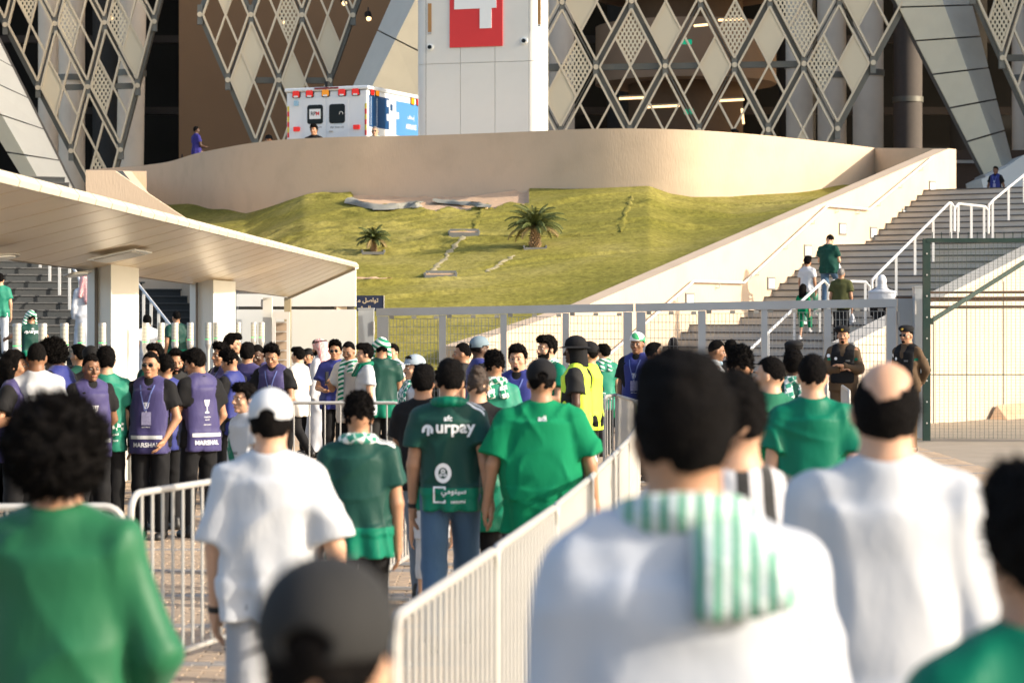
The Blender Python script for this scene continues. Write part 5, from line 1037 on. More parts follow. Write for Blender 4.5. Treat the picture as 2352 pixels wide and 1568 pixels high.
ARMS = {'down': ((.16, -.04, -1), (.03, .16, -1)), 'out': ((.32, -.05, -1), (.14, .2, -1)), 'walkf': ((.16, .32, -1), (-.02, .62, -1)), 'walkb': ((.2, -.36, -1), (.1, -.05, -1)), 'akimbo': ((.8, -.25, -.7), (-.85, .25, -.4)),
        'front': ((.2, .2, -1), (-.5, .9, -.12)), 'phone': ((.22, .25, -1), (-.25, .95, .35)), 'crossed': ((.28, .30, -1), (-1.0, .32, .06)), 'behind': ((.34, -.3, -1), (-.6, -.3, -.75)), 'belly': ((.30, .05, -1), (-.42, .42, -.85)), 'bent': ((.45, -.15, -1), (-.1, .9, .2)), 'reach': ((.7, .55, -.55), (.1, .9, -.2)), 'pray': ((.15, .5, -.9), (-.2, .9, .45)), 'hide': ((.12, .1, -1), (-.1, .9, -.35))}
NP = [0]
def person(label, u, vt, s, face=0, top='tee', tc_='white', bot='trousers', bc='black', hair='short', hc='k', tone='m', arms=('down', 'down'), legs='stand', fat=1.0, hy=0, hp=0, hat=None, hatm=None, beard=None, spec=None, scarf=None, bib=None, shoe='b', lean=0.0, z0=None, sx=1.0, hem=.84, sleeve=.62, headk=1.0, under='black', group=None, face_on=None, extra=None, hz=None, up=None):
    NP[0] += 1; sd = NP[0]; Y = F / s; zg = gz(Y) if z0 is None else z0; topz = EYE - (vt - HV) / s
    hx = {'afro': .045, 'curly': .022, 'full': .015}.get(hair, 0) if not hat else .01
    Ht = topz - zg; K = Ht / (1.757 + hx); kk = K
    th = thing('person', label, 'person', ((u - HU) / F * Y, Y, zg), R(face), group); th.scale = (K, K, K)
    front = abs(((face + 180) % 360) - 180) > 25 if face_on is None else face_on
    px = 1.25 / (s * .435 * K); h = min(.022, max(.0095, px * 1.25)); hh = min(.014, max(.0065, px * .7)); hf = min(.012, max(.0055, px * .6))
    if s > 500: h, hh, hf = .015, .0085, .0085
    if s < 120: h, hh, hf = .022, .013, .013
    Wf = .5 + .5 * fat
    # skeleton
    ln = lambda p: np.array((p[0], p[1] + lean * max(0, p[2] - .95), p[2]), float)
    sh = [None, None]; el = [None, None]; wrp = [None, None]; fd = [None, None]
    for i, sg in ((0, 1), (1, -1)):
        a = ARMS[arms[i]]; q = lambda d: np.array((d[0] * sg, d[1], d[2]), float) / np.linalg.norm(d)
        sh[i] = ln((sg * .170 * Wf, -.012, 1.400)); el[i] = sh[i] + q(a[0]) * .285; fd[i] = q(a[1]); wrp[i] = el[i] + fd[i] * .25
        if arms[i] == 'crossed' and i == 1: wrp[i] = wrp[i] + np.array((0, .05, .045)); fd[i] = (wrp[i] - el[i]) / np.linalg.norm(wrp[i] - el[i])
    HM = Matrix.Rotation(R(hy), 3, 'Z') @ Matrix.Rotation(R(-hp), 3, 'X'); pv = Vector(ln(tuple(PIV))) + Vector((0, 0, -.028))
    hp_ = lambda p: tuple(pv + HM @ ((Vector(p) - PIV) * headk))
    MR = [[HM[r][c] for c in range(3)] for r in range(3)]
    stand = legs in ('stand',)
    if legs == 'stand': ft = [((.10, .0, .085), (.095, .015, .50)), ((-.11, .03, .085), (-.10, .03, .50))]
    elif legs == 'walk': ft = [((.09, .26, .09), (.09, .20, .50)), ((-.085, -.30, .14), (-.09, -.04, .50))]
    elif legs == 'walk2': ft = [((.085, -.30, .14), (.09, -.04, .50)), ((-.09, .26, .09), (-.09, .20, .50))]
    elif legs == 'climb': ft = [((.10, .30, .33), (.10, .28, .70)), ((-.10, -.02, .09), (-.09, .04, .50))]
    elif legs == 'sit': ft = [((.12, .42, .45), (.12, .44, .86)), ((-.12, .42, .45), (-.12, .44, .86))]
    hips = [(.088 * Wf, 0, .93), (-.088 * Wf, 0, .93)]
    long_ = top in ('thobe', 'abaya')
    # ---- body, one continuous surface
    fx, fy, fz = [], [], []
    hb = [hp_(p) for p in ((0, .12, 1.56), (.09, -.1, 1.56), (-.09, -.1, 1.8))]; hcx = np.array([hp_((0, 0, 1.65))])[0]
    if front: fx.append((hcx[0] - .1, hcx[0] + .1, hf)); fy.append((hcx[1] - .13, hcx[1] + .14, hf)); fz.append((hcx[2] - .13, hcx[2] + .13, hf))
    for i in (0, 1):
        c = wrp[i] + fd[i] * .09; fx.append((c[0] - .09, c[0] + .09, hh)); fy.append((c[1] - .09, c[1] + .09, hh)); fz.append((c[2] - .1, c[2] + .1, hh))
    pts = np.array([*sh, *el, *wrp, *[wrp[i] + fd[i] * .19 for i in (0, 1)], hcx, *[np.array(f_[0]) for f_ in ft], *[np.array(f_[1]) for f_ in ft]])
    lo = pts.min(0) - .17; hi = pts.max(0) + .17; lo[0] = min(lo[0], -.3); hi[0] = max(hi[0], .3); lo[2] = .0 if bot in ('shorts',) else (.55 if not long_ else 1.0)
    if bot == 'shorts': pass
    b = Fld(axis(lo[0], hi[0], h * 1.25, fx), axis(lo[1], hi[1], h * 1.25, fy), axis(lo[2], hi[2], h * 1.25, fz))
    b.tube(.93, 1.36, .135 * Wf, .09 * fat, .15 * Wf, .095, 0, ln((0, 0, 1.36))[1], .05); 
    b.ell(ln((0, 0, 1.36)), (.15 * Wf, .10, .11), .05)
    for sg in (-1, 1): b.cap(ln((sg * .02, -.015, 1.465)), ln((sg * .155 * Wf, -.01, 1.41)), .055, .048, .05)
    b.cap(ln((0, -.025, 1.44)), hp_((0, -.014, 1.60)), .064, .057, .04)
    for i in (0, 1):
        b.cap(sh[i], el[i], .052 * Wf, .040, .03); b.cap(el[i], wrp[i], .042, .026, .015)
        if bot == 'shorts' or not long_: b.cap(hips[i], ft[i][1], .078, .052, .03); b.cap(ft[i][1], ft[i][0], .054, .036, .02)
        f0 = fd[i]; fw = np.array((0, 1.0, 0)); fw = fw - f0 * (fw @ f0)
        if np.linalg.norm(fw) < .3: fw = np.array((0, 0, 1.0)) - f0 * f0[2]
        fw /= np.linalg.norm(fw); pn = np.cross(f0, fw) * (1 if i == 0 else -1)
        if pn[0] * (1 if i == 0 else -1) > 0: pn = -pn
        w0 = wrp[i]; b.cap(w0, w0 + f0 * .03, .027, .028, .01)
        for k, off in enumerate((.026, .009, -.009, -.026)):
            kn = w0 + f0 * (.088 - abs(k - 1) * .004) + fw * off; b.cap(w0 + f0 * .03 + fw * off * .6, kn, .016, .013, .012)
            Lf = (.068, .075, .070, .055)[k]; mid = kn + f0 * Lf * .5 + pn * .010; tip = mid + (f0 * .75 + pn * .65) * Lf * .5
            b.cap(kn, mid, .0105, .0095, .003); b.cap(mid, tip, .0095, .008, .003)
        t0 = w0 + f0 * .028 + fw * .022; t1 = t0 + (f0 * .7 + fw * .65 + pn * .2) * .042; b.cap(t0, t1, .016, .012, .008); b.cap(t1, t1 + (f0 * .95 + fw * .1 + pn * .2) * .034, .0115, .009, .003)
    e = lambda c, r, k=.015, sub=False: b.ell(hp_(c), [q * headk for q in r], k, MR, sub)
    e((0, -.01, 1.662), (.0745, .0945, .098)); e((0, .028, 1.598), (.056, .066, .060), .03)
    for sg in (-1, 1): e((sg * .077, -.004, 1.638), (.010, .020, .030), .006)
    if front:
        b.cap(hp_((0, .086, 1.664)), hp_((0, .112, 1.622)), .0095 * headk, .0135 * headk, .010); 
        for sg in (-1, 1): b.cap(hp_((sg * .011, .102, 1.617)), hp_((sg * .014, .098, 1.616)), .009 * headk, .009 * headk, .006); b.cap(hp_((sg * .012, .088, 1.672)), hp_((sg * .045, .076, 1.672)), .010 * headk, .009 * headk, .010); e((sg * .031, .1, 1.652), (.017, .014, .010), sub=True); e((sg * .045, .062, 1.620), (.022, .022, .020), .02)
        e((0, .076, 1.556), (.024, .022, .018), .015); b.cap(hp_((-.016, .088, 1.588)), hp_((.016, .088, 1.588)), .010 * headk, .010 * headk, .008)
    inst('body', fmesh('body', b, SK[tone]), th)
    HX = (Matrix.Translation(pv) @ HM.to_4x4() @ Matrix.Scale(headk, 4))
    def on_head(nm, key, m, me=None):
        me = me or acc(key); mk2 = (key, m.name)
        if mk2 not in HC: c = me.copy(); c.materials.clear(); c.materials.append(m); HC[mk2] = c
        return inst(nm, HC[mk2], th, mx=HX)
    if hair: o = on_head('hair', 'hair_' + hair, HR[hc], hair_mesh(hair))
    if front and s < 500:
        for sg in (-1, 1): inst('eye', eye_mesh(), th, mx=HX @ Matrix.Translation((sg * .031, .079, 1.651 - PIV.z)))
        o = on_head('eyebrow', 'brow', HR[hc]); on_head('eyebrow', 'brow', HR[hc]).matrix_local = HX @ Matrix.Scale(-1, 4, (1, 0, 0)); on_head('lips', 'lips', M_lip if tone != 'd' else mat('lips_dark', (.12, .05, .045), .5))
    for q in (beard or '').split():
        on_head({'b': 'beard', 'm': 'moustache', 'g': 'goatee'}[q], {'b': 'beard', 'm': 'moustache', 'g': 'goatee'}[q], HR[hc])
    if spec == 'shades': on_head('sunglasses', 'shades', M_glassd); on_head('spectacle_frame', 'specs', M_metal)
    if spec == 'specs': on_head('spectacles', 'specs', M_metal)
    if spec == 'mask': on_head('face_mask', 'mask', mat('mask_blue', (.35, .5, .62), .8))
    if hat:
        hm = hatm or CL['black']
        if hat in ('cap', 'cap_back'):
            c_ = on_head('cap', hat, hm)
            bmx = HX @ (Matrix.Rotation(math.pi, 4, 'Z') if hat == 'cap_back' else Matrix.Identity(4)); mk2 = ('brim', hm.name)
            if mk2 not in HC: q = acc('brim').copy(); q.materials.clear(); q.materials.append(hm); HC[mk2] = q
            inst('cap_brim', HC[mk2], th, mx=bmx)
        elif hat == 'flaphat': on_head('hat', 'bucket', hm); on_head('neck_flap', 'flap', hm)
        elif hat == 'hijab': on_head('veil', 'hijab', hm)
        elif hat == 'shemagh': on_head('headscarf', 'shemagh', CK['rw']); on_head('head_cord', 'ring', M_black)
        elif hat == 'drape': on_head('draped_scarf', 'drape', hm)
        elif hat == 'beret': on_head('beret', 'beret', hm); o = on_head('cap_badge', 'x', M_emb, badge_mesh())
    # ---- clothes
    def arm_cover(f, frac, r0, r1, grow=0):
        for i in (0, 1):
            if frac <= 1: c = sh[i] + (el[i] - sh[i]) * frac; f.cap(sh[i], sh[i] + (el[i] - sh[i]) * (frac + .1), r0 * Wf * .95, r1 * Wf * .95, .035, cut=(c, el[i] - sh[i]))
            else: f.cap(sh[i], el[i], r0 * Wf * .88, r1 * .8 * Wf, .03); c = el[i] + (wrp[i] - el[i]) * (frac - 1); f.cap(el[i], wrp[i], r1 * .86, r1 * .62, .015, cut=(c, wrp[i] - el[i]))
    def torso(f, z_h, grow=0, wh=.186, dh=.132):
        yt = ln((0, 0, 1.36))[1]; yb = lean * max(0, z_h - .95)
        if z_h < .95: f.tube(z_h, .98, (wh + grow) * Wf, (dh + grow) * fat, (wh - .003 + grow) * Wf, (dh + grow) * fat, 0, ln((0, 0, .98))[1], .03)
        f.tube(max(z_h, .95), 1.38, (wh - .003 + grow) * Wf, (dh + grow) * fat, (.168 + grow) * Wf, (.110 + grow) * (.5 + .5 * fat), ln((0, 0, .95))[1], ln((0, 0, 1.38))[1], .03); f.ell(ln((0, -.005, 1.36)), ((.168 + grow) * Wf, .112 + grow, .118 + grow * .5), .04)
        for sg in (-1, 1): f.cap(ln((sg * .03, -.015, 1.462)), ln((sg * .158 * Wf, -.012, 1.404)), .070 + grow * .7, .055 + grow * .7, .04)
        if fat > 1.15: f.ell(ln((0, .03, 1.08)), (.175 * fat, .13 * fat, .2), .08)
    gl_ = np.minimum(pts[:6].min(0), (-.3 * Wf, -.22, 0)) - .09; gh = np.maximum(pts[:6].max(0), (.3 * Wf, .22, 0)) + .09
    fr_ = sleeve if top not in ('long', 'thobe', 'abaya', 'officer') else 1.95
    zb = {'thobe': .09, 'abaya': .04}.get(top, hem); 
    g = Fld(axis(max(gl_[0], -.62), min(gh[0], .62), h), axis(gl_[1], gh[1], h), axis(zb - .04, 1.60, h))
    if long_:
        g.tube(zb, 1.0, .235 * Wf, .20 * fat, .185 * Wf, .14 * fat, .02, 0, .05, 2.1); torso(g, .95, .01); arm_cover(g, 1.95, .064, .072)
    else: torso(g, zb); arm_cover(g, fr_, .062, .088 if top == 'tee' else .07)
    g.cap(ln((0, .10, 1.53)), ln((0, .14, 1.58)), .05, .06, 0, sub=True)
    g.folds(.0145 if s < 500 else .016, sd, 1.0 if s < 500 else .85, hem=zb if top in ('tee', 'polo', 'thobe', 'abaya') else None)
    if face_on != 'x': g.tube(1.40, 1.497, .100, .090, .073, .077, ln((0, -.014, 1.4))[1], ln((0, -.014, 1.49))[1], .03, 2)
    g.plane((0, 0, zb), (0, 0, -1)); inside_m = CL[tc_] if isinstance(tc_, str) else tc_
    gme = fmesh('shirt', g, inside_m); nmg = {'thobe': 'thobe', 'abaya': 'abaya', 'tee': 'shirt', 'polo': 'polo_shirt', 'long': 'jacket', 'officer': 'uniform_shirt'}[top]; gob = inst(nmg, gme, th)
    surf = {'g': gme}
    if bib:
        v = Fld(axis(-.27 * Wf, .27 * Wf, h), axis(-.26, .26, h), axis(.76, 1.56, h)); torso(v, .80, .016); v.cap(ln((0, .0, 1.585)), ln((0, .02, 1.64)), .085, .095, 0, sub=True); v.cap(ln((0, .12, 1.50)), ln((0, .16, 1.6)), .075, .08, 0, sub=True)
        X = v.a[0][:, None, None]; Z = v.a[2][None, None, :]; v.F = np.maximum(v.F, np.abs(X) - (.172 - .03 * sstep(1.2, 1.34, Z) + .015 * sstep(1.38, 1.45, Z)) * Wf + 0 * v.F)
        v.folds(.006, sd + 7, 1.0, .8); v.plane((0, 0, .80), (0, 0, -1)); vme = fmesh('bib', v, CL[bib]); vo = inst('bib', vme, th); surf['v'] = vme
    if top == 'officer':
        v = Fld(axis(-.25, .25, h), axis(-.22, .22, h), axis(.93, 1.52, h)); torso(v, .95, .014); v.cap(ln((0, .06, 1.50)), ln((0, .16, 1.30)), .05, .02, 0, sub=True); v.cap(ln((0, 0, 1.54)), ln((0, 0, 1.6)), .09, .09, 0, sub=True); X = v.a[0][:, None, None]; v.F = np.maximum(v.F, np.abs(X) - .166 + 0 * v.F); v.folds(.004, sd); v.plane((0, 0, .95), (0, 0, -1)); surf['v'] = fmesh('vest', v, CL['black']); inst('vest', surf['v'], th)
    if bot and not long_:
        kc = {'shorts': .40}.get(bot, .07); kr = .066 if bot != 'jeans' else .06
        p = Fld(axis(-.32 * Wf, .32 * Wf, h), axis(pts[9:, 1].min() - .16, pts[9:, 1].max() + .16, h), axis(kc - .03, 1.06, h))
        p.tube(.86, 1.03, .158 * Wf, .115 * fat, .15 * Wf, .108 * fat, 0, 0, .03)
        for i in (0, 1): p.cap(hips[i], ft[i][1], .093 * Wf, .078, .03); p.cap(ft[i][1], (ft[i][0][0], ft[i][0][1], ft[i][0][2] - .02), .078, kr, .03)
        p.folds(.006, sd + 3, 1.2); p.plane((0, 0, kc), (0, 0, -1)); inst({'jeans': 'jeans', 'shorts': 'shorts'}.get(bot, 'trousers'), fmesh('trousers', p, CL[bc]), th)
    if bot or long_:
        for i in (0, 1):
            f0 = ft[i][0] if not long_ else (.09 * (1 if i == 0 else -1), .05, .085); inst('shoe', matvar(shoe_mesh(), M_sole if shoe == 'w' else M_sole2), th, mx=Matrix.Translation((f0[0], f0[1], max(0, f0[2] - .088))) @ Matrix.Rotation(-.5 if f0[2] > .12 and f0[2] < .2 else 0, 4, 'X'))
    if scarf:
        st, m_, l1, l2 = scarf; q = Fld(axis(-.2, .2, max(h * .8, .009)), axis(-.24, .26, max(h * .8, .009)), axis(.95, 1.60, max(h * .8, .009))); n = 14
        for k in range(n):
            a, b_ = 2 * math.pi * k / n, 2 * math.pi * (k + 1) / n; pt = lambda t: ln((.085 * math.cos(t), .078 * math.sin(t) - .005, 1.487 - .015 * math.sin(t))); q.cap(pt(a), pt(b_), .034, .034, .01)
        ysd = 1 if st == 'f' else -1
        for sg, L in ((1, l1), (-1, l2)):
            if L > 0:
                for dx in (-.022, 0, .022):
                    x0 = .062 * sg + dx; q.cap(ln((x0 * .9, ysd * .075, 1.48)), ln((x0, ysd * .135 * fat, 1.36)), .018, .018, .008); q.cap(ln((x0, ysd * .135 * fat, 1.36)), ln((x0, ysd * .145 * fat, 1.40 - L)), .018, .018, .008)
        q.folds(.005, sd, 2.0); inst('scarf', fmesh('scarf', q, m_), th)
    P_ = {'th': th, 'surf': surf, 'sgn': 1, 'K': K, 'wr': wrp, 'fd': fd, 'ln': ln, 'HX': HX, 'Wf': Wf}
    if extra: extra(P_)
    return P_
def matvar(me, m):
    k = (me.name, m.name)
    if k not in HC: c = me.copy(); c.materials.clear(); c.materials.append(m); HC[k] = c
    return HC[k]
def badge_mesh():
    if 'badge' in HC: return HC['badge']
    b = MB(); b.bar((0.0, .104, .205), (0.0, .118, .205), .034, .034, 12); o = b.out('badge', None, None, None, True); me = o.data; bpy.data.objects.remove(o); HC['badge'] = me; return me
# print laid on a garment: every vertex is dropped onto the cloth
_bv = {}
def bvh(me):
    if me.name not in _bv:
        n = len(me.polygons); v = [x.co.copy() for x in me.vertices]; _bv[me.name] = BVHTree.FromPolygons(v, [tuple(p.vertices) for p in me.polygons])
    return _bv[me.name]
def lay(bm, me, cx, cz, side, m, nm, par, rot=0, off=.004, cy=None):
    """side: 'b' back, 'f' front, 'l' wearer's left, 'r' wearer's right"""
    D = {'b': ((1, 0, 0), (0, 1, 0)), 'f': ((-1, 0, 0), (0, -1, 0)), 'l': ((0, -1, 0), (1, 0, 0)), 'r': ((0, 1, 0), (-1, 0, 0))}[side]; X = Vector(D[0]); N = Vector(D[1]); bv_ = bvh(me); c = Vector((cx, cy or 0, cz)) if side in 'bf' else Vector((0, cx, cz))
    bmesh.ops.subdivide_edges(bm, edges=[e_ for e_ in bm.edges if e_.calc_length() > .03], cuts=2, use_grid_fill=False)
    bmesh.ops.triangulate(bm, faces=bm.faces)
    cs, sn = math.cos(rot), math.sin(rot); bad = []
    for v in bm.verts:
        x, y = v.co.x * cs - v.co.y * sn, v.co.x * sn + v.co.y * cs; p = c + X * x + Vector((0, 0, y)) - N * .6; h_ = bv_.ray_cast(p, N)
        if h_[0]: v.co = h_[0] - N * off
        else: bad.append(v)
    if bad: bmesh.ops.delete(bm, geom=bad, context='VERTS')
    if not len(bm.faces): bm.free(); return
    bmesh.ops.recalc_face_normals(bm, faces=bm.faces)
    q = bpy.data.meshes.new(nm); bm.to_mesh(q); bm.free(); q.materials.append(m); return inst(nm, q, par)
def bm_text(s_, wd, bold=.02, rtl=False):
    bm, w_, h_ = text_mesh(s_, 1, bold, rtl)
    for v in bm.verts: v.co *= wd / w_
    return bm
def bm_poly(polys):
    bm = bmesh.new()
    for pl in polys: bm.faces.new([bm.verts.new((x, y, 0)) for x, y in pl])
    return bm
def rect(x0, y0, x1, y1, n=8): return [[(x0 + (x1 - x0) * i / n, y0), (x0 + (x1 - x0) * (i + 1) / n, y0), (x0 + (x1 - x0) * (i + 1) / n, y1), (x0 + (x1 - x0) * i / n, y1)] for i in range(n)]
def ringp(r0, r1, n=20, a0=0, a1=6.2832, cx=0, cy=0, ky=1): return [[(cx + r * math.cos(a), cy + ky * r * math.sin(a)) for r, a in ((r0, t0), (r1, t0), (r1, t1), (r0, t1))] for t0, t1 in [(a0 + (a1 - a0) * i / n, a0 + (a1 - a0) * (i + 1) / n) for i in range(n)]]
def x_marshal(side, word='MARSHAL', cx=0, lan=True):
    def f(P_):
        me, th = P_['surf']['v'], P_['th']; w_ = P_['Wf']
        lay(bm_poly(rect(-.15, -.017, .15, .017, 12)), me, cx, .955, side, M_refl, 'reflective_band', th)
        lay(bm_text(word, .25, .03), me, cx, .885, side, M_wht, 'lettering', th)
        lay(bm_poly(ringp(.018, .026, 16, math.pi * .97, math.pi * 2.03, 0, 0, 2.1) + rect(-.03, .001, .03, .008) + rect(-.004, -.10, .004, -.05, 1) + rect(-.02, -.115, .02, -.10, 2) + rect(-.008, -.03, .008, 0, 2)), me, cx, 1.27, side, M_wht, 'cup_emblem', th)
        lay(bm_text('CHAMPIONS', .07), me, cx, 1.12, side, M_wht, 'small_print', th); lay(bm_text('LEAGUE', .045), me, cx, 1.095, side, M_wht, 'small_print', th); lay(bm_text('ELITE FINALS', .075), me, cx, 1.05, side, M_wht, 'small_print', th)
        if lan and side == 'f':
            lay(bm_poly([[(-.075, .2), (-.062, .2), (-.006, -.04), (-.016, -.04)], [(.075, .2), (.062, .2), (-.006, -.04), (.005, -.04)]]), me, 0, 1.24, side, M_lan, 'lanyard', th, off=.012); lay(bm_poly(rect(-.045, -.06, .045, .06, 4)), me, -.005, 1.13, side, M_card, 'pass_card', th, off=.016)
    return f
M_lan = mat('lanyard_blue', (.12, .16, .4), .6); M_card = mat('pass_card', (.25, .24, .38), .4, var=.5, vs_=60)
def x_sponsor(P_, low=True, high=True, k=1.0):
    me, th = P_['surf']['g'], P_['th']
    if high:
        lay(bm_text('urpay', .235 * k, .025), me, .045, 1.33, 'b', M_wht, 'sponsor_print', th); lay(bm_poly(ringp(.018, .036, 18, -.6, 3.6) + rect(-.004, -.03, .012, .02, 2)), me, -.125, 1.33, 'b', M_wht, 'sponsor_emblem', th); lay(bm_text('afc', .05), me, 0, 1.405, 'b', M_wht, 'small_emblem', th)
    if low:
        lay(bm_text('ﺳﻴﻨﻮﻣﻲ', .15 * k, .02, True), me, .035, .955, 'b', M_wht, 'arabic_print', th); lay(bm_text('cenomi', .085 * k), me, .062, .905, 'b', M_wht, 'small_print', th)
        lay(bm_poly(rect(-.055, .04, .02, .05) + rect(-.055, -.05, .02, -.04) + rect(-.055, -.04, -.045, .04, 2) + rect(.012, .03, .022, .05, 1) + rect(.012, -.05, .022, -.03, 1)), me, -.035, .945, 'b', M_wht, 'bracket_emblem', th)
def x_urpay(P_):
    x_sponsor(P_); me, th = P_['surf']['g'], P_['th']
    lay(bm_poly(ringp(.028, .05, 24, 0, 6.2832, 0, 0, 1.2) + ringp(.006, .014, 8, 0, 6.2832, 0, .012) + ringp(.004, .010, 8, 0, 6.28, -.012, -.012) + ringp(.004, .010, 8, 0, 6.28, .012, -.012)), me, -.03, 1.075, 'b', M_wht, 'round_emblem', th)
    wristband(P_, 1)
    sash(P_, M_wht)
def sash(P_, m, sgs=(1,)):
    for sg in sgs: lay_line(P_, [(sg * .10, 1.47), (sg * .215, 1.42)], .012, m)
def lay_line(P_, ln_, wd, m):
    me, th = P_['surf']['g'], P_['th']; bv_ = bvh(me)
    for dy in (-.02, 0.005, .03):
        a, b_ = ln_; V = []
        for i in range(9):
            t = i / 8; x = a[0] + (b_[0] - a[0]) * t; h0 = bv_.ray_cast(Vector((x, -.035 + dy - wd / 2, 1.8)), Vector((0, 0, -1))); h1 = bv_.ray_cast(Vector((x, -.035 + dy + wd / 2, 1.8)), Vector((0, 0, -1)))
            if h0[0] and h1[0]: V += [h0[0] + Vector((0, 0, .004)), h1[0] + Vector((0, 0, .004))]
        n = len(V) // 2
        if n > 1: mk('shoulder_stripe', V, [(2 * i, 2 * i + 1, 2 * i + 3, 2 * i + 2) for i in range(n - 1)], m, th)
def wristband(P_, i, m=None, r=.031):
    c = Vector(P_['wr'][i]); d = Vector(P_['fd'][i]); MB().bar(c - d * .012, c + d * .014, r * 2, r * 2, 16).out('watch', m or M_black, P_['th'], None, True)
def x_phone(P_):
    c = Vector(P_['wr'][0]) + Vector(P_['fd'][0]) * .12; MB().box(c + Vector((-.01, .01, .03)), (.012, .075, .15)).out('phone', M_black, P_['th'])
def x_president(P_):
    me, th = P_['surf']['g'], P_['th']; lay(bm_text('PRESIDENT', .24, .03), me, .06, 1.30, 'b', M_gprint, 'lettering', th); lay(bm_poly(rect(-.12, -.004, .12, .004)), me, .06, 1.262, 'b', M_gprint, 'print_line', th)
    lay(bm_text('FRANK', .24, .05), me, .06, 1.21, 'b', M_gprint, 'lettering', th); lay(bm_text('KUSIE', .24, .05), me, .06, 1.13, 'b', M_gprint, 'lettering', th); lay(bm_poly(ringp(.0, .035, 10, 0, 6.28, 0, 0, 1.5)), me, .04, 1.17, 'b', mat('hand_print', (.4, .16, .12), .7), 'hand_print', th)
def x_hivis(P_):
    me, th = P_['surf']['v'], P_['th']; lay(bm_text('SECURITY', .2, .02), me, -.02, 1.02, 'b', M_gprint, 'lettering', th, rot=0); lay(bm_poly(rect(-.15, -.02, .15, .02, 12)), me, 0, .85, 'b', M_refl, 'reflective_band', th)
    v = Fld(axis(-.3, .3, .013), axis(-.3, .3, .013), axis(.50, .98, .013)); v.tube(.54, .95, .235, .19, .18, .14, -.02, 0, .02); v.folds(.01, 4, 1, .54); v.plane((0, 0, .54), (0, 0, -1)); inst('waist_cloth', fmesh('waist_cloth', v, CL['ltgrey']), th)
def x_sash(P_):
    me, th = P_['surf']['g'], P_['th']; lay(bm_poly([[(-.02 + .2 * k / 6 - .17 + .03 * 0, .14 - .36 * k / 6), (.07 + .2 * k / 6 - .17, .14 - .36 * k / 6), (.07 + .2 * (k + 1) / 6 - .17, .14 - .36 * (k + 1) / 6), (-.02 + .2 * (k + 1) / 6 - .17, .14 - .36 * (k + 1) / 6)] for k in range(6)]), me, .03, 1.22, 'f', CL['kelly'], 'green_sash', th)
    lay(bm_poly([[(-.02, -.012), (-.008, -.012), (-.002, .004), (-.006, .004)], [(-.004, -.012), (.008, -.012), (.006, .018), (.002, .018)], [(.012, -.012), (.022, -.012), (.016, .028), (.01, .03)]]), me, .09, 1.33, 'f', CL['kelly'], 'three_bar_emblem', th)
    lay(bm_text('Kuwait', .12, .01), me, .0, 1.14, 'f', M_gprint, 'lettering', th)
def x_wl(P_): wristband(P_, 1)
def x_strip(P_):                       # black and white striped shoulders
    pass
def x_bag(P_):
    c = Vector(P_['wr'][0]) + Vector(P_['fd'][0]) * .16; f = Fld(axis(-.12, .12, .012), axis(-.1, .1, .012), axis(-.25, .05, .012)); f.cap((0, 0, 0), (0, 0, -.14), .03, .075, .02); f.folds(.012, 5, 3); o = inst('plastic_bag', fmesh('plastic_bag', f, CL['white']), P_['th'], tuple(c))
def x_badges(P_):
    me, th = P_['surf']['v'], P_['th']; lay(bm_poly(ringp(0, .022, 12)), me, .09, 1.30, 'f', M_wht, 'round_badge', th); lay(bm_poly(rect(-.03, -.012, .03, .012, 3)), me, -.08, 1.27, 'f', M_gprint, 'name_tag', th)
    for i, sg in ((0, 1), (1, -1)):
        gm = P_['surf']['g']; lay(bm_poly(rect(-.022, -.018, .022, .018, 2)), gm, sg * .19, 1.29, 'f', CL['kelly'], 'arm_flag', th)
    lay(bm_poly(ringp(0, .026, 12)), P_['surf']['g'], .20, 1.34, 'f', M_wht, 'arm_badge', th)
def backscarf(P_):
    q = Fld(axis(-.05, .24, .012), axis(-.24, -.02, .012), axis(1.14, 1.5, .012))
    for dx in (-.03, .01, .05, .09): q.cap((.03 + dx * .4, -.09, 1.48), (.045 + dx * .75, -.150, 1.42), .026, .025, .012); q.cap((.045 + dx * .75, -.150, 1.42), (.05 + dx * .9, -.168, 1.36 + dx * .15), .025, .024, .012)
    q.folds(.004, 3, 3); inst('scarf_end', fmesh('scarf_end', q, CK['ws']), P_['th'])
def wjacket(P_):
    v = Fld(axis(-.3, .3, .012), axis(-.3, .3, .012), axis(.5, 1.06, .012)); v.tube(.56, 1.0, .21, .16, .185, .135, 0, 0, .02); v.cap((-.05, .12, .98), (.05, .12, .98), .035, .035, .02); v.folds(.014, 12, 1.2, .56); v.plane((0, 0, .57), (0, 0, -1)); inst('waist_jacket', fmesh('waist_jacket', v, CL['kelly']), P_['th'])
    v = Fld(axis(-.2, .2, .01), axis(-.2, .2, .01), axis(1.4, 1.56, .01)); v.tube(1.45, 1.50, .085, .085, .072, .075, -.01, -.01, 0, 2); inst('collar', fmesh('collar', v, CL['white']), P_['th'])
def collar(P_, m=None):
    v = Fld(axis(-.13, .13, .008), axis(-.13, .13, .008), axis(1.42, 1.56, .008)); v.tube(1.468, 1.50, .088, .088, .074, .078, -.008, -.008, 0, 2); inst('collar', fmesh('collar', v, m or CL['white']), P_['th'])
def hemband(P_): lay(bm_poly(rect(-.16, -.035, .16, .035, 14)), P_['surf']['g'], 0, 1.03, 'b', CK['gw'], 'checked_band', P_['th'])
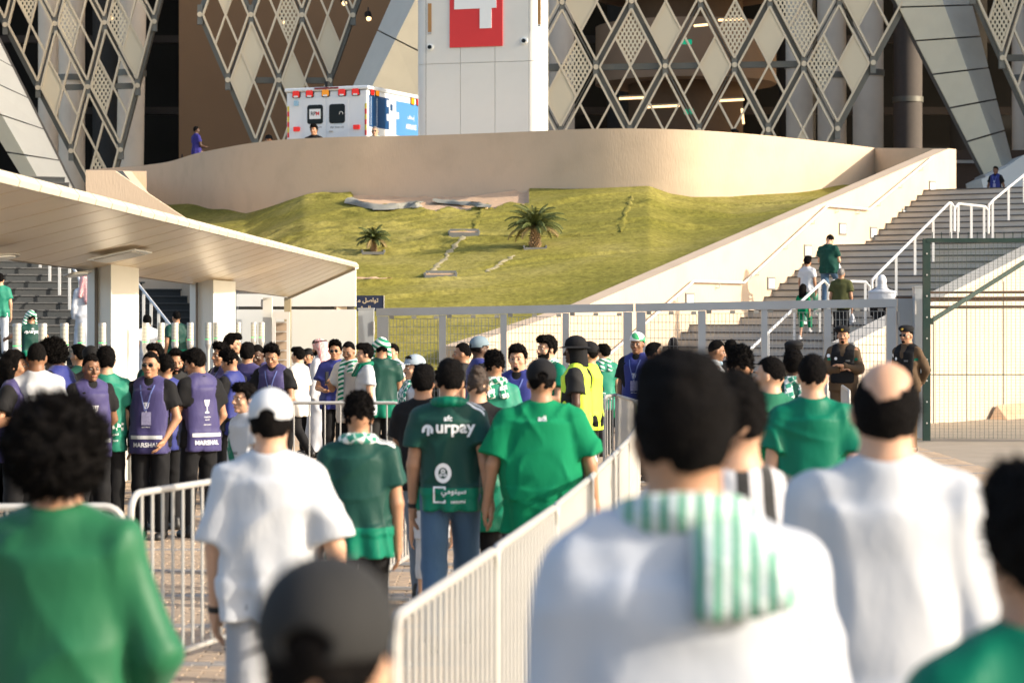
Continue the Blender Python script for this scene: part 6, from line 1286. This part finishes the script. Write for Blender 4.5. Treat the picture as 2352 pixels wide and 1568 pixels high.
def stz(u, vt, Hh, W, zf, O, a, s, smin, smax):         # find the place on the stairs where this height fits
    best = None
    for q in np.linspace(smin, smax, 24):
        for t in np.linspace(-3, 19, 221):
            X, Y, _ = W(t, q, 0); z = zf(t + .001) if t > 0 else 0
            uu = HU + F * X / Y; vv_ = HV - F * (z + Hh - EYE) / Y; e_ = abs(uu - u) + abs(vv_ - vt)
            if best is None or e_ < best[0]: best = (e_, Y, z, t, q)
    return best
def on_stairs(side, label, u, vt, Hh, *ar, **kw):
    a = (WR, zR, OR, aR, sR, .4, 6.0) if side == 'R' else (WL, zL, OL, aL, sL, .6, 11)
    b_ = stz(u, vt, Hh, *a); return person(label, u, vt, F / b_[1], *ar, z0=b_[2], group=G3, **kw)
# ------------------------------------------------------------------ the crowd (picture column, top of head, picture units per metre)
G1 = 'marshals in purple bibs at the turnstiles'; G2 = 'supporters walking in from the camera side'; G3 = 'people on the stairs'; G4 = 'people waiting near the gate'; G5 = 'people behind the parapet wall'
XF, XB = x_marshal('f'), x_marshal('b')
# --- nearest, out of focus
person('large black-haired man in a pale robe with a pale green striped scarf, nearest the camera', 1568, 812, 1290, 4, 'thobe', 'thobe', None, hair='neat', tone='m', scarf=('f', CK['ws'], 0, 0), group=G2, fat=1.05, arms=('down', 'down'), extra=lambda P_: backscarf(P_))
person('balding man in a white creased shirt seen from behind at the right', 2035, 806, 880, -6, 'long', 'white', 'trousers', 'char', hair='bald', tone='l', group=G2, fat=1.1, sleeve=1.95, hem=.72)
person('man in dark green at the bottom right corner, mostly his black hair showing', 2385, 1045, 1480, 12, 'tee', 'kelly', 'trousers', 'black', hair='full', tone='m', group=G2)
person('man with a large round afro in a glossy green top at the bottom left', 134, 905, 850, -8, 'long', 'moss', 'trousers', 'black', hair='afro', tone='m', group=G2, sleeve=1.95, arms=('belly', 'belly'), hem=.9, fat=1.15)
person('man in a white baseball cap and oversized white tee, wearing a dark watch', 622, 890, 565, -4, 'tee', 'white', 'trousers', 'grey', hair='neat', tone='l', hat='cap', hatm=CL['white'], group=G2, extra=x_wl, arms=('out', 'down'), legs='walk', hem=.83, sleeve=.9, fat=1.1)
person('person in a black cap low in the foreground, only the cap in frame', 752, 1272, 1850, -10, 'tee', 'black', 'trousers', 'black', hair='short', tone='l', hat='cap', hatm=CL['char'], group=G2)
person('person with black and white striped shoulders, head hidden behind the robed man', 1686, 850, 820, 8, 'tee', checks('bw_stripes', (.02, .02, .02), (.5, .5, .52), 4.5, True, (0, 0, 0)), 'trousers', 'black', hair='short', tone='l', group=G2, fat=1.3)
# --- middle, backs
person('man in the dark green urpay jersey and blue jeans, seen from behind', 1033, 825, 368, -3, 'tee', 'dk', 'jeans', 'jeans', hair='neat', tone='m', arms=('walkb', 'down'), legs='walk', extra=x_urpay, group=G2, hp=8, fat=1.05, scarf=('f', CL['kelly'], 0, 0))
person('broad man in a bright green tee and backwards black cap', 1243, 822, 372, 2, 'tee', 'green', 'trousers', 'black', hair='short', tone='m', hat='cap', arms=('out', 'out'), legs='walk2', group=G2, fat=1.42, hem=.72, sleeve=.8, extra=lambda P_: lay(bm_text('adi', .05, .02), P_['surf']['g'], 0, 1.41, 'b', M_wht, 'small_emblem', P_['th']))
person('boy in a dark green tee with a checked scarf round his neck, black trousers', 824, 897, 418, 2, 'tee', 'dk', 'trousers', 'black', hair='curly', tone='m', arms=('down', 'down'), legs='walk', group=G2, scarf=('f', CK['gt'], 0, 0), fat=1.1, hem=.80, extra=lambda P_: sash(P_, M_wht))
person('dark-haired man in black beside the urpay jersey, in pale jeans', 972, 838, 318, -12, 'tee', 'black', 'jeans', 'jeansl', hair='neat', tone='m', arms=('down', 'walkf'), legs='walk2', group=G2)
person('youth with brown hair in a black tee with a green jacket round the waist', 1098, 846, 322, -4, 'tee', 'black', 'trousers', 'black', hair='top', hc='b', tone='l', arms=('down', 'down'), group=G2, extra=lambda P_: wjacket(P_), hem=1.0)
person('small child between the two pairs of jeans, white shorts', 992, 1045, 330, 5, 'tee', 'white', 'shorts', 'white', hair='short', tone='l', headk=1.3, shoe='w', group=G2)
person('curly-haired man with a white and green checked scarf over a teal jersey', 1135, 802, 255, 14, 'tee', 'teal', 'trousers', 'black', hair='curly', tone='m', scarf=('b', CK['gw'], .04, .04), group=G2, arms=('down', 'front'))
person('boy in a backwards white cap and bright green tee near the striped shoulder', 1708, 866, 390, 15, 'tee', 'green', 'trousers', 'black', hair='short', tone='l', hat='cap_back', hatm=CL['white'], group=G2, fat=1.1)
person('curly-haired man with a teal checked scarf hanging down his back', 1700, 790, 322, -10, 'tee', 'dk0', 'trousers', 'black', hair='curly', tone='m', group=G2, scarf=('b', CK['gt'], .42, .0), hy=10)
person('young man in profile in a muted green polo with a white collar', 1768, 815, 338, 10, 'polo', 'polo', 'trousers', 'black', hair='fade', tone='l', group=G2, hy=55, face_on=True, extra=lambda P_: collar(P_))
person('dark-haired man with a checked scarf behind the polo shirt', 1822, 800, 262, 4, 'tee', 'dk0', 'trousers', 'black', hair='full', tone='d', group=G2, scarf=('b', CK['gt'], .1, .1))
person('man in a kelly green jersey with a white collar and faded haircut', 1866, 808, 398, -4, 'tee', 'kelly', 'trousers', 'black', hair='fade', tone='l', group=G2, fat=1.1, extra=lambda P_: collar(P_))
# --- left group at the turnstiles
person('long-haired marshal in profile at the left edge, purple bib with white straps', 36, 806, 262, -100, 'tee', 'black', bib='purple', hair='long', tone='m', arms=('bent', 'akimbo'), group=G1, extra=x_marshal('f', 'MARSHAL'), hy=10, hc='k')
person('man in a white tee printed PRESIDENT with a close haircut', 84, 783, 262, 8, 'tee', 'white', hair='buzz', tone='b', group=G4, extra=x_president, arms=('down', 'down'), hem=.8, hp=8)
person('tall marshal with a big dark afro and clear glasses, looking down left', 132, 765, 250, 70, 'tee', 'black', bib='navy', hair='afro', tone='d', spec='specs', group=G1, hp=25, arms=('front', 'front'), headk=.9)
person('man in dark green behind the second beacon pole, back of his head', 182, 790, 200, 60, 'tee', 'dk0', hair='short', tone='m', group=G4)
person('person in a black cap half hidden behind the young marshal', 208, 793, 215, 20, 'tee', 'black', hair='short', hat='cap', tone='m', group=G4)
person('young dark-skinned marshal looking down right, black collar', 208, 811, 250, -150, 'tee', 'black', bib='purple', hair='fade', tone='b', group=G1, extra=x_marshal('f', 'MARSHAL', 0, False), hp=8, arms=('behind', 'behind'))
person('supporter in a shiny teal jersey with a checked white hem, seen from behind', 243, 792, 245, 12, 'tee', 'teal', hair='full', tone='l', group=G4, extra=lambda P_: (x_sponsor(P_, True, False), hemband(P_)), arms=('down', 'front'), hem=.80)
person('smiling marshal in round sunglasses with one hand at his waist', 346, 805, 245, 172, 'tee', 'black', bib='purple', hair='fade', tone='m', spec='shades', group=G1, extra=XF, arms=('out', 'belly'), hem=.86, fat=1.05)
person('dark-haired marshal hidden behind the man in sunglasses', 380, 813, 235, 30, 'tee', 'black', bib='navy', hair='short', tone='m', group=G1)
person('person with a green scarf behind the smiling marshal', 356, 786, 200, 150, 'tee', 'dk0', hair='full', tone='m', group=G4, scarf=('f', CL['kelly'], .1, .1))
person('bearded man in dark clothes and beige trousers looking down', 401, 798, 222, -160, 'long', 'char', bc='beige', hair='short', tone='m', beard='b m', group=G4, sleeve=1.95, arms=('front', 'front'), hp=15)
person('marshal turned left showing MARSHAL on the back of his purple bib', 458, 795, 243, 38, 'tee', 'black', bib='purple', hair='full', tone='m', group=G1, extra=XB, arms=('belly', 'front'), hp=22, hy=35, face_on=True)
person('tall bespectacled youth with thick black hair at the back of the group', 535, 763, 178, -100, 'tee', 'black', hair='full', tone='l', spec='specs', group=G4)
person('curly-headed marshal facing left behind the barrier', 508, 784, 205, 130, 'tee', 'black', bib='purple', hair='curly', tone='m', group=G1, extra=XF)
person('curly-haired marshal in profile leaning over with arms forward', 532, 799, 208, 60, 'tee', 'black', bib='navy', hair='curly', tone='m', group=G1, arms=('front', 'front'), extra=XB, hp=15)
person('marshal seen from behind with one elbow out and a diagonal lanyard', 568, 787, 196, -8, 'tee', 'black', bib='purple', hair='neat', tone='m', group=G1, arms=('front', 'akimbo'), extra=lambda P_: (XB(P_), lay(bm_poly([[(-.11, .15), (-.095, .16), (.10, -.13), (.085, -.14)]]), P_['surf']['v'], 0, 1.28, 'b', M_lan, 'lanyard', P_['th'])))
person('dark-skinned youth looking down between two marshals', 596, 787, 185, 160, 'tee', 'black', bib='purple', hair='fade', tone='d', group=G1, hp=25)
person('marshal with spiky hair reading, white lanyard on his chest', 627, 783, 198, 172, 'tee', 'black', bib='purple', hair='curly', tone='m', group=G1, hp=25, extra=XF, arms=('front', 'front'))
person('boy in a loose white tee walking left behind the barrier', 684, 795, 157, 62, 'tee', 'cream', hair='full', tone='l', group=G4, arms=('down', 'down'), hem=.68, sleeve=.85, legs='walk', fat=1.15)
person('marshal in a black cap and black sleeves beside the white robe', 708, 799, 150, 150, 'long', 'black', bib='purple', hair='short', hat='cap', tone='m', spec='specs', beard='g', group=G1, sleeve=1.5)
person('bearded man in a white robe and red checked headscarf', 735, 777, 154, 68, 'thobe', 'thobe', None, hair='short', hat='shemagh', tone='m', beard='b m', spec='specs', group=G4, hp=5)
person('curly-haired man in dark glasses and a navy shirt behind the robe', 770, 779, 170, 175, 'tee', 'navy', hair='curly', tone='m', spec='shades', group=G4, arms=('front', 'pray'))
person('moustached man in a white tee with a green and white scarf, holding up a phone', 804, 781, 176, 158, 'tee', 'cream', 'shorts', 'black', hair='fade', tone='m', beard='m', scarf=('f', CK['gws'], .42, .05), group=G4, extra=x_phone, arms=('phone', 'down'), hp=18, hem=.70, sleeve=.85, shoe='w')
person('youth with glasses and a green scarf, in profile facing left', 838, 786, 180, 105, 'tee', 'ltgrey', hair='full', tone='l', spec='specs', scarf=('f', CL['kelly'], .05, .05), group=G4)
person('supporter with a striped green scarf draped over the head, dark green jersey', 876, 774, 178, 8, 'tee', 'dk', 'shorts', 'char', hair='short', hat='drape', hatm=CK['gws'], tone='m', group=G4, arms=('front', 'front'), fat=1.08, hem=.76, shoe='w')
person('slim youth in a white and green top by the gate pillar', 903, 789, 150, 140, 'tee', 'ltgrey', 'jeans', 'jeansl', hair='short', tone='l', group=G4)
person('older man in a pale blue-grey cap with a moustache and checked scarf', 952, 813, 232, 110, 'long', 'white', hair='short', hat='cap', hatm=mat('cap_pale', (.30, .36, .42), .85), tone='l', beard='m', spec='specs', scarf=('f', CK['gt'], .5, .5), group=G4, sleeve=1.9)
person('boy in a white jersey with a green sash, looking left', 562, 883, 284, 128, 'tee', 'white', hair='full', tone='l', group=G4, extra=x_sash, headk=1.12)
# --- centre towards the gate
person('balding man in profile facing left near the gate', 1062, 785, 195, 85, 'tee', 'char', hair='fade', tone='m', group=G4)
person('dark-skinned marshal in a grey cap and blue bib', 1102, 771, 200, -70, 'tee', 'black', bib='navy', hair='buzz', hat='cap', hatm=M_gcap, tone='d', group=G4)
person('marshal with a goatee facing the camera in a navy bib', 1189, 787, 240, 168, 'tee', 'black', bib='navy', hair='full', tone='l', beard='g', group=G4, extra=XF)
person('bearded heavy man in a green jersey with a checked scarf', 1256, 767, 212, 125, 'tee', 'kelly', hair='full', tone='l', beard='b m', scarf=('f', CK['gt'], .35, .35), group=G4, fat=1.35, arms=('front', 'front'))
person('security guard in a black flap hat and yellow hi-vis vest', 1322, 773, 222, 84, 'tee', 'char', bib='hi', hair='short', hat='flaphat', tone='d', group=G4, legs='walk', extra=x_hivis, fat=1.08)
person('second guard in black cap and yellow vest, half hidden', 1352, 783, 206, 70, 'tee', 'black', bib='hi', hair='short', hat='cap', tone='m', group=G4)
person('boy in a teal jersey with a striped scarf, walking to the gate', 1387, 788, 152, 14, 'tee', 'teal', hair='full', tone='l', scarf=('b', CK['gws'], .05, .05), group=G4, legs='walk', extra=lambda P_: x_sponsor(P_, True, False), hem=.72, hy=30, face_on=True)
person('small child in green behind the teal jersey boy', 1412, 868, 150, 10, 'tee', 'green', hair='short', tone='l', group=G4, headk=1.25)
person('marshal in a green and white cap and navy bib by the gate', 1464, 762, 180, 160, 'tee', 'black', bib='navy', hair='fade', hat='cap_back', hatm=checks('cap_green_white', (.05, .4, .15), (.75, .76, .74), 5), tone='b', group=G4, extra=XF)
person('dark-haired man peering right beside the marshal with the coloured cap', 1501, 786, 182, -75, 'tee', 'char', hair='short', tone='b', group=G4)
person('woman in a black veil beyond the gate mesh', 1546, 773, 118, 10, 'abaya', 'abaya', None, hair=None, hat='hijab', hatm=CL['abaya'], tone='l', group=G4)
person('man with a pale blue face mask under his chin, grey shirt', 1640, 778, 190, -85, 'long', 'ltgrey', hair='fade', tone='b', spec='mask', group=G4, hp=15, sleeve=1.9)
person('dark-haired head beside the masked man', 1679, 780, 188, 5, 'tee', 'char', hair='short', tone='b', group=G4)
person('dark-haired man in black behind the polo shirt and checked scarf', 1820, 781, 200, 5, 'tee', 'black', hair='short', hat='beret', tone='b', group=G4)
person('police officer in a black beret with folded arms by the gate', 1937, 747, 146, 165, 'officer', 'khaki', 'trousers', 'khaki', hair='fade', hat='beret', tone='m', beard='m g', group='police officers at the gate', arms=('crossed', 'crossed'), extra=x_badges, fat=1.1)
person('police officer in sunglasses and beret leaning by the mesh fence, arms behind', 2083, 746, 148, 135, 'officer', 'khaki', 'trousers', 'khaki', hair='fade', hat='beret', tone='m', beard='g', spec='shades', group='police officers at the gate', arms=('behind', 'behind'), extra=x_badges, fat=1.1)
# --- on the stairs: feet on the step under them
on_stairs('R', 'big man in a dark green polo and jeans climbing the sunlit stairs, head bowed', 1903, 536, 1.80, -33, 'polo', 'dk0', 'jeans', 'jeans', hair='short', tone='l', hp=35, fat=1.25, arms=('front', 'front'), legs='climb', extra=x_bag)
on_stairs('R', 'boy in a white shirt and mint trousers climbing beside the wall', 1855, 589, 1.45, -33, 'tee', 'white', 'trousers', 'mint', hair='full', tone='m', headk=1.1, legs='climb', shoe='w')
on_stairs('R', 'little girl in green with long dark hair on the lower steps', 1845, 657, 1.12, -33, 'tee', 'green', 'shorts', 'green', hair='long', tone='l', headk=1.25, legs='climb', shoe='w')
on_stairs('R', 'man in an olive tee with cropped grey hair at the foot of the stairs', 1932, 614, 1.76, -20, 'tee', 'olive', 'trousers', 'char', hair='buzz', hc='g', tone='m', fat=1.1, extra=x_bag)
on_stairs('R', 'woman in a white veil and black robe at the foot of the stairs', 2026, 630, 1.66, -25, 'abaya', 'abaya', None, hair=None, hat='hijab', hatm=CL['white'], tone='l')
person('marshal in a blue bib standing on the upper terrace, looking left', 2287, 382, 66, 150, 'tee', 'black', bib='navy', hair='short', tone='b', z0=ZP - .1, group=G3, extra=XF, arms=('out', 'out'))
on_stairs('L', 'man in a green headscarf and dark urpay jersey on the shaded left stairs', 71, 712, 1.75, 30, 'tee', 'dk', 'trousers', 'black', hair='short', hat='drape', hatm=CK['gws'], tone='m', extra=lambda P_: x_sponsor(P_, False, True), arms=('reach', 'reach'))
on_stairs('L', 'man in a dark teal tee seen past the third canopy beacon', 405, 713, 1.76, 30, 'tee', 'dk', 'trousers', 'black', hair='fade', tone='m')
on_stairs('L', 'man in a white tee behind the beacon poles at the left stairs', 338, 722, 1.72, 20, 'tee', 'white', 'trousers', 'ltgrey', hair='full', tone='l')
on_stairs('L', 'man in a white robe and red headscarf half hidden by the near column', 196, 628, 1.8, 25, 'thobe', 'thobe', None, hair='short', hat='shemagh', tone='m')
on_stairs('L', 'person in green leaving the frame on the left stairs', 0, 628, 1.75, 10, 'tee', 'teal', 'trousers', 'ltgrey', hair='short', tone='l')
# --- by the parapet
i_ = int(np.argmin(abs(HU + F * X_ / Y_ - 451))); sx_, sy_, szp = X_[i_], Y_[i_], Z_[i_]
person('man in a blue and violet shirt sitting on the parapet wall', 451, 292, F / (sy_ + .2), 60, 'tee', 'blueg', 'trousers', 'black', hair='fade', tone='d', z0=szp - .86 * 1.0, group=G5, legs='sit', arms=('front', 'down'), face_on=True, extra=None) if False else None
_Y = sy_ + .25; _p = person('man in a blue and violet shirt sitting on the parapet wall', 451, 735 - F * (szp + .92 - EYE) / _Y, F / _Y, -55, 'tee', 'blueg', 'trousers', 'black', hair='fade', tone='d', z0=szp - .86, group=G5, legs='sit', arms=('front', 'front'))
person('youth in a black top with white shoulder stripes in front of the ambulance', 721, 284, F / 71.9, 165, 'tee', 'black', hair='full', tone='m', z0=ZP, group=G5, arms=('out', 'out'), extra=lambda P_: [lay(bm_poly([[(-.01, -.05), (.006, -.05), (.006, .05), (-.01, .05)]]), P_['surf']['g'], x_, 1.37, 'f', M_wht, 'shoulder_stripe', P_['th']) for x_ in (-.17, -.14, .14, .17)])
person('grey-haired man in dark glasses and a white shirt beside the ambulance corner', 861, 289, F / 71.6, 175, 'polo', 'white', hair='buzz', hc='g', tone='l', spec='shades', z0=ZP, group=G5, scarf=('f', CK['gt'], 0, 0), arms=('bent', 'down'))
person('head in a dark cap just showing above the parapet, left of the ambulance', 617, 309, F / 73.5, 170, 'tee', 'black', hair='short', hat='cap', tone='m', z0=ZP - .15, group=G5)
person('head of a dark-haired person just above the right of the parapet wall', 1687, 296, F / 71.5, 60, 'tee', 'black', hair='short', tone='l', z0=ZP - .15, group=G5)
